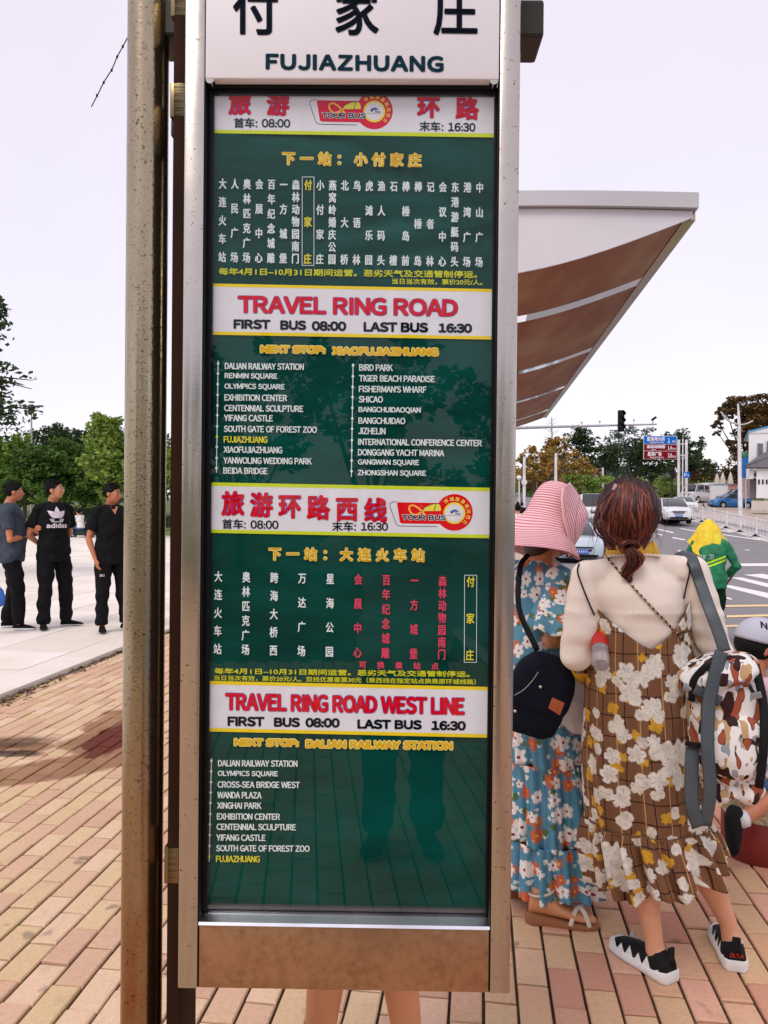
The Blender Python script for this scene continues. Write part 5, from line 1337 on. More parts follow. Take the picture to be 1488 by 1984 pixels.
def face_bits(F_, body, glasses=None):
    k = F_.H/1.75; q = F_.q; HR = F_.HR
    for sx in (-1, 1):
        b = MB(); b.ell(q(sx*.030, .076, .003), (.014*k, .008*k, .0075*k), 12, 8, HR); e = b.build('eye', eyew, body, smooth=True)
        b = MB(); b.ell(q(sx*.030, .083, .003), (.006*k, .003*k, .006*k), 10, 6, HR); b.build('iris', eyeb, e, smooth=True)
        b = MB(); b.tube([q(sx*.046, .074, .022), q(sx*.032, .083, .028), q(sx*.016, .084, .023)], [.002*k, .004*k, .003*k], 6); b.build('eyebrow', hairb, body)
    b = MB(); b.ell(q(0, .0905, -.060), (.020*k, .006*k, .007*k), 12, 6, HR); b.build('mouth', lipm, body, smooth=True)
def short_hair(F_, body, m=hairb, fr=.05, thick=.010, seed=1, bald=False, top=1.0):
    k = F_.H/1.75; q = F_.q; HR = F_.HR; b = MB(); rr = []; rnd = random.Random(seed)
    for i in range(15):
        a = -1.0+(pi/2+1.0)*i/14; ring = []
        for j_ in range(36):
            t = 2*pi*j_/36; fy = sin(t)
            lo = lerp(-.95, .40, max(0, fy)**.6) if fy > -.1 else -.95   # hairline: high over the brow, low at the nape
            if abs(cos(t)) > .75 and fy > -.35: lo = max(lo, -.26)
            lo += .10*noise.noise(Vector((cos(t)*6, sin(t)*6, seed)))
            aa = max(a, lo)
            rx, ry, rz = (.079+thick)*k, (.098+thick)*k, (.090+thick*1.6*top)*k
            nz_ = 1+.05*noise.noise(Vector((cos(t)*3, sin(t)*3, a*4+seed)))
            tap = 1 if aa > lo+.05 else .93
            ring.append(q(0, -.014, .022)+HR @ Vector((cos(t)*cos(aa)*rx*nz_*tap, sin(t)*cos(aa)*ry*nz_*tap, sin(aa)*rz*nz_)))
        rr.append(ring)
    b.rings(rr, True, True); h = b.build('hair', m, body, smooth=True)
    b = MB()
    for _ in range(240):
        t = rnd.uniform(0, 6.28); a = rnd.uniform(.15, 1.4)
        if sin(t) > .3: a = max(a, .5)
        if sin(t) < -.2: a = rnd.uniform(-.7, 1.4)
        d = Vector((cos(t)*cos(a), sin(t)*cos(a), sin(a))); p = q(0, -.014, .022)+HR @ Vector((d.x*.086*k, d.y*.106*k, d.z*(.098+thick*top)*k))
        g = (HR @ (d*.5+Vector((rnd.gauss(0, .4), .6 if sin(t) > -.2 else -.3, -.25)))).normalized()*.022*k
        b.tube([p-g*.3, p+g*.4, p+g], [.004*k, .003*k, .0006*k], 4)
    b.build('hair_tufts', m, h)['kind'] = 'stuff'
    return h
def shoe(b, F_, an, to, sole=False, k=1.0, lift=0.0):
    A, T = F_.j(an), F_.j(to); A = A.copy(); T = T.copy(); s_ = F_.H/1.75*k
    d = (T-A); d.z = 0; d.normalize(); A.z = max(A.z, .0)
    heel = A-d*.05*s_; toe = A+d*.185*s_; z0 = lift
    rows = [(-.062, .030, .055), (-.05, .036, .075), (0, .037, .085), (.05, .040, .070), (.10, .045, .055), (.15, .044, .042), (.185, .030, .032), (.198, .012, .022)]
    w = Vector((-d.y, d.x, 0)); rr = []
    for y, hw, hz in rows:
        c = A+d*y*s_; c.z = z0
        if sole: rr.append([c+w*x*hw*s_*1.08+Vector((0, 0, z)) for x, z in ((-1, .002), (-1.03, .022*s_), (1.03, .022*s_), (1, .002))])
        else: rr.append([c+w*cos(t)*hw*s_+Vector((0, 0, .016*s_+(hz*s_-.016*s_)*max(0, sin(t))**.8)) for t in [pi*i/10 for i in range(11)]])
    b.rings(rr, True, True)
def person(label, F_, cat, shirt=None, trousers=blackc, sk=skin, voxel=.009, group=None, hair=True, belly=.0, sleeve=.62, neckcut=.845, hem=.46, shoes=blackc, solem=None, hands=(.5, .5), face=True, trleg=1.0, hd=(None, None)):
    t = thing('person', label, cat, F_.loc, 0, group); H = F_.H; k = H/1.75
    b = MB(); torso(b, F_, -.008, belly-.004, top=.865, bot=.49)
    for s_ in 'RL':
        sx = 1 if s_ == 'R' else -1
        limb(b, F_, 'sh'+s_, 'el'+s_, 'wr'+s_, .046*k, .037*k, .024*k); hand(b, F_, 'wr'+s_, 'el'+s_, sx, hands[0 if s_ == 'R' else 1], dirv=hd[0 if s_ == 'R' else 1])
        limb(b, F_, 'hi'+s_, 'kn'+s_, 'an'+s_, .074*k, .053*k, .036*k, 14)
    head_parts(b, F_)
    me = fuse(b, voxel*.85, 3); body = link('body', me, sk, t, smooth=True)
    if face: face_bits(F_, body)
    if shirt:
        b = MB(); torso(b, F_, .022*k, belly+.003, top=neckcut, bot=hem, hipw=1.06)
        for s_ in 'RL':
            A, E, Wp = F_.j('sh'+s_), F_.j('el'+s_), F_.j('wr'+s_)
            if sleeve <= 1: b.tube([A, A.lerp(E, sleeve*.5), A.lerp(E, sleeve)], [.058*k, .058*k, .062*k], 16)
            else: b.tube([A, E, E.lerp(Wp, sleeve-1)], [.058*k, .048*k, .036*k], 16); b.ell(E, (.048*k,)*3, 12, 8)
            b.ell(A, (.058*k,)*3, 14, 10)
        me = fuse(b, voxel, 4); vnoise(me, .020*k, (6, 6, 9), 3.1); vnoise(me, .008*k, (22, 22, 14), 1.7); link('shirt', me, shirt, t, smooth=True)
    if trousers:
        b = MB(); torso(b, F_, .004*k, 0, top=.565, bot=.47)
        for s_ in 'RL':
            Hp, K, A = F_.j('hi'+s_), F_.j('kn'+s_), F_.j('an'+s_); E = K.lerp(A, trleg)
            b.tube([Hp+Vector((0, 0, .0)), Hp.lerp(K, .4), K, K.lerp(E, .5), E], [.088*k, .086*k, .070*k, .064*k, .058*k], 18); b.ell(Hp, (.088*k,)*3, 14, 10)
        me = fuse(b, voxel, 4); vnoise(me, .022*k, (7, 7, 10), 9.1, lambda c: 1 if c.z < .5*H else .4); vnoise(me, .007*k, (24, 24, 15), 4); link('trousers', me, trousers, t, smooth=True)
    if shoes:
        for s_ in 'RL':
            b = MB(); shoe(b, F_, 'an'+s_, 'to'+s_, lift=F_.loc.z); so = b.build('shoe', shoes, t, smooth=True)
            if solem: b = MB(); shoe(b, F_, 'an'+s_, 'to'+s_, sole=True, lift=F_.loc.z); b.build('sole', solem, so, bevel=.003)
    if hair: F_.hairobj = short_hair(F_, body, thick=hair if isinstance(hair, float) else .006, seed=len(label))
    return t, body
def on_plaza(px, Y): p = W(px, 985, Y); p.z = .04; return p
navyt = NT('blue_grey_tee'); _o = navyt.tc('Object'); navyt.bump(navyt.noise(_o, 10, 3), .4, .03)
navyt = navyt.fin(navyt.mix(navyt.mapr(navyt.noise(_o, 8, 4), .35, .7), (.018, .030, .050), (.045, .062, .085)), .85)
# camera is at local angle: facing yaw 0 looks away (+Y); yaw -90deg looks right
# man 1: profile to the right, arms folded
H = 1.71
f = Fig(on_plaza(22, 9.05), radians(-72), H, 1.12, elR=(.235, .02, 1.05), elL=(-.235, .02, 1.05), wrR=(-.03, .215, 1.10), wrL=(.04, .235, 1.15), head=(0, .03, .937*H),
        anR=(.11, .10, .07), knR=(.11, .09, .48), toR=(.15, .3, .03), anL=(-.12, -.06, .07), knL=(-.11, .02, .48), toL=(-.13, .1, .03), _hy=radians(8))
m1, bd1 = person('man in blue grey t-shirt with folded arms at the left edge', f, 'man', navyt, sk=skin_t, belly=.022, group=None, solem=mat('sole_white', (.7, .7, .68), .6), hands=(.3, .3), hd=(None, None))
def specs(F_, par, lens=None, m=None, tint=False):
    q = F_.q; k = F_.H/1.75; g = thing  # rims
    b = MB()
    for sx in (-1, 1):
        c = [q(sx*.031+.021*cos(a)*1.0, .092, .004+.015*sin(a)) for a in [2*pi*i/14 for i in range(15)]]; b.tube(c, .0016*k, 5, cap=False)
        b.tube([q(sx*.052, .090, .008), q(sx*.076, .05, .006), q(sx*.082, -.01, .0)], .0022*k, 5)
    b.tube([q(-.010, .094, .008), q(.010, .094, .008)], .0018*k, 5)
    gl_ = b.build('glasses', m or mat('glasses_rim', (.5, .42, .35), .3, .8), par)
    if lens:
        for sx in (-1, 1):
            b = MB(); b.add([q(sx*.031+.021*cos(a), .0915, .004+.016*sin(a)) for a in [2*pi*i/14 for i in range(14)]], [tuple(range(14))]); b.build('lens', lens, gl_, recalc=False)
specs(f, bd1)
b = MB(); w0, e0 = f.j('wrL'), f.j('elL'); d0 = (w0-e0).normalized(); b.tube([w0-d0*.035, w0-d0*.012], .031, 16); b.build('wristwatch', mat('watch_steel', (.6, .6, .6), .25, 1), bd1, smooth='auto')
# man 2: three-quarter, looking right and up
H = 1.74
f = Fig(on_plaza(104, 9.2), radians(-133), H, 1.05, head=(.0, .035, .938*H), anR=(.14, .06, .07), toR=(.22, .27, .03), knR=(.115, .06, .5), anL=(-.16, .0, .07), toL=(-.36, .12, .03), knL=(-.13, .03, .5),
        elR=(.255, -.10, 1.10), wrR=(.09, -.17, .97), elL=(-.245, -.10, 1.10), wrL=(-.09, -.19, .99), _hy=radians(40), _hp=radians(8))
m2, bd2 = person('man in black t-shirt with a white leaf logo and glasses', f, 'man', blackc, sk=skin_w, trleg=1.0, solem=None)
specs(f, bd2)
# chest print built just proud of the shirt
def on_front(F_, u, v, off): return F_.P(Vector((u, off, v)))
shirt2 = [c for c in m2.children if c.name.startswith('shirt')][0]
def drape(objs_mesh, F_, polys, name, m, par, lift=.012):
    """press a flat print onto the front of a garment: each vertex is dropped on the cloth along -Y of the wearer"""
    from mathutils.bvhtree import BVHTree
    me = objs_mesh.data; M4 = rootmat(objs_mesh); bv = BVHTree.FromPolygons([M4 @ v.co for v in me.vertices], [tuple(p.vertices) for p in me.polygons])
    b = MB(); dirn = F_.R @ Vector((0, -1, 0))
    for pl in polys:
        vs = []
        for u, v in pl:
            o = F_.P(Vector((u, .6, v))); h = bv.ray_cast(o, dirn)
            vs.append((h[0] if h[0] is not None else F_.P(Vector((u, .13, v))))-dirn*lift)
        b.add(vs, [tuple(range(len(vs)))])
    return b.build(name, m, par, recalc=False)
pol = []
cz = 1.30; cu = .02
def leafp(ang, L, wd, n=8, skip=None):
    out = []; d = Vector((sin(ang), cos(ang))); w = Vector((d.y, -d.x))
    for i in range(n):
        t0, t1 = i/n, (i+1)/n; q = lambda t, s: (lambda p: (cu+p.x, cz+p.y))(d*(L*t)+w*(s*wd*sin(pi*min(.999, t**.8*.98+.01))))
        out.append([q(t0, -1), q(t1, -1), q(t1, 1), q(t0, 1)])
    return out
pol += leafp(0, .135, .034)+leafp(radians(50), .130, .034)+leafp(radians(-50), .130, .034)
pol += [[(cu-.085+.006*i, cz-.012-.014*i), (cu+.085-.006*i, cz-.012-.014*i), (cu+.080-.006*i, cz-.021-.014*i), (cu-.080+.006*i, cz-.021-.014*i)] for i in range(3)]
drape(shirt2, f, pol, 'chest_logo', WHT, shirt2)
vs, fs = raw_outline('adidas'); x0 = min(v.x for v in vs); x1 = max(v.x for v in vs); h1 = max(v.y for v in vs)
# wearer's right is the viewer's left when facing us
tp = []
for ox, oy, _ in dirs(.0035)[:5]:
    for fc in fs: tp.append([(cu+.115-(vs[i].x-x0)/(x1-x0)*.23+ox, cz-.115+vs[i].y/h1*.055+oy) for i in fc])
drape(shirt2, f, tp, 'chest_lettering', WHT, shirt2, .012)
# man 3: sunglasses, V neck
H = 1.70
f = Fig(on_plaza(216, 9.0), radians(-140), H, 1.02, head=(0, .03, .937*H), _hy=radians(38), _hp=radians(-3), elR=(.25, -.03, 1.07), wrR=(.20, .04, .84), elL=(-.25, -.03, 1.07), wrL=(-.22, .06, .84),
        anR=(.11, .03, .07), toR=(.17, .22, .03), anL=(-.17, .02, .07), toL=(-.24, .2, .03), knR=(.11, .03, .49), knL=(-.13, .03, .49))
m3, bd3 = person('man in black V-neck t-shirt and pale sunglasses half behind the rusty post', f, 'man', blackc, sk=skin_t, trleg=.95)
specs(f, bd3, lens=eyeb, m=mat('sunglass_frame', (.75, .65, .45), .3, .3))
sh3 = [c for c in m3.children if c.name.startswith('shirt')][0]
drape(sh3, f, [[(-.045, 1.44), (.045, 1.44), (0, 1.35)]], 'v_neck_opening', skin_t, sh3, .004)
tr3 = [c for c in m3.children if c.name.startswith('trousers')][0]
vs, fs = raw_outline('au'); x1 = max(v.x for v in vs)
drape(tr3, f, [[(.165-v_.x/x1*.045, .64+v_.y*.06) for v_ in [vs[i] for i in fc]] for fc in fs], 'trouser_lettering', WHT, tr3, .006)
# seated pair far back on the plaza
for i, (px, Y, shirtm, lb, yaw) in enumerate(((157, 33, mat('white_cloth', (.72, .70, .68), .8), 'far seated person in white shirt and blue jeans', 60), (146, 33.4, mat('rust_cloth', (.30, .09, .04), .8), 'far seated person in a rust top leaning beside the white shirt', -60))):
    f = Fig(on_plaza(px, Y), radians(yaw), 1.65, 1.0, pelvis=(0, 0, .42), waist=(0, .02, .56), chest=(0, .07, .76), neck=(0, .12, .94), head=(0, .17, 1.07), shR=(.17, .09, .88), shL=(-.17, .09, .88), elR=(.2, .2, .66), elL=(-.2, .2, .66), wrR=(.1, .38, .6), wrL=(-.1, .38, .6),
            hiR=(.09, .02, .42), hiL=(-.09, .02, .42), knR=(.12, .42, .50), knL=(-.12, .42, .50), anR=(.12, .50, .08), anL=(-.12, .46, .08), toR=(.13, .68, .03), toL=(-.13, .62, .03))
    person(lb, f, 'person', shirtm, mat('denim', (.03, .10, .26), .8), sk=skin_w, voxel=.016, face=False, sleeve=1.4, hem=.5)
t = thing('plaza_bench', 'low dark bench under the far seated pair', 'bench', on_plaza(152, 33.2)); p = on_plaza(152, 33.2); b = MB(); b.box(p+Vector((0, .05, .33)), (1.4, .4, .08)); b.build('seat', trim, t)
for sx in (-.55, .55): b = MB(); b.box(p+Vector((sx, .05, .145)), (.08, .36, .29)); b.build('leg', trim, t)
# blue bag at the left edge
p = on_plaza(-14, 8.6); t = thing('shopping_bag', 'bright blue bag just entering at the left edge beside the first man', 'bag', p)
b = MB(); b.rings([[p+Vector((cos(a)*r*1.2, sin(a)*r*.6, z)) for a in [2*pi*i/20 for i in range(20)]] for r, z in ((.05, .30), (.11, .33), (.12, .42), (.10, .50), (.05, .56))]); b.build('bag_body', mat('blue_nylon', (.02, .12, .45), .5), t, smooth=True)
b = MB(); b.tube([p+Vector((-.03, 0, .55)), p+Vector((-.02, 0, .70)), p+Vector((.03, 0, .70)), p+Vector((.03, 0, .55))], .008, 6); b.build('handle', MC['blue_nylon'], t)

# worker with yellow head cloth, on the road
H = 1.58; Yw2 = 9.6; lo = W(1378, 985, Yw2); lo.z = road_z(Yw2)
greenc = NT('green_workwear'); _o = greenc.tc('Object'); greenc.bump(greenc.noise(_o, 12, 3), .5, .03)
greenc = greenc.fin(greenc.mix(greenc.mapr(greenc.noise(_o, 7, 3), .35, .65), (.004, .14, .055), (.008, .24, .10)), .7)
dgreen = mat('dark_green_cloth', (.006, .022, .012), .85)
f = Fig(lo, radians(-22), H, 1.15, chest=(-.01, .03, 1.17), neck=(-.02, .08, 1.35), head=(-.03, .12, 1.45), shR=(.165, .05, 1.27), shL=(-.185, .05, 1.27), elR=(.30, .05, 1.02), wrR=(.20, .26, .88), elL=(-.27, .14, 1.04), wrL=(-.12, .33, .95),
        knR=(.10, .08, .46), anR=(.11, -.04, .08), knL=(-.09, .0, .46), anL=(-.1, -.06, .08))
wk, bdw = person('street worker in green and lime workwear with a yellow head cloth, back turned', f, 'worker', greenc, dgreen, sk=skin_t, sleeve=1.92, hem=.47, face=False, hair=False)
yel = NT('yellow_cloth'); _o = yel.tc('Object'); yel.bump(yel.noise(_o, 14, 3), .4, .02); yel = yel.fin(yel.mix(yel.mapr(yel.noise(yel.vmul(_o, (1, 1, .3)), 14, 3), .4, .65), (.80, .52, .01), (.88, .72, .04)), .6)
b = MB(); rr = []; c0 = f.j('head')
for i in range(17):
    v = i/16; ring = []
    for j_ in range(40):
        a = 2*pi*j_/40; z = lerp(.135, -.30, v)
        rad = .02+.125*sin(min(1, v*2.6)*pi/2)+.055*max(0, v-.38)*2
        back = max(0, -sin(a+.12)); side = abs(cos(a))
        z2 = c0.z+z*(1 if v < .4 else 1)+(0 if v < .4 else (v-.4)*(.20*(1-back)+.04*side))-(v > .5)*(v-.5)*.14*back
        rad *= 1+.07*sin(a*5+1)*v+.04*sin(a*9)*v
        ring.append(Vector((c0.x+cos(a)*rad*1.02*(1+.15*v), c0.y-.01+sin(a)*rad*.95, z2)))
    rr.append(ring)
b.rings(rr, True, False); b.add(rr[0], [tuple(range(40))]); b.build('head_cloth', yel, wk, smooth=True)
lime = mat('lime_reflective', (.50, .80, .02), .4, var=.05); shw = [c for c in wk.children if c.name.startswith('shirt')][0]
def drape_back(g, F_, polys, name, m, par, lift=.006, sgn=1):
    from mathutils.bvhtree import BVHTree
    me = g.data; M4 = rootmat(g); bv = BVHTree.FromPolygons([M4 @ v.co for v in me.vertices], [tuple(p.vertices) for p in me.polygons]); b = MB(); dirn = F_.R @ Vector((0, sgn, 0))
    for pl in polys:
        vs = []
        for u, v in pl:
            o = F_.P(Vector((u, -.6*sgn, v))); h = bv.ray_cast(o, dirn); vs.append((h[0] if h[0] is not None else F_.P(Vector((u, -.12, v))))-dirn*lift)
        b.add(vs, [tuple(range(len(vs)))])
    return b.build(name, m, par, recalc=False)
for dz in (0, -.045):
    drape_back(shw, f, [[(-.17+.034*i, .98+dz+.014*i), (-.17+.034*(i+1), .98+dz+.014*(i+1)), (-.17+.034*(i+1), 1.005+dz+.014*(i+1)), (-.17+.034*i, 1.005+dz+.014*i)] for i in range(10)], 'reflective_band', lime, shw)
b = MB(); w0, e0 = f.j('wrR'), f.j('elR'); b.tube([e0.lerp(w0, .62), e0.lerp(w0, .72)], .052, 18); b.build('reflective_cuff', lime, shw, smooth=True)
b = MB()
for s_ in 'RL': b.tube([f.j('kn'+s_)-Vector((0, 0, .10)), f.j('kn'+s_)-Vector((0, 0, .13))], .078, 18)
b.build('reflective_band', lime, wk)['kind'] = 'stuff'
vs, fs = raw_outline('卫'); drape_back(shw, f, [[(-.03+vs[i].x*.07, 1.10+vs[i].y*.07) for i in fc] for fc in fs], 'back_lettering', WHT, shw, .008)
vs, fs = raw_outline('环'); drape_back(shw, f, [[(-.12+vs[i].x*.07, 1.09+vs[i].y*.07) for i in fc] for fc in fs], 'back_lettering', WHT, shw, .008)
t = thing('broom_handle', 'short brown stick held in the right hand of the green worker', 'broom', f.j('wrR')); b = MB(); b.tube([f.j('wrR')+Vector((-.10, .1, -.32)), f.j('wrR')+Vector((.13, -.02, .10))], .012, 8); b.build('stick', mat('stick_brown', (.12, .05, .03), .7), t)

# tiny far people at the left of the road
for px, Y, Hh, c, lb, yaw in ((1003.5, 44, 1.65, (.25, .32, .5), 'tiny far walker in pale blue next to the steel frame', 10), (1011.5, 43, 1.68, (.01, .01, .012), 'tiny far walker in black beside the pale blue one', -20), (1012, 26.5, 1.5, (.32, .08, .08), 'far seated vendor in dark red behind the mint table', 160), (1003, 19, 1.6, (.66, .58, .50), 'far person in a cream outfit just right of the steel frame', 0)):
    p = W(px, 985, Y); p.z = -.016 if px < 1004.5 and Y < 30 else gz(p.x, p.y)
    f = Fig(p, radians(yaw), Hh, 1.0)
    m_ = mat('far_cloth_%d' % int(px*10), c, .8); person(lb, f, 'person', m_, m_ if c[0] > .6 else blackc, sk=skin_w, voxel=.02, face=False)
# person standing right behind the sign: only the shins show below it
p = Vector((-.035, 1.92, 0)); f = Fig(p, radians(6), 1.62, 1.0, anR=(.125, -.01, .07), anL=(-.125, .0, .07), knL=(-.085, .02, .46), knR=(.07, .03, .46), toR=(.15, .15, .03), toL=(-.16, .15, .03))
person('bare legged person standing behind the sign, shins showing below it', f, 'person', mat('far_cloth_yellow', (.7, .5, .05), .8), mat('shorts_dark', (.03, .03, .05), .8), sk=skin_w, voxel=.009, face=True, shoes=mat('shoe_yellow', (.75, .65, .03), .6), trleg=-.25)
# photographer, mirrored in the glass
p = Vector((.05, -.42, 0)); f = Fig(p, 0, 1.74, 1.12, head=(.0, .0, 1.66), elR=(.33, .13, 1.28), elL=(-.33, .13, 1.28), wrR=(.04, .30, 1.46), wrL=(-.14, .30, 1.46), shR=(.2, 0, 1.42), shL=(-.2, 0, 1.42))
ph, phb = person('photographer in pale shirt and dark trousers holding up a phone, mirrored in the glass', f, 'person', mat('pale_shirt', (.55, .52, .50), .8), mat('navy_trousers', (.006, .008, .014), .8), sk=skin, voxel=.011, sleeve=.9, belly=.01, hd=((0, 0, 1), (0, 0, 1)))
t = thing('phone', 'black phone held up by the photographer', 'phone', (0, -.03, 1.5)); b = MB(); b.box((0.0, -.035, 1.52), (.072, .008, .15)); b.build('case', trim, t, bevel=.003)
# ------------------------------------------------------------------ printed cloths (UV in metres)
def fl_mask(t, uv, scale, pet, rad, keep, seed, sharp=.05, elong=1.0):
    v = t.vadd(t.vmul(uv, (scale, scale, 1)), (seed*3.7, seed*1.3, 0))
    n = t.new('ShaderNodeTexVoronoi'); n.voronoi_dimensions = '2D'; n.inputs['Scale'].default_value = 1; n.inputs['Randomness'].default_value = .85
    t.l.new(v, n.inputs['Vector'])
    d = t.new('ShaderNodeVectorMath', operation='SUBTRACT'); t.l.new(v, d.inputs[0]); t.l.new(n.outputs['Position'], d.inputs[1])
    c = t.sep(n.outputs['Color']); x, y, _ = t.sep(d.outputs[0])
    th = t.math('ADD', t.math('ARCTAN2', y, x), t.math('MULTIPLY', c[0], 6.28))
    r = t.math('SQRT', t.math('ADD', t.math('MULTIPLY', x, x), t.math('MULTIPLY', y, y)))
    wob = t.math('MULTIPLY', t.math('SUBTRACT', t.noise(v, 5, 2), .5), .25)
    p = t.math('ADD', .55, t.math('MULTIPLY', .45, t.math('POWER', t.math('ABSOLUTE', t.math('COSINE', t.math('MULTIPLY', th, pet/2))), .5)))
    R_ = t.math('MULTIPLY', t.math('MULTIPLY', p, rad), t.math('ADD', .7, t.math('MULTIPLY', c[1], .5)))
    k = t.math('GREATER_THAN', c[2], keep)
    rw = t.math('ADD', r, wob)
    m = t.math('MULTIPLY', t.mapr(t.math('SUBTRACT', R_, rw), 0, sharp, 0, 1), k)
    core = t.math('MULTIPLY', t.math('LESS_THAN', r, rad*.17), k)
    vein = t.math('MULTIPLY', t.math('MULTIPLY', t.math('LESS_THAN', t.math('ABSOLUTE', t.math('SINE', t.math('MULTIPLY', th, pet/2))), .12), t.math('LESS_THAN', rw, rad*.6)), m)
    return m, core, vein, c
def uvn(t): return t.new('ShaderNodeUVMap').outputs[0]
bd_ = NT('brown_floral_plaid'); uv = uvn(bd_); u_, v_, _ = bd_.sep(uv)
def lines(t, c, per, w, off=0.0): return t.math('LESS_THAN', t.math('ABSOLUTE', t.math('SUBTRACT', t.math('FRACT', t.math('ADD', t.math('DIVIDE', c, per), off)), .5)), w/per/2)
wv = bd_.noise(uv, 9, 2)
uu = bd_.math('ADD', u_, bd_.math('MULTIPLY', wv, .012)); vv = bd_.math('ADD', v_, bd_.math('MULTIPLY', wv, .014))
col = bd_.mix(bd_.noise(uv, 3, 3), (.12, .046, .018), (.22, .105, .048))
col = bd_.mix(bd_.math('MULTIPLY', lines(bd_, u_, .09, .045), .35), col, (.11, .035, .015))
fine = bd_.math('MULTIPLY', bd_.math('GREATER_THAN', bd_.math('SINE', bd_.math('MULTIPLY', u_, 2200)), 0), bd_.math('GREATER_THAN', bd_.math('SINE', bd_.math('MULTIPLY', v_, 2200)), 0))
col = bd_.mix(bd_.math('MULTIPLY', fine, .5), col, (.34, .20, .11))
col = bd_.mix(bd_.math('MAXIMUM', lines(bd_, uu, .075, .0035), lines(bd_, vv, .068, .004)), col, (.035, .012, .008))
col = bd_.mix(bd_.math('MULTIPLY', lines(bd_, u_, .075, .003, .45), .8), col, (.62, .36, .15))
for (sc_, pet, rad, keep, seed, cc, vc) in ((15, 4, .34, .55, 5, (.66, .36, .03), (.45, .2, .02)), (14, 2, .42, .62, 11, (.76, .70, .60), (.35, .30, .24)), (17, 2, .38, .70, 21, (.78, .72, .62), (.35, .30, .24)), (12.2, 5, .42, .60, 2, (.80, .75, .66), (.20, .17, .15)), (10.0, 6, .42, .72, 8, (.82, .77, .68), (.25, .22, .2))):
    m, core, vein, c = fl_mask(bd_, uv, sc_, pet, rad, keep, seed); cc2 = bd_.mix(bd_.mapr(bd_.noise(uv, 38, 3), .35, .65), tuple(x*.74 for x in cc), cc); col = bd_.mix(m, col, cc2); col = bd_.mix(bd_.math('MULTIPLY', vein, .75), col, vc)
bd_.bump(bd_.noise(uv, 40, 3), .3, .004); bd_ = bd_.fin(col, .8, 0, .25)
bf = NT('blue_floral'); uv = uvn(bf)
col = bf.mix(bf.noise(uv, 5, 3), (.04, .18, .30), (.15, .36, .48))
for (sc_, pet, rad, keep, seed, cc, kc) in ((24, 3, .26, .4, 4, (.75, .78, .72), None), (18, 4, .30, .55, 9, (.10, .16, .04), None), (15, 9, .42, .45, 3, (.62, .14, .05), (.8, .45, .1)), (13, 6, .42, .45, 7, (.84, .80, .76), (.30, .03, .06)), (16, 5, .42, .6, 13, (.84, .80, .76), (.45, .08, .05))):
    m, core, vein, c = fl_mask(bf, uv, sc_, pet, rad, keep, seed, .08); col = bf.mix(m, col, cc)
    if kc: col = bf.mix(core, col, kc)
bf.bump(bf.noise(uv, 60, 2), .2, .003); bf = bf.fin(col, .75, 0, .25)
camo = NT('camo_print'); _o = camo.tc('Object')
def blob(sc_, seed, th, st=(1, 1, 1)): return camo.mapr(camo.noise(camo.vadd(camo.vmul(_o, st), (seed, seed*2, 0)), sc_, .6, .4), th, th+.012)
col = camo.mix(camo.noise(_o, 6, 2), (.78, .74, .70), (.86, .82, .80))
col = camo.mix(blob(36, 9, .62, (1, 1, .6)), col, (.30, .34, .40)); col = camo.mix(blob(34, 3, .60, (1, 1, .6)), col, (.52, .33, .17))
col = camo.mix(blob(36, 5, .60, (.9, 1, .5)), col, (.03, .012, .01)); col = camo.mix(blob(36, 5, .625, (.9, 1, .5)), col, (.36, .085, .04))
col = camo.mix(blob(33, 7, .595, (1, 1, .5)), col, (.035, .010, .009))
camo = camo.fin(camo.mix(0, col, col), .7, 0, .25)
cream = NT('cream_knit'); _o = cream.tc('Object'); _z = cream.sep(_o)
_rib = cream.math('SINE', cream.math('MULTIPLY', _z[0], 1500)); cream.bump(cream.math('ADD', cream.math('MULTIPLY', _rib, .3), cream.noise(_o, 30, 3)), .25, .004)
cream = cream.fin(cream.mix(cream.noise(_o, 4, 3), (.82, .69, .58), (.88, .77, .68)), .8, 0, .2)
mustard = mat('mustard_cloth', (.74, .42, .03), .75, bump=.2, bscale=40)
strapm = mat('strap_grey', (.06, .075, .085), .5, bump=.1, bscale=90); gold = mat('gold_metal', (.7, .5, .25), .3, 1.0); blackp = mat('black_leather', (.01, .01, .011), .4)
redhair = NT('auburn_hair'); _r = redhair.new('ShaderNodeNewGeometry').outputs['Random Per Island']
redhair = redhair.fin(redhair.ramp(_r, [(.15, (.026, .004, .003)), (.5, (.12, .016, .008)), (.8, (.19, .032, .012)), (.97, (.32, .08, .035))]), .38, 0, .5)
darkhair = NT('dark_brown_hair'); _o = darkhair.tc('Object'); darkhair.bump(darkhair.noise(darkhair.vmul(_o, (4, 4, .6)), 90, 3), .6, .004)
darkhair = darkhair.fin(darkhair.mix(darkhair.noise(darkhair.vmul(_o, (4, 4, .5)), 60, 3), (.008, .002, .002), (.045, .010, .006)), .42, 0, .4)
from mathutils.bvhtree import BVHTree
def bvh_of(*obs):
    vs = []; fs = []
    for o in obs:
        M4 = rootmat(o); n0 = len(vs); vs += [M4 @ v.co for v in o.data.vertices]; fs += [tuple(i+n0 for i in p.vertices) for p in o.data.polygons]
    return BVHTree.FromPolygons(vs, fs)
def on_surf(bv, px, py, lift, Yd):
    d = ray(px, py).normalized(); h = bv.ray_cast(Vector((0, 0, CAMZ))+d*1.0, d)
    return (h[0]-d*lift) if h[0] is not None else W(px, py, Yd)
def ribbon(b, pts, w, th, up, n=6):
    pp = smooth_path(pts, n); b.tube(pp, [(w, th)]*len(pp), 8, up=up)

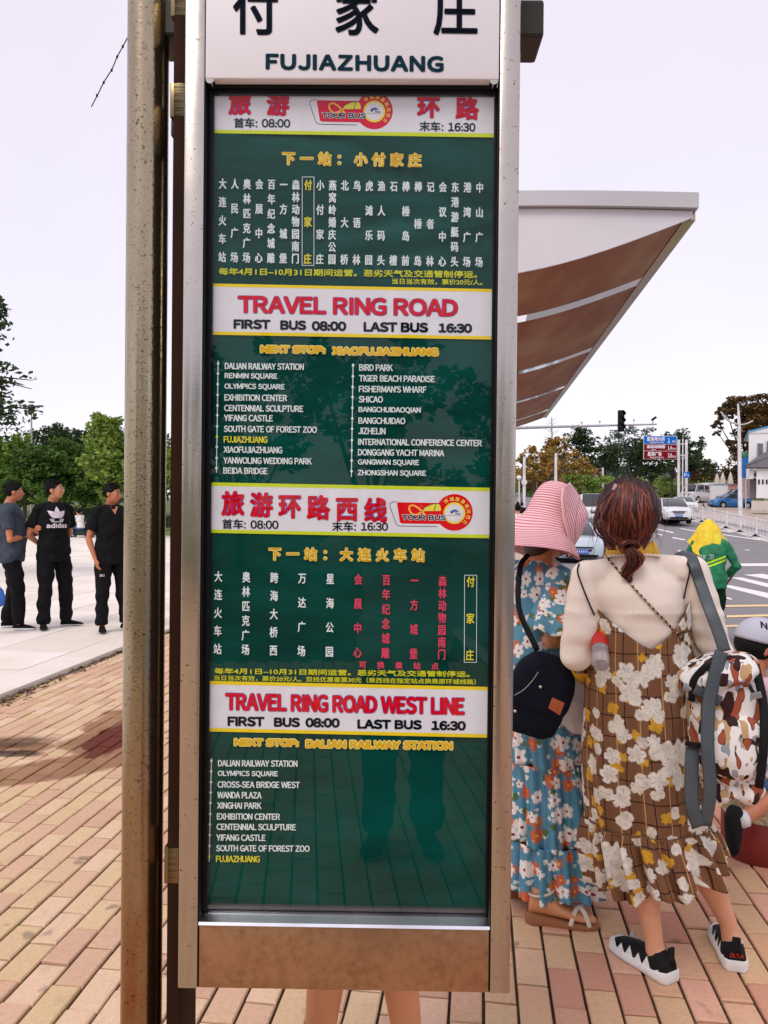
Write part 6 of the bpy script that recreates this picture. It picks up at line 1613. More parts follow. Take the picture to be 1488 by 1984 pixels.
# ------------------------------------------------------------------ woman in the brown dress
K = .001753; CX = .865
def L_(px, py, y=0.0): return ((px-744)*K-CX, y, CAMZ-(py-986)*K)
H = 1.60
f = Fig((CX, 2.62, 0), 0, H, 1.0, head=(-.043, .0, 1.497), neck=(-.025, -.005, 1.368), chest=(.0, -.004, .745*H), waist=(.005, .004, .625*H), pelvis=(.02, 0, .535*H),
        shR=(.178, 0, 1.312), shL=(-.174, 0, 1.288), elR=(.262, -.01, 1.030), elL=(-.212, -.015, 1.030), wrR=(.16, .21, 1.03), wrL=(-.12, .20, 1.06),
        hiR=(.10, 0, .80), hiL=(-.07, 0, .80), knR=(.175, .02, .44), knL=(-.020, -.02, .44), anR=(.322, -.025, .095), anL=(.040, -.095, .085), toR=(.35, .10, .02), toL=(-.03, .035, .02), _hy=radians(6))
WM = thing('person', 'auburn haired woman seen from behind in cream knit top and brown floral dress', 'woman', (CX, 2.62, 0))
b = MB(); torso(b, f, 0, 0, top=.865, bot=.48, hipw=1.1)
for s_ in 'RL':
    sx = 1 if s_ == 'R' else -1
    limb(b, f, 'sh'+s_, 'el'+s_, 'wr'+s_, .048, .040, .025); hand(b, f, 'wr'+s_, 'el'+s_, sx, 1.1)
    A, Kn, An = f.j('hi'+s_), f.j('kn'+s_), f.j('an'+s_)
    b.tube([A, A.lerp(Kn, .5), Kn, Kn.lerp(An, .22)+Vector((0, -.012, 0)), Kn.lerp(An, .42)+Vector((0, -.012, 0)), Kn.lerp(An, .72), Kn.lerp(An, .92), An-Vector((0, 0, .03))], [.085, .075, .055, .059, .056, .037, .029, .033], 18); b.ell(Kn, (.055,)*3, 14, 10)
    fd = (f.j('to'+s_)-An); fd.z = 0; fd.normalize(); b.ell(An+fd*.05-Vector((0, 0, .055)), (.028, .07, .022), 14, 8, Matrix.Rotation(atan2(-fd.x, fd.y), 3, 'Z')); b.ell(An-fd*.02-Vector((0, 0, .03)), (.028, .03, .04), 12, 8)
head_parts(b, f)
body = link('body', fuse(b, .0065, 3), skin, WM, smooth=True); face_bits(f, body)
# knit top
b = MB(); torso(b, f, .008, .0, top=.858, bot=.60)
for s_ in 'RL':
    A, E, Wp = f.j('sh'+s_), f.j('el'+s_), f.j('wr'+s_)
    b.tube([A, A.lerp(E, .3), A.lerp(E, .75), E, E.lerp(Wp, .35)], [.056, .060, .058, .056, .055], 18); b.ell(A, (.055,)*3, 16, 10); b.ell(E, (.056, .056, .056), 16, 10)
me = fuse(b, .0065, 5)
def armf(c):   # sleeve creases round the elbows
    return (1.5 if c.z < 1.18 else .8) if abs(c.x-.0) > .16 else .3
vnoise(me, .0055, (8, 8, 24), 2.2, armf)
for v in me.vertices: v.co -= v.normal*.003
knit = link('knit_top', me, cream, WM, smooth=True)
# mustard under-collar and hanging cuffs
b = MB(); n0 = f.j('neck'); rr = []
for r, z in ((.070, -.012), (.076, .0), (.070, .018), (.064, .030), (.058, .030)):
    rr.append([n0+Vector((cos(a)*r*1.18, sin(a)*r+.0, z+.006*sin(7*a)*(z > .01)-.012*sin(a))) for a in [2*pi*i/48 for i in range(48)]])
b.rings(rr, True, False); b.build('collar', mustard, WM, smooth=True)
b = MB()
for i in range(44):
    a = 2*pi*i/44; p = n0+Vector((cos(a)*.088, sin(a)*.077, -.012-.012*sin(a))); b.ell(p, (.006, .006, .005), 6, 4)
b.build('collar_trim', cream, WM)['kind'] = 'stuff'
for s_, cx_, cy_, dx in (('L', 1128, 1300, 10), ('R', 1372, 1262, -18)):
    b = MB(); E, Wp = f.j('el'+s_), f.j('wr'+s_); rr = []
    dn = Vector((0, 0, -1))
    for i, (q, ra) in enumerate(((.0, .050), (.2, .060), (.42, .062), (.62, .056))):
        c = E.lerp(Wp, q)+Vector((-.012 if s_ == 'R' else .018, 0, -.022-.012*i)); rr.append([c+Vector((cos(a)*ra*.85, 0, sin(a)*ra*(1.0+(.75*i/3 if sin(a) < 0 else 0))*(1+.06*sin(5*a)))) for a in [2*pi*k/26 for k in range(26)]])
    b.rings(rr, True, False); b.build('hanging_cuff', mustard, WM, smooth=True)
# the dress: one cloth surface with a gathered ruffle
ctb = [(.20, .108), (.42, .045), (.62, .025), (.97, .008), (1.25, 0)]
atb = [(.22, .218), (.30, .212), (.40, .200), (.455, .198), (.50, .198), (.62, .198), (.80, .190), (.97, .182), (1.10, .176), (1.25, .172)]
NA = 220
def ztop(th):
    s_ = sin(th)
    if s_ < 0: return 1.066+.150*abs(cos(th))**1.35+(.012 if cos(th) > 0 else -.01)*abs(cos(th))
    return lerp(1.21, 1.20, s_)
def dsurf(th, z, ruff=0.0, out=0.0):
    cx_ = table(ctb, z); a = table(atb, z)+out; b_ = a*lerp(.80, .735, sstep(.5, 1.1, z))
    low = sstep(1.0, .45, z)
    wv = .010*low*sin(7*th+2*noise.noise(Vector((th, z*2, 0))))+.006*low*noise.noise(Vector((cos(th)*4, sin(th)*4, z*5)))
    wv += .003*noise.noise(Vector((cos(th)*9, sin(th)*9, z*16)))
    if ruff > 0:
        ph = 17*th+1.5*sin(3*th+1); wv += ruff*(.020*sin(ph)+.008*sin(ph*2.3+z*8))
    return Vector((CX+cx_+cos(th)*(a+wv), 2.62+.01+sin(th)*(b_+wv), z))
def hemz(th): return .290+.045*cos(th-.25)+.012*sin(9*th)  # rides up on the right
SEAM = .455
bm1 = MB(); rr = []; uvr = []
for i in range(61):
    q = i/60; ring = []; ur = []
    for j_ in range(NA+1):
        th = 2*pi*j_/NA-pi/2+pi; z = lerp(SEAM, ztop(th), q); ring.append(dsurf(th, z)); ur.append((j_/NA*1.15, z))
    rr.append(ring); uvr.append(ur)
def gridmesh(rr, uvr):
    m_ = MB(); n = len(rr[0]); vs = [p for r in rr for p in r]; uv = [p for r in uvr for p in r]
    fs = [(i*n+j, i*n+j+1, (i+1)*n+j+1, (i+1)*n+j) for i in range(len(rr)-1) for j in range(n-1)]
    m_.add(vs, fs, uv); return m_
dress = gridmesh(rr, uvr).build('dress', bd_, WM, smooth=True, recalc=False)
md = dress.modifiers.new('thick', 'SOLIDIFY'); md.thickness = .0025
rr = []; uvr = []
for i in range(31):
    q = i/30; ring = []; ur = []
    for j_ in range(NA*2+1):
        th = pi*j_/NA-pi/2+pi; z = lerp(SEAM+.006, hemz(th), q); ring.append(dsurf(th, z, ruff=min(1, .25+q*1.6), out=.004+.012*sin(min(1, q*3)*pi/2))); ur.append((j_/NA*.5*1.7, z+.34))
    rr.append(ring); uvr.append(ur)
ruf = gridmesh(rr, uvr).build('ruffle', bd_, WM, smooth=True, recalc=False); md = ruf.modifiers.new('thick', 'SOLIDIFY'); md.thickness = .002
b = MB(); b.tube([dsurf(2*pi*i/160, SEAM+.004, out=.004) for i in range(161)], .0035, 6, cap=False); b.build('gathered_seam', bd_, WM, smooth=True)
BV = bvh_of(knit, dress, body)
for pts in ([(1152, 1192), (1140, 1165), (1128, 1135), (1119, 1108), (1122, 1092)], [(1325, 1160), (1330, 1135), (1335, 1115), (1336, 1100), (1331, 1090)]):
    b = MB(); b.tube(smooth_path([on_surf(BV, x, y, .009, 2.53) for x, y in pts], 5), .0028, 6); b.build('dress_strap', blackp, WM)
# chain strap of her bag: black ribbon woven through gold links
cp = smooth_path([on_surf(BV, lerp(1172, 1340, i/14), lerp(1076, 1256, i/14)+3*sin(i/14*pi), .006, 2.55) for i in range(15)], 3)
ch = thing('chain_strap', 'thin gold and black chain bag strap slung diagonally across the cream back', 'bag strap', cp[0])
for i in range(len(cp)-1):
    d = (cp[i+1]-cp[i]); b = MB(); sd = Vector((d.z, 0, -d.x)).normalized()*.0028
    b.tube([cp[i]+sd, cp[i].lerp(cp[i+1], .5)-sd, cp[i+1]+sd], .0026, 5); b.build('link', blackp if i % 2 else gold, ch)
# hair: dark cap, loose auburn lengths gathered low
hc, HRm, q = f.hc, f.HR, f.q
b = MB(); rr = []
for i in range(24):
    a = -1.0+(pi/2+1.0)*i/23; ring = []
    for j_ in range(60):
        t_ = 2*pi*j_/60; lo = -1.0
        if sin(t_) > .25: lo = .35
        elif sin(t_) > -.1: lo = lerp(-.35, .35, (sin(t_)+.1)/.35)
        aa = max(a, lo); st = .0035*sin(22*t_+3*a)+.004*noise.noise(Vector((cos(t_)*5, sin(t_)*5, a*3)))
        ring.append(q(0, -.012, .018)+HRm @ Vector((cos(t_)*cos(aa)*(.100+st), sin(t_)*cos(aa)*(.118+st), sin(aa)*(.110+st))))
    rr.append(ring)
b.rings(rr, True, True); hair = b.build('hair', darkhair, body, smooth=True)
HV = bvh_of(hair)
rnd = random.Random(12)
def hp(px, py, lift): return on_surf(HV, px, py, lift, 2.535)
b = MB(); tie = hp(1214, 1052, .012)
def strand(pts, r, seg=5): pp = smooth_path(pts, 4); b.tube(pp, [r*(.5+1.0*sin(pi*(.12+.80*i/(len(pp)-1)))) for i in range(len(pp))], seg)
for i in range(300):                      # lengths over the back of the head
    u = rnd.gauss(0, .42); u = max(-1, min(1, u)); top = 1216+u*22; w0 = rnd.gauss(0, 3)
    lift = rnd.uniform(.001, .016)*(1-.4*abs(u)); ph = rnd.uniform(0, 6.28)
    pts = []
    for k_, (yy_, sp) in enumerate(((934+abs(u)*10, .3), (955, .8), (985, 1.15), (1012, 1.25), (1036, 1.05), (1054, .55))):
        pts.append(hp(1216+u*46*sp+w0+4.5*sin(ph+k_*1.3)+(-6 if 960 < yy_ < 1040 else 0), yy_, lift*(.3+.7*min(1, k_/2))))
    pts.append(tie+Vector((rnd.gauss(0, .010), rnd.gauss(0, .006), rnd.gauss(-.004, .006)))); strand(pts, rnd.uniform(.0012, .0030))
for i in range(130):                      # the curled tail below the tie
    u = rnd.gauss(0, .5); v_ = rnd.gauss(0, .5); ph = rnd.uniform(-.5, .5); e = rnd.uniform(.75, 1.08)
    pts = [tie+Vector((u*.010, v_*.006, 0))]
    for k_, (dx, dy, dz) in enumerate(((.004, -.012, -.018), (.016, -.018, -.040), (.024, -.016, -.064), (.014, -.010, -.086), (.000, -.008, -.106), (.012, -.006, -.118))):
        s_ = (1.2, 1.9, 2.0, 1.6, 1.1, .6)[k_]*.011; pts.append(tie+Vector((dx+u*s_+.004*sin(ph+k_*1.4), dy+v_*s_*.8, dz*e)))
    strand(pts, rnd.uniform(.0012, .0026))
for i in range(90):                      # dark loop round the tie
    a0 = rnd.gauss(0, .25); rr_ = rnd.uniform(.018, .030)
    pts = [tie+Vector((cos(a)*rr_*1.15+.004, -.016+rnd.gauss(0, .004)-.006*sin(a), sin(a)*rr_*.75-.012)) for a in [a0+k_*1.05 for k_ in range(6)]]; strand(pts, rnd.uniform(.0015, .003))
for i in range(60):                       # locks beside the neck and cheek
    side = -1 if i % 2 else 1; x0 = 1213+side*rnd.uniform(38, 52); ph = rnd.uniform(0, 6)
    pts = [hp(x0, 985+rnd.uniform(-25, 5), .004)]
    for k_, yy_ in enumerate((1010, 1032, 1050, 1066)): pts.append(W(x0-side*(k_*6)+4*sin(ph+k_*1.6), yy_, 2.56-.006*k_))
    strand(pts, rnd.uniform(.0010, .0022), 4)
for i in range(60):                       # flyaways
    x0 = 1213+rnd.gauss(0, 32); pts = [hp(x0, 950+rnd.uniform(-12, 40), .004)]; x1 = x0+rnd.gauss(0, 22)
    pts += [W((x0+x1)/2+rnd.gauss(0, 6), 1000+rnd.gauss(0, 14), 2.50), W(x1, 1045+rnd.gauss(0, 20), 2.50)]; strand(pts, .0005, 3)
o = b.build('loose_hair', redhair, hair, smooth=True, recalc=False); o['kind'] = 'stuff'
b = MB(); b.box(hp(1191, 944, .003), (.010, .004, .022), Matrix.Rotation(.4, 3, 'Y')); b.build('hair_pin', mat('pin_pink', (.7, .42, .42), .4), hair)
b = MB(); b.tube([q(-.079, -.01, .0), q(-.088, .02, -.02), q(-.084, .04, -.06)], .0016, 6); b.build('glasses_arm', blackp, body)
# slip-on trainers
solew = mat('sole_white', (.7, .7, .68), .6); shb = mat('trainer_black', (.010, .010, .011), .7, bump=.3, bscale=200)
def trainer(an, fd, yawlabel, text=None, Yc=None):
    A = f.j(an).copy(); A.z = 0; fd = Vector(fd).normalized(); w = Vector((-fd.y, fd.x, 0)); rows = [(-.066, .026, .072), (-.055, .035, .086), (-.02, .039, .092), (.03, .041, .078), (.08, .046, .062), (.12, .047, .052), (.155, .040, .042), (.175, .018, .030)]
    b = MB(); rr = []
    for y, hw, hz in rows: c = A+fd*y; rr.append([c+w*cos(t_)*hw*.97+Vector((0, 0, .020+(hz-.020)*max(0, sin(t_))**.75)) for t_ in [pi*i/14 for i in range(15)]])
    b.rings(rr, True, True); so = b.build('shoe', shb, WM, smooth='auto')
    b = MB(); rr = []
    for y, hw, hz in rows:
        c = A+fd*(y*1.06); fl = .008 if y < -.04 else 0; rr.append([c+w*x*hw*1.10+Vector((0, 0, z)) for x, z in ((-.95, .0015), (-1.06, .012), (-1.0, .029+fl), (-.86, .030+fl), (.86, .030+fl), (1.0, .029+fl), (1.06, .012), (.95, .0015))])
    b.rings(rr, True, True); b.build('sole', solew, so, bevel=.002, smooth=True)
    # zig-zag white side panels
    for sx in (-1, 1):
        b = MB()
        for k_ in range(6):
            y0 = -.05+k_*.035; hw = table([(r[0], r[1]) for r in rows], y0)*1.0; c = A+fd*y0+w*sx*(hw*.985+.0025)
            b.add([c+Vector((0, 0, .027)), c+fd*.036+Vector((0, 0, .027)), c+fd*.020-w*sx*.006+Vector((0, 0, .062 if k_ % 2 else .054))], [(0, 1, 2)] if sx > 0 else [(2, 1, 0)])
        b.build('side_panel', solew, so, recalc=False)
    b = MB(); c = A-fd*.062; b.rings([[c+w*x+fd*y_+Vector((0, 0, z)) for x, y_ in ((-.014, -.004), (.014, -.004), (.012, .006), (-.012, .006))] for z in (.045, .112)]); b.build('heel_tab', shb, so, bevel=.003)
    if text:
        vs, fs = outline('DLT-A', 1.0, True); x1 = max(v.x for v in vs); c = A-fd*.0745
        b = MB()
        for ox, oy, _ in dirs(.0006)[:5]: b.add([c+w*(-(v.x/x1-.5)*.040-ox)+Vector((0, 0, .052+v.y*.018+oy)) for v in vs], fs)
        b.build('heel_lettering', mat('red_print', (.6, .03, .02), .6), so, recalc=False)
trainer('anL', (-.07, .13, 0), '')
trainer('anR', (.030, .13, 0), '', True)
# bottle tucked in the crook of her left arm
pa, pb_ = W(1160, 1226, 2.60), W(1165, 1291, 2.455); d = (pb_-pa)
BT = thing('drink_bottle', 'plastic drink bottle with a red label tucked under her left elbow', 'bottle', pb_)
def along(k_): return pa+d*k_
b = MB(); b.tube([along(k_) for k_ in (-.25, -.1, .05, .1, .5, .55, .62, .7, .85, .97, 1.0)], [.012, .014, .026, .0275, .0275, .026, .0275, .026, .0275, .024, .012], 24)
gp = NT('clear_plastic'); gp.b.inputs['Transmission Weight'].default_value = .75; gp.b.inputs['IOR'].default_value = 1.3; gp = gp.fin((.85, .80, .80), .12); b.build('bottle_body', gp, BT, smooth='auto')
b = MB(); b.tube([along(.02), along(.5)], [.0283, .0283], 24, cap=False); lb2 = b.build('label', mat('label_red', (.52, .02, .02), .4, var=.05), BT, smooth=True)
b = MB(); sd = Vector((1, 0, 0))
for k_ in range(4): b.box(along(.14+k_*.09)+Vector((.004, -.0288, .004)), (.020-.003*(k_ % 2), .001, .0022), Matrix.Rotation(-.2, 3, 'Y'))
b.build('label_print', WHT, lb2)['kind'] = 'stuff'
b = MB(); b.tube([along(-.34), along(-.24)], .015, 16); b.build('cap', mat('cap_red', (.5, .02, .02), .4), BT)
# white carrier bag
p = W(1128, 1350, 2.78); CB = thing('carrier_bag', 'crumpled white plastic carrier bag hanging between the two women', 'plastic bag', p); b = MB(); rr = []
for i in range(20):
    v_ = i/19; ring = []
    for j_ in range(40):
        a = 2*pi*j_/40; r = .015+.085*sin(pi*min(1, .08+v_*.86))**.8; n_ = 1+.28*noise.noise(Vector((cos(a)*2.2, sin(a)*2.2, v_*5)))+.12*noise.noise(Vector((cos(a)*7, sin(a)*7, v_*12)))
        ring.append(p+Vector((cos(a)*r*n_, sin(a)*r*.6*n_, lerp(.10, -.14, v_)+.01*n_)))
    rr.append(ring)
b.rings(rr, True, True); pbm = NT('bag_plastic'); pbm.b.inputs['Transmission Weight'].default_value = .3; pbm = pbm.fin((.80, .76, .80), .35); b.build('bag_body', pbm, CB, smooth=True)
b = MB(); b.tube([p+Vector((-.02, 0, .09)), f.j('wrL')+Vector((0, .06, -.01)), p+Vector((.02, 0, .09))], .006, 6); b.build('handle', pbm, CB, smooth=True)

# ------------------------------------------------------------------ camouflage backpack on her right side
c0 = W(1412, 1398, 2.50); BR = Matrix.Rotation(radians(-16), 3, 'Y') @ Matrix.Rotation(radians(-12), 3, 'Z')
BP = thing('backpack', 'camouflage backpack with dark grey straps hanging from the right shoulder of the woman', 'backpack', c0)
def bag(b, c, sx, sy, sz, n=2.6, seed=0, R=BR, amp=.010):
    rr = []
    for i in range(37):
        a = -pi/2+pi*i/36; ring = []
        for j_ in range(64):
            t_ = 2*pi*j_/64; f1 = lambda v, e: (abs(v)**(2/e))*(1 if v >= 0 else -1)
            ca = f1(max(cos(a), .01), n); tap = 1+.10*(-sin(a))
            x, y, z = f1(cos(t_), n)*ca*sx*tap, f1(sin(t_), n)*ca*sy*tap, f1(sin(a), n)*sz
            k_ = amp*noise.noise(Vector((x*14+seed, y*14, z*14)))+amp*.5*noise.noise(Vector((x*35+seed, y*35, z*35)))
            ring.append(c+R @ (Vector((x, y, z))*(1+k_/max(.05, Vector((x, y, z)).length))))
        rr.append(ring)
    b.rings(rr, True, True)
b = MB(); bag(b, c0, .125, .075, .215); b.build('main_body', camo, BP, smooth=True)
b = MB(); bag(b, c0+BR @ Vector((-.004, -.055, -.06)), .095, .055, .105, seed=4); b.build('front_pocket', camo, BP, smooth=True)
b = MB(); bag(b, c0+BR @ Vector((-.110, .0, -.08)), .035, .050, .10, seed=7); b.build('side_pocket', camo, BP, smooth=True)
b = MB(); bag(b, c0+BR @ Vector((.004, -.018, .175)), .128, .080, .050, seed=9); b.build('top_flap', camo, BP, smooth=True)
b = MB(); bag(b, c0+BR @ Vector((-.035, -.01, -.205)), .075, .05, .045, seed=2, amp=.03); b.build('bottom_gusset', camo, BP, smooth=True)
q_ = lambda x, y, z: c0+BR @ Vector((x, y, z))
b = MB(); ribbon(b, [q_(-.10, -.06, .11), q_(-.08, -.085, .18), q_(-.02, -.09, .225), q_(.03, -.06, .235)], .011, .004, BR @ Vector((.5, 0, -1))); b.build('top_handle', blackp, BP, smooth=True)
b = MB(); ribbon(b, [q_(-.085, -.088, .155), q_(-.05, -.092, .125), q_(-.02, -.094, .10)], .017, .003, BR @ Vector((.7, 0, .7))); b.build('flap_strap', strapm, BP, smooth=True)
b = MB(); ribbon(b, [q_(.115, -.045, .18), q_(.10, -.085, .06), q_(.06, -.12, -.06), q_(.02, -.11, -.18)], .013, .004, BR @ Vector((1, 0, .3))); b.build('compression_strap', blackp, BP, smooth=True)
b = MB(); ribbon(b, [q_(.145, -.05, .05), q_(.125, -.10, -.04), q_(.12, -.10, -.13)], .012, .003, BR @ Vector((1, 0, .3))); b.build('compression_strap', blackp, BP, smooth=True)
b = MB(); b.box(q_(.085, -.10, .10), (.03, .008, .02), BR); b.build('buckle', mat('buckle_grey', (.3, .3, .31), .3, .6), BP, bevel=.002)
# wide straps
sh = [on_surf(BV, 1337, 1078, .006, 2.58), on_surf(BV, 1346, 1098, .010, 2.54), on_surf(BV, 1357, 1130, .014, 2.5), W(1375, 1180, 2.47), W(1392, 1225, 2.44), W(1404, 1262, 2.42)]
b = MB(); ribbon(b, [sh[0]+Vector((-.01, .07, .01))]+sh, .019, .0022, Vector((1, 0, .35))); b.build('shoulder_strap', strapm, BP, smooth=True)
b = MB(); ribbon(b, [W(1398, 1262, 2.42), W(1385, 1310, 2.405), W(1373, 1370, 2.395), W(1371, 1450, 2.375), W(1376, 1530, 2.37), W(1366, 1600, 2.39)], .021, .0022, Vector((1, 0, 0))); b.build('hanging_strap', strapm, BP, smooth=True)
b = MB(); ribbon(b, [W(1342, 1448, 2.40), W(1340, 1500, 2.385), W(1341, 1560, 2.38), W(1354, 1602, 2.385)], .022, .0022, Vector((1, 0, 0))); b.build('hanging_strap', strapm, BP, smooth=True)
b = MB(); b.box(W(1346, 1443, 2.39), (.060, .012, .016), Matrix.Rotation(.15, 3, 'Y')); b.build('slide_buckle', blackp, BP, bevel=.003)

# ------------------------------------------------------------------ woman in the blue dress and pink hat
K2 = .001967; C2 = Vector((.600, 2.97, 0)); H = 1.58
f2 = Fig(C2, radians(-70), H, .98, head=(.0, .05, 1.435), neck=(0, .0, 1.325), wrR=(.17, .06, 1.15), elR=(.175, -.05, 1.045), elL=(-.20, .10, 1.04), wrL=(-.06, .30, 1.12), anR=(.07, .12, .075), anL=(-.10, -.02, .075), toR=(.1, .3, .02), toL=(-.12, .16, .02), _hy=0, _hp=radians(-14))
W2 = thing('person', 'woman in blue floral tiered dress and wide pink striped sun hat beside the sign', 'woman', C2)
b = MB(); torso(b, f2, -.004, 0, top=.865, bot=.48)
for s_ in 'RL':
    sx = 1 if s_ == 'R' else -1
    limb(b, f2, 'sh'+s_, 'el'+s_, 'wr'+s_, .044, .037, .025); hand(b, f2, 'wr'+s_, 'el'+s_, sx, 1.0)
    limb(b, f2, 'hi'+s_, 'kn'+s_, 'an'+s_, .060, .048, .034, 14)
head_parts(b, f2); body2 = link('body', fuse(b, .0075, 3), skin_w, W2, smooth=True); face_bits(f2, body2)
b = MB(); b.ell(f2.q(0, -.02, .0), (.071, .086, .088), 24, 14, f2.HR); b.ell(f2.q(0, -.05, -.08), (.06, .05, .07), 20, 12, f2.HR); b.build('hair', darkhair, body2, smooth=True)
# bare foot in strappy sandal, toes to the right
sand_ = mat('sandal_strap', (.60, .52, .44), .5); cork = mat('cork_sole', (.30, .12, .05), .7)
for (hx, hy, ang, nm) in ((1030, 2.83, radians(-97), 'R'), (960, 3.02, radians(-80), 'L')):
    A = W(hx, 1700, hy); A.z = 0; fd = Vector((-sin(ang), cos(ang), 0)); w = Vector((-fd.y, fd.x, 0)); L = .235
    b = MB(); rr = []
    for y, hw, hz in ((-.01, .018, .060), (.0, .027, .075), (.03, .030, .085), (.07, .031, .070), (.12, .036, .048), (.165, .041, .034), (.185, .040, .028)):
        c = A+fd*y+Vector((0, 0, .036-.10*max(0, y)+0)); rr.append([c+w*cos(t_)*hw+Vector((0, 0, hz*.5+sin(t_)*hz*.5)) for t_ in [2*pi*i/18 for i in range(18)]])
    b.rings(rr, True, True)
    for i, (o, r, yl_) in enumerate(((-.026, .0125, .228), (-.008, .0095, .228), (.006, .009, .220), (.019, .0085, .210), (.031, .008, .198))): b.tube([A+fd*.16+w*o*.9+Vector((0, 0, .034)), A+fd*(yl_-.015)+w*o+Vector((0, 0, .036)), A+fd*yl_+w*o+Vector((0, 0, .029))], [r, r*1.05, r*.8], 10)
    b.tube([A+fd*.035+Vector((0, 0, .08)), A+fd*.03+Vector((0, 0, .13))], [.030, .032], 14)
    foot = link('foot', fuse(b, .005, 2), skin_w, W2, smooth=True)
    b = MB(); rr = []
    for y, hw, z1 in ((-.022, .014, .040), (0, .033, .040), (.06, .035, .031), (.12, .041, .022), (.18, .047, .019), (.225, .040, .018), (.243, .018, .018)): c = A+fd*y; rr.append([c+w*x*hw+Vector((0, 0, z)) for x, z in ((-1, .001), (-1.02, z1), (1.02, z1), (1, .001))])
    b.rings(rr, True, True); b.build('sandal_sole', cork, W2, smooth='auto', bevel=.003)
    for (y0, y1) in ((.135, .205), (.205, .135)):
        b = MB(); ribbon(b, [A+fd*y0-w*.046+Vector((0, 0, .016)), A+fd*lerp(y0, y1, .3)-w*.022+Vector((0, 0, .062)), A+fd*lerp(y0, y1, .7)+w*.022+Vector((0, 0, .062)), A+fd*y1+w*.046+Vector((0, 0, .016))], .008, .002, fd); b.build('sandal_strap', sand_, W2, smooth=True)
    b = MB(); b.tube([A+fd*.035+w*cos(t_)*.040+fd*sin(t_)*.045+Vector((0, 0, .115+.01*sin(t_))) for t_ in [2*pi*i/20 for i in range(21)]], .005, 6); b.build('ankle_strap', sand_, W2, smooth=True)
# dress skirt in tiers
c2t = [(.0, (.070, -.02)), (.45, (.05, -.01)), (.95, (0, 0)), (1.4, (0, .0))]
def d2(th, z, a, amp, ph, k_=13):
    cx_, cy_ = table(c2t, z); wv = amp*(sin(k_*th+ph+1.3*sin(2*th))+.5*sin(2.3*k_*th+ph))+.004*noise.noise(Vector((cos(th)*7, sin(th)*7, z*9)))
    return Vector((C2.x+cx_+cos(th)*(a+wv), C2.y+cy_+sin(th)*(a*.88+wv), z))
def tier(nm, z1, z0, a1, a0, amp1, amp0, ph, vo, kk=13, m=bf):
    rr = []; uvr = []
    for i in range(25):
        q1 = i/24; ring = []; ur = []
        for j_ in range(241):
            th = 2*pi*j_/240; zz = lerp(z1, z0+.010*sin(5*th+ph), q1); ring.append(d2(th, zz, lerp(a1, a0, q1**.8), lerp(amp1, amp0, q1), ph, kk)); ur.append((j_/240*1.3, zz+vo))
        rr.append(ring); uvr.append(ur)
    o = gridmesh(rr, uvr).build(nm, m, W2, smooth=True, recalc=False); md = o.modifiers.new('thick', 'SOLIDIFY'); md.thickness = .002; return o
rr = []; uvr = []
for i in range(25):
    z = lerp(1.325, .93, i/24); a = table([(.93, .133), (1.0, .138), (1.18, .158), (1.26, .150), (1.29, .115), (1.325, .058)], z); R2 = f2.R
    rr.append([Vector((C2.x, C2.y, z))+R2 @ Vector((cos(t_)*a+.002*sin(9*t_), sin(t_)*(a*lerp(.72, .95, sstep(1.15, .93, z))+.012)+.002*cos(7*t_+z*20), 0)) for t_ in [2*pi*k_/120 for k_ in range(121)]]); uvr.append([(k_/120*1.0, z) for k_ in range(121)])
gridmesh(rr, uvr).build('bodice', bf, W2, smooth=True, recalc=False)
tier('skirt_tier', .94, .56, .138, .164, .003, .012, .4, 0)
tier('skirt_tier', .565, .27, .158, .174, .006, .017, 1.7, .33, 15)
tier('skirt_tier', .275, .085, .176, .188, .007, .020, 2.9, .71, 17)
# bodice shoulders and bell sleeves
b = MB()
me = None
for s_ in 'RL':
    A, E = f2.j('sh'+s_), f2.j('el'+s_); rr = []; uvr = []
    ax = (E-A).normalized(); u1 = ax.orthogonal().normalized(); w1 = ax.cross(u1)
    for i in range(26):
        q1 = i/25; c = (A+Vector((0, 0, .02))).lerp(E, q1*.86); ra = lerp(.050, .092, sstep(0, 1, q1)); ring = []; ur = []
        for j_ in range(81):
            th = 2*pi*j_/80; wv = 1+q1*q1*.14*sin(6*th+1); ring.append(c+(u1*cos(th)+w1*sin(th))*ra*wv+Vector((0, 0, -.02*q1*q1*abs(sin(3*th))))); ur.append((j_/80*.5, q1*.3+(.5 if s_ == 'L' else .1)))
        rr.append(ring); uvr.append(ur)
    o = gridmesh(rr, uvr).build('sleeve', bf, W2, smooth=True, recalc=False); md = o.modifiers.new('thick', 'SOLIDIFY'); md.thickness = .002
    b = MB(); b.ell(A+Vector((0, 0, .0)), (.058, .058, .056), 20, 12); uvs = [(v.x*1.2, v.z*1.2) for v in b.v]; bb2 = MB(); bb2.add(b.v, b.f, uvs); bb2.build('shoulder_yoke', bf, W2, smooth=True)
# hat
hatm = NT('pink_straw'); uv = uvn(hatm); _u, _v, _ = hatm.sep(uv)
st_ = hatm.math('SINE', hatm.math('MULTIPLY', _v, 2*pi))
hatm.bump(st_, .6, .003)
hatm = hatm.fin(hatm.mix(hatm.mapr(st_, -.7, .25), (.68, .17, .23), hatm.mix(hatm.noise(uv, 3, 2), (.86, .56, .57), (.90, .66, .66))), .7, 0, .25)
hc2 = W(1066, 1006, 2.90); HX = Matrix.Rotation(radians(14), 3, 'Y') @ Matrix.Rotation(radians(-8), 3, 'X')
HT = thing('sun_hat', 'wide brimmed pink and white striped straw hat with its right brim turned up', 'hat', hc2)
rr = []; uvr = []
prof = [(.144, .004), (.141, .026), (.132, .046), (.115, .062), (.090, .074), (.062, .081), (.034, .087), (.008, .096), (-.016, .114), (-.040, .142), (-.064, .172), (-.090, .202), (-.118, .228)]
pp = smooth_path([(r, z, 0) for z, r in prof], 4)
n_ = len(pp); Ls = [0]
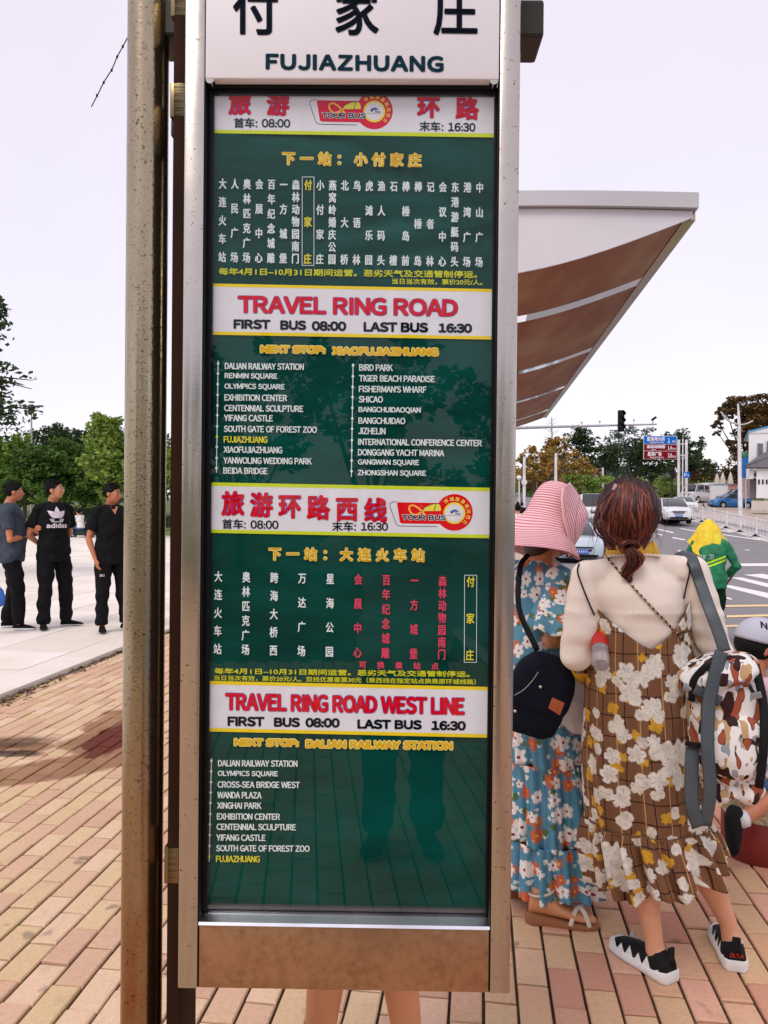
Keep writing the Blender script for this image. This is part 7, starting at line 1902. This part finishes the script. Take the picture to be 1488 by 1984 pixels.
for i in range(1, n_): Ls.append(Ls[-1]+(pp[i]-pp[i-1]).length)
for i, p_ in enumerate(pp):
    ring = []; ur = []
    for j_ in range(97):
        th = 2*pi*j_/96; r, z = p_.x, p_.y; br = sstep(.10, .17, r)
        lf = max(0, cos(th-0.15))            # towards the right of the picture the brim is bent down short
        r2 = r*(1-.50*br*lf)*(1+.10*br*max(0, -cos(th))); z2 = z+.0*lf-.035*br*max(0, -sin(th+.5))+.012*br*sin(3*th)
        ring.append(hc2+HX @ Vector((cos(th)*r2, sin(th)*r2*.95, z2))); ur.append((th/6.28, Ls[i]/.0105))
    rr.append(ring); uvr.append(ur)
o = gridmesh(rr, uvr).build('crown_and_brim', hatm, HT, smooth=True, recalc=False); md = o.modifiers.new('thick', 'SOLIDIFY'); md.thickness = .002
A_ = smooth_path([(1091, 946, 2.80), (1089, 968, 2.77), (1092, 1000, 2.755), (1099, 1030, 2.75), (1105, 1058, 2.76), (1103, 1078, 2.78)], 5)
B_ = smooth_path([(1104, 934, 2.86), (1116, 950, 2.90), (1130, 975, 2.92), (1140, 998, 2.93), (1130, 1028, 2.90), (1112, 1060, 2.85)], 5)
rr = []; uvr = []
for i in range(17):
    q1 = i/16; ring = []; ur = []
    for k_ in range(len(A_)):
        a, c = A_[k_], B_[k_]; x, y, Y = a.lerp(c, q1); ring.append(W(x+3*sin(pi*q1)*0, y, Y-.025*sin(pi*q1))); ur.append((k_/20, q1*11+.3))
    rr.append(ring); uvr.append(ur)
o = gridmesh(rr, uvr).build('turned_up_brim', hatm, HT, smooth=True, recalc=False); md = o.modifiers.new('thick', 'SOLIDIFY'); md.thickness = .002
b = MB(); b.tube([W(p_.x, p_.y, p_.z) for p_ in A_], .0035, 8); b.build('brim_edge', hatm, HT, smooth=True)
# navy bucket bag at her hip
c3 = W(1042, 1345, 2.70); NB_ = thing('shoulder_bag', 'navy canvas shoulder bag with an orange leather patch on the hip of the hat woman', 'bag', c3)
navyc = mat('navy_canvas', (.006, .008, .016), .85, bump=.3, bscale=120); R3 = Matrix.Rotation(radians(22), 3, 'Y')
b = MB(); bag(b, c3, .108, .046, .148, n=3.1, seed=3, R=R3, amp=.006); b.build('bag_body', navyc, NB_, smooth=True)
b = MB(); bag(b, c3+R3 @ Vector((0, -.010, .030)), .112, .048, .102, n=3.2, seed=5, R=R3, amp=.004); b.build('flap', navyc, NB_, smooth=True)
bvn = bvh_of([c for c in NB_.children if c.name.startswith('flap')][0], [c for c in NB_.children if c.name.startswith('bag_body')][0])
b = MB(); b.add([on_surf(bvn, x, y, .006, 2.64) for x, y in ((1062, 1372), (1070, 1351), (1094, 1362), (1085, 1386))], [(0, 1, 2, 3)]); b.build('leather_patch', mat('orange_leather', (.42, .10, .03), .6), NB_)
for x, y in ((1047, 1331), (998, 1378)): b = MB(); b.ell(on_surf(bvn, x, y, .003, 2.64), (.006, .004, .006), 12, 6); b.build('snap_button', mat('snap_metal', (.7, .65, .55), .25, 1), NB_, smooth=True)
b = MB(); b.tube(smooth_path([on_surf(bvn, x, y, .002, 2.64) for x, y in ((997, 1347), (1015, 1336), (1032, 1318), (1043, 1302))], 4), .0013, 5); b.build('piping', mat('pale_piping', (.4, .4, .42), .6), NB_)
b = MB(); ribbon(b, [c3+R3 @ Vector((-.06, 0, .14)), W(1006, 1180, 2.74), W(1008, 1100, 2.80), W(1024, 1074, 2.88)], .010, .002, Vector((1, 0, 0))); b.build('shoulder_strap', blackp, NB_, smooth=True)
t = thing('phone', 'dark red phone case held up by the hat woman', 'phone', f2.j('wrR')); b = MB(); b.box(f2.j('wrR')+Vector((.035, .06, .07)), (.075, .010, .145), Matrix.Rotation(radians(28), 3, 'Y')); b.build('case', mat('case_red', (.10, .012, .012), .4), t, bevel=.004)

# ------------------------------------------------------------------ boy in the grey cap, sitting on the drum
H = 1.25; BL_ = Vector((1.575, 3.38, 0))
f3 = Fig(BL_, radians(-82), H, .95, head=(.0, .08, .925), neck=(0, .05, .82), chest=(0, .02, .66), waist=(0, .0, .50), pelvis=(0, -.02, .38), shR=(.13, .03, .76), shL=(-.13, .03, .76), elR=(.16, .12, .58), elL=(-.16, .12, .58), wrR=(.10, .26, .52), wrL=(-.10, .26, .52),
         hiR=(.06, -.02, .40), hiL=(-.06, -.02, .40), knR=(.10, .24, .40), knL=(-.08, .28, .40), anR=(.15, -.105, .215), anL=(-.08, .20, .06), toL=(-.08, .3, .02), _hy=radians(-5), _hp=radians(-12))
BY = thing('person', 'boy in pale grey cap and denim shorts seated on the red drum', 'boy', BL_)
b = MB(); P3 = f3.P
for (a_, m_, c_, r1, r2, r3) in (('shR', 'elR', 'wrR', .034, .030, .022), ('shL', 'elL', 'wrL', .034, .030, .022), ('hiR', 'knR', 'anR', .062, .050, .027), ('hiL', 'knL', 'anL', .062, .045, .030)): limb(b, f3, a_, m_, c_, r1, r2, r3, 14, 1.05)
rr = []
for z, a, c_, y in ((.34, .10, .08, -.02), (.42, .115, .085, -.015), (.52, .10, .075, 0), (.64, .11, .078, .02), (.74, .115, .07, .03), (.79, .06, .045, .04), (.84, .035, .035, .05)): rr.append([P3((cos(t_)*a, y+sin(t_)*c_, z)) for t_ in [2*pi*i/22 for i in range(22)]])
b.rings(rr, True, True)
for s_ in 'RL': hand(b, f3, 'wr'+s_, 'el'+s_, 1 if s_ == 'R' else -1, .7)
f3h = f3.H; f3.H = 1.60; head_parts(b, f3); q3_ = f3.q
bodyb = link('body', fuse(b, .007, 3), skin_t, BY, smooth=True); face_bits(f3, bodyb); b = MB(); b.ell(q3_(0, -.02, .0), (.079, .094, .075), 22, 12, f3.HR); b.build('hair', hairb, bodyb, smooth=True)
b = MB(); rr = []
for z, a, c_, y in ((.40, .125, .095, -.015), (.52, .118, .090, 0), (.64, .125, .092, .02), (.745, .125, .082, .03), (.79, .07, .055, .04)): rr.append([P3((cos(t_)*a, y+sin(t_)*c_, z)) for t_ in [2*pi*i/22 for i in range(22)]])
b.rings(rr, True, True)
for s_ in 'RL': A, E = f3.j('sh'+s_), f3.j('el'+s_); b.tube([A, A.lerp(E, .6)], [.045, .055], 14); b.ell(A, (.045,)*3, 12, 8)
me = fuse(b, .008, 4); vnoise(me, .012, (12, 12, 14)); link('shirt', me, mat('pink_grey_tee', (.50, .34, .36), .8), BY, smooth=True)
b = MB(); rr = []
for z, a, c_, y in ((.32, .12, .095, -.02), (.42, .128, .10, -.015), (.47, .118, .09, -.01)): rr.append([P3((cos(t_)*a, y+sin(t_)*c_, z)) for t_ in [2*pi*i/22 for i in range(22)]])
b.rings(rr, True, True)
for s_ in 'RL': A, E = f3.j('hi'+s_), f3.j('kn'+s_); b.tube([A, A.lerp(E, .6), A.lerp(E, .98)], [.085, .080, .076], 18); b.ell(A, (.085,)*3, 14, 8)
me = fuse(b, .008, 4); vnoise(me, .014, (14, 14, 14))
den = NT('denim_blue'); _o = den.tc('Object'); den.bump(den.noise(_o, 40, 3), .4, .004); den = den.fin(den.mix(den.mapr(den.noise(_o, 14, 4), .35, .65), (.012, .055, .17), (.10, .24, .46)), .8); link('denim_shorts', me, den, BY, smooth=True)
# the raised foot, toe pointing down
A = f3.j('anR'); d = Vector((-.10, -.02, -.86)).normalized(); w = Vector((0, 1, 0)); nn = d.cross(w).normalized(); b = MB(); rr = []
for y, hw, hz, off in ((-.045, .024, .022, 0), (-.03, .032, .032, .0), (0, .034, .040, .0), (.05, .036, .036, .004), (.10, .040, .028, .008), (.135, .036, .020, .010), (.155, .016, .010, .012)):
    rr.append([A+Vector((-.02, 0, .02))+d*y+nn*off+w*cos(t_)*hw+nn*sin(t_)*hz for t_ in [2*pi*i/20 for i in range(20)]])
b.rings(rr, True, True); sb_ = b.build('shoe', shb, BY, smooth=True)
b = MB(); b.tube([A+Vector((.035, 0, .018)), A+Vector((-.005, 0, .01))], [.033, .037], 16); b.build('sock', solew, BY, smooth=True)
b = MB(); shoe(b, f3, 'anL', 'toL', k=.85); b.build('shoe', shb, BY, smooth=True)
# cap
capm = NT('grey_cap_cloth'); _o = capm.tc('Object'); capm.bump(capm.noise(_o, 16, 4), .5, .01); capm = capm.fin(capm.mix(capm.noise(_o, 9, 3), (.42, .42, .50), (.52, .52, .60)), .8)
q3 = f3.q; HR3 = f3.HR; CP = thing('baseball_cap', 'pale grey baseball cap with a black letter on the boy', 'cap', f3.hc)
b = MB(); rr = []
for i in range(15):
    a = -.12+(pi/2+.12)*i/14; rr.append([q3(0, -.01, .030)+HR3 @ Vector((cos(t_)*cos(a)*.088*(1+.012*cos(6*t_)*sin(2*a)), sin(t_)*cos(a)*.104, sin(a)*.094)) for t_ in [2*pi*k_/48 for k_ in range(48)]])
b.rings(rr, True, True); crn = b.build('crown', capm, CP, smooth=True)
b = MB(); top = []; bot = []
for i in range(17):
    t_ = lerp(.12, pi-.12, i/16); inner = q3(cos(t_)*.078, -.01+sin(t_)*.094, .026); outer = q3(cos(t_)*.082, .00+.085+sin(t_)*.088, .004-.020*abs(cos(t_))**2)
    top.append([inner, inner.lerp(outer, .5)+Vector((0, 0, .004)), outer]); bot.append([inner-Vector((0, 0, .004)), inner.lerp(outer, .5)-Vector((0, 0, .001)), outer-Vector((0, 0, .004))])
b.rings([t1_+list(reversed(b1_)) for t1_, b1_ in zip(top, bot)], True, True); b.build('peak', capm, CP, smooth='auto')
b = MB(); b.ell(q3(0, -.01, .1245), (.007, .007, .004), 10, 6); b.build('button', capm, crn, smooth=True)
for a0, z_ in ((-.9, .55), (-1.3, .7)): b = MB(); b.ell(q3(0, -.01, .030)+HR3 @ Vector((cos(pi/2+a0)*cos(z_)*.089, sin(pi/2+a0)*cos(z_)*.105, sin(z_)*.095)), (.003, .003, .003), 8, 6); b.build('eyelet', blackp, crn)
bvc = bvh_of(crn); b = MB(); vs, fs = outline('N', 1.0, True); x1 = max(v.x for v in vs)
for ox, oy, _ in dirs(.9)[:5]: b.add([on_surf(bvc, 1474+(v.x/x1)*13+ox-v.y*2, 1215-v.y*16+oy+(v.x/x1)*4, .002, 3.3) for v in vs], fs)
b.build('cap_letter', blackp, crn, recalc=False)
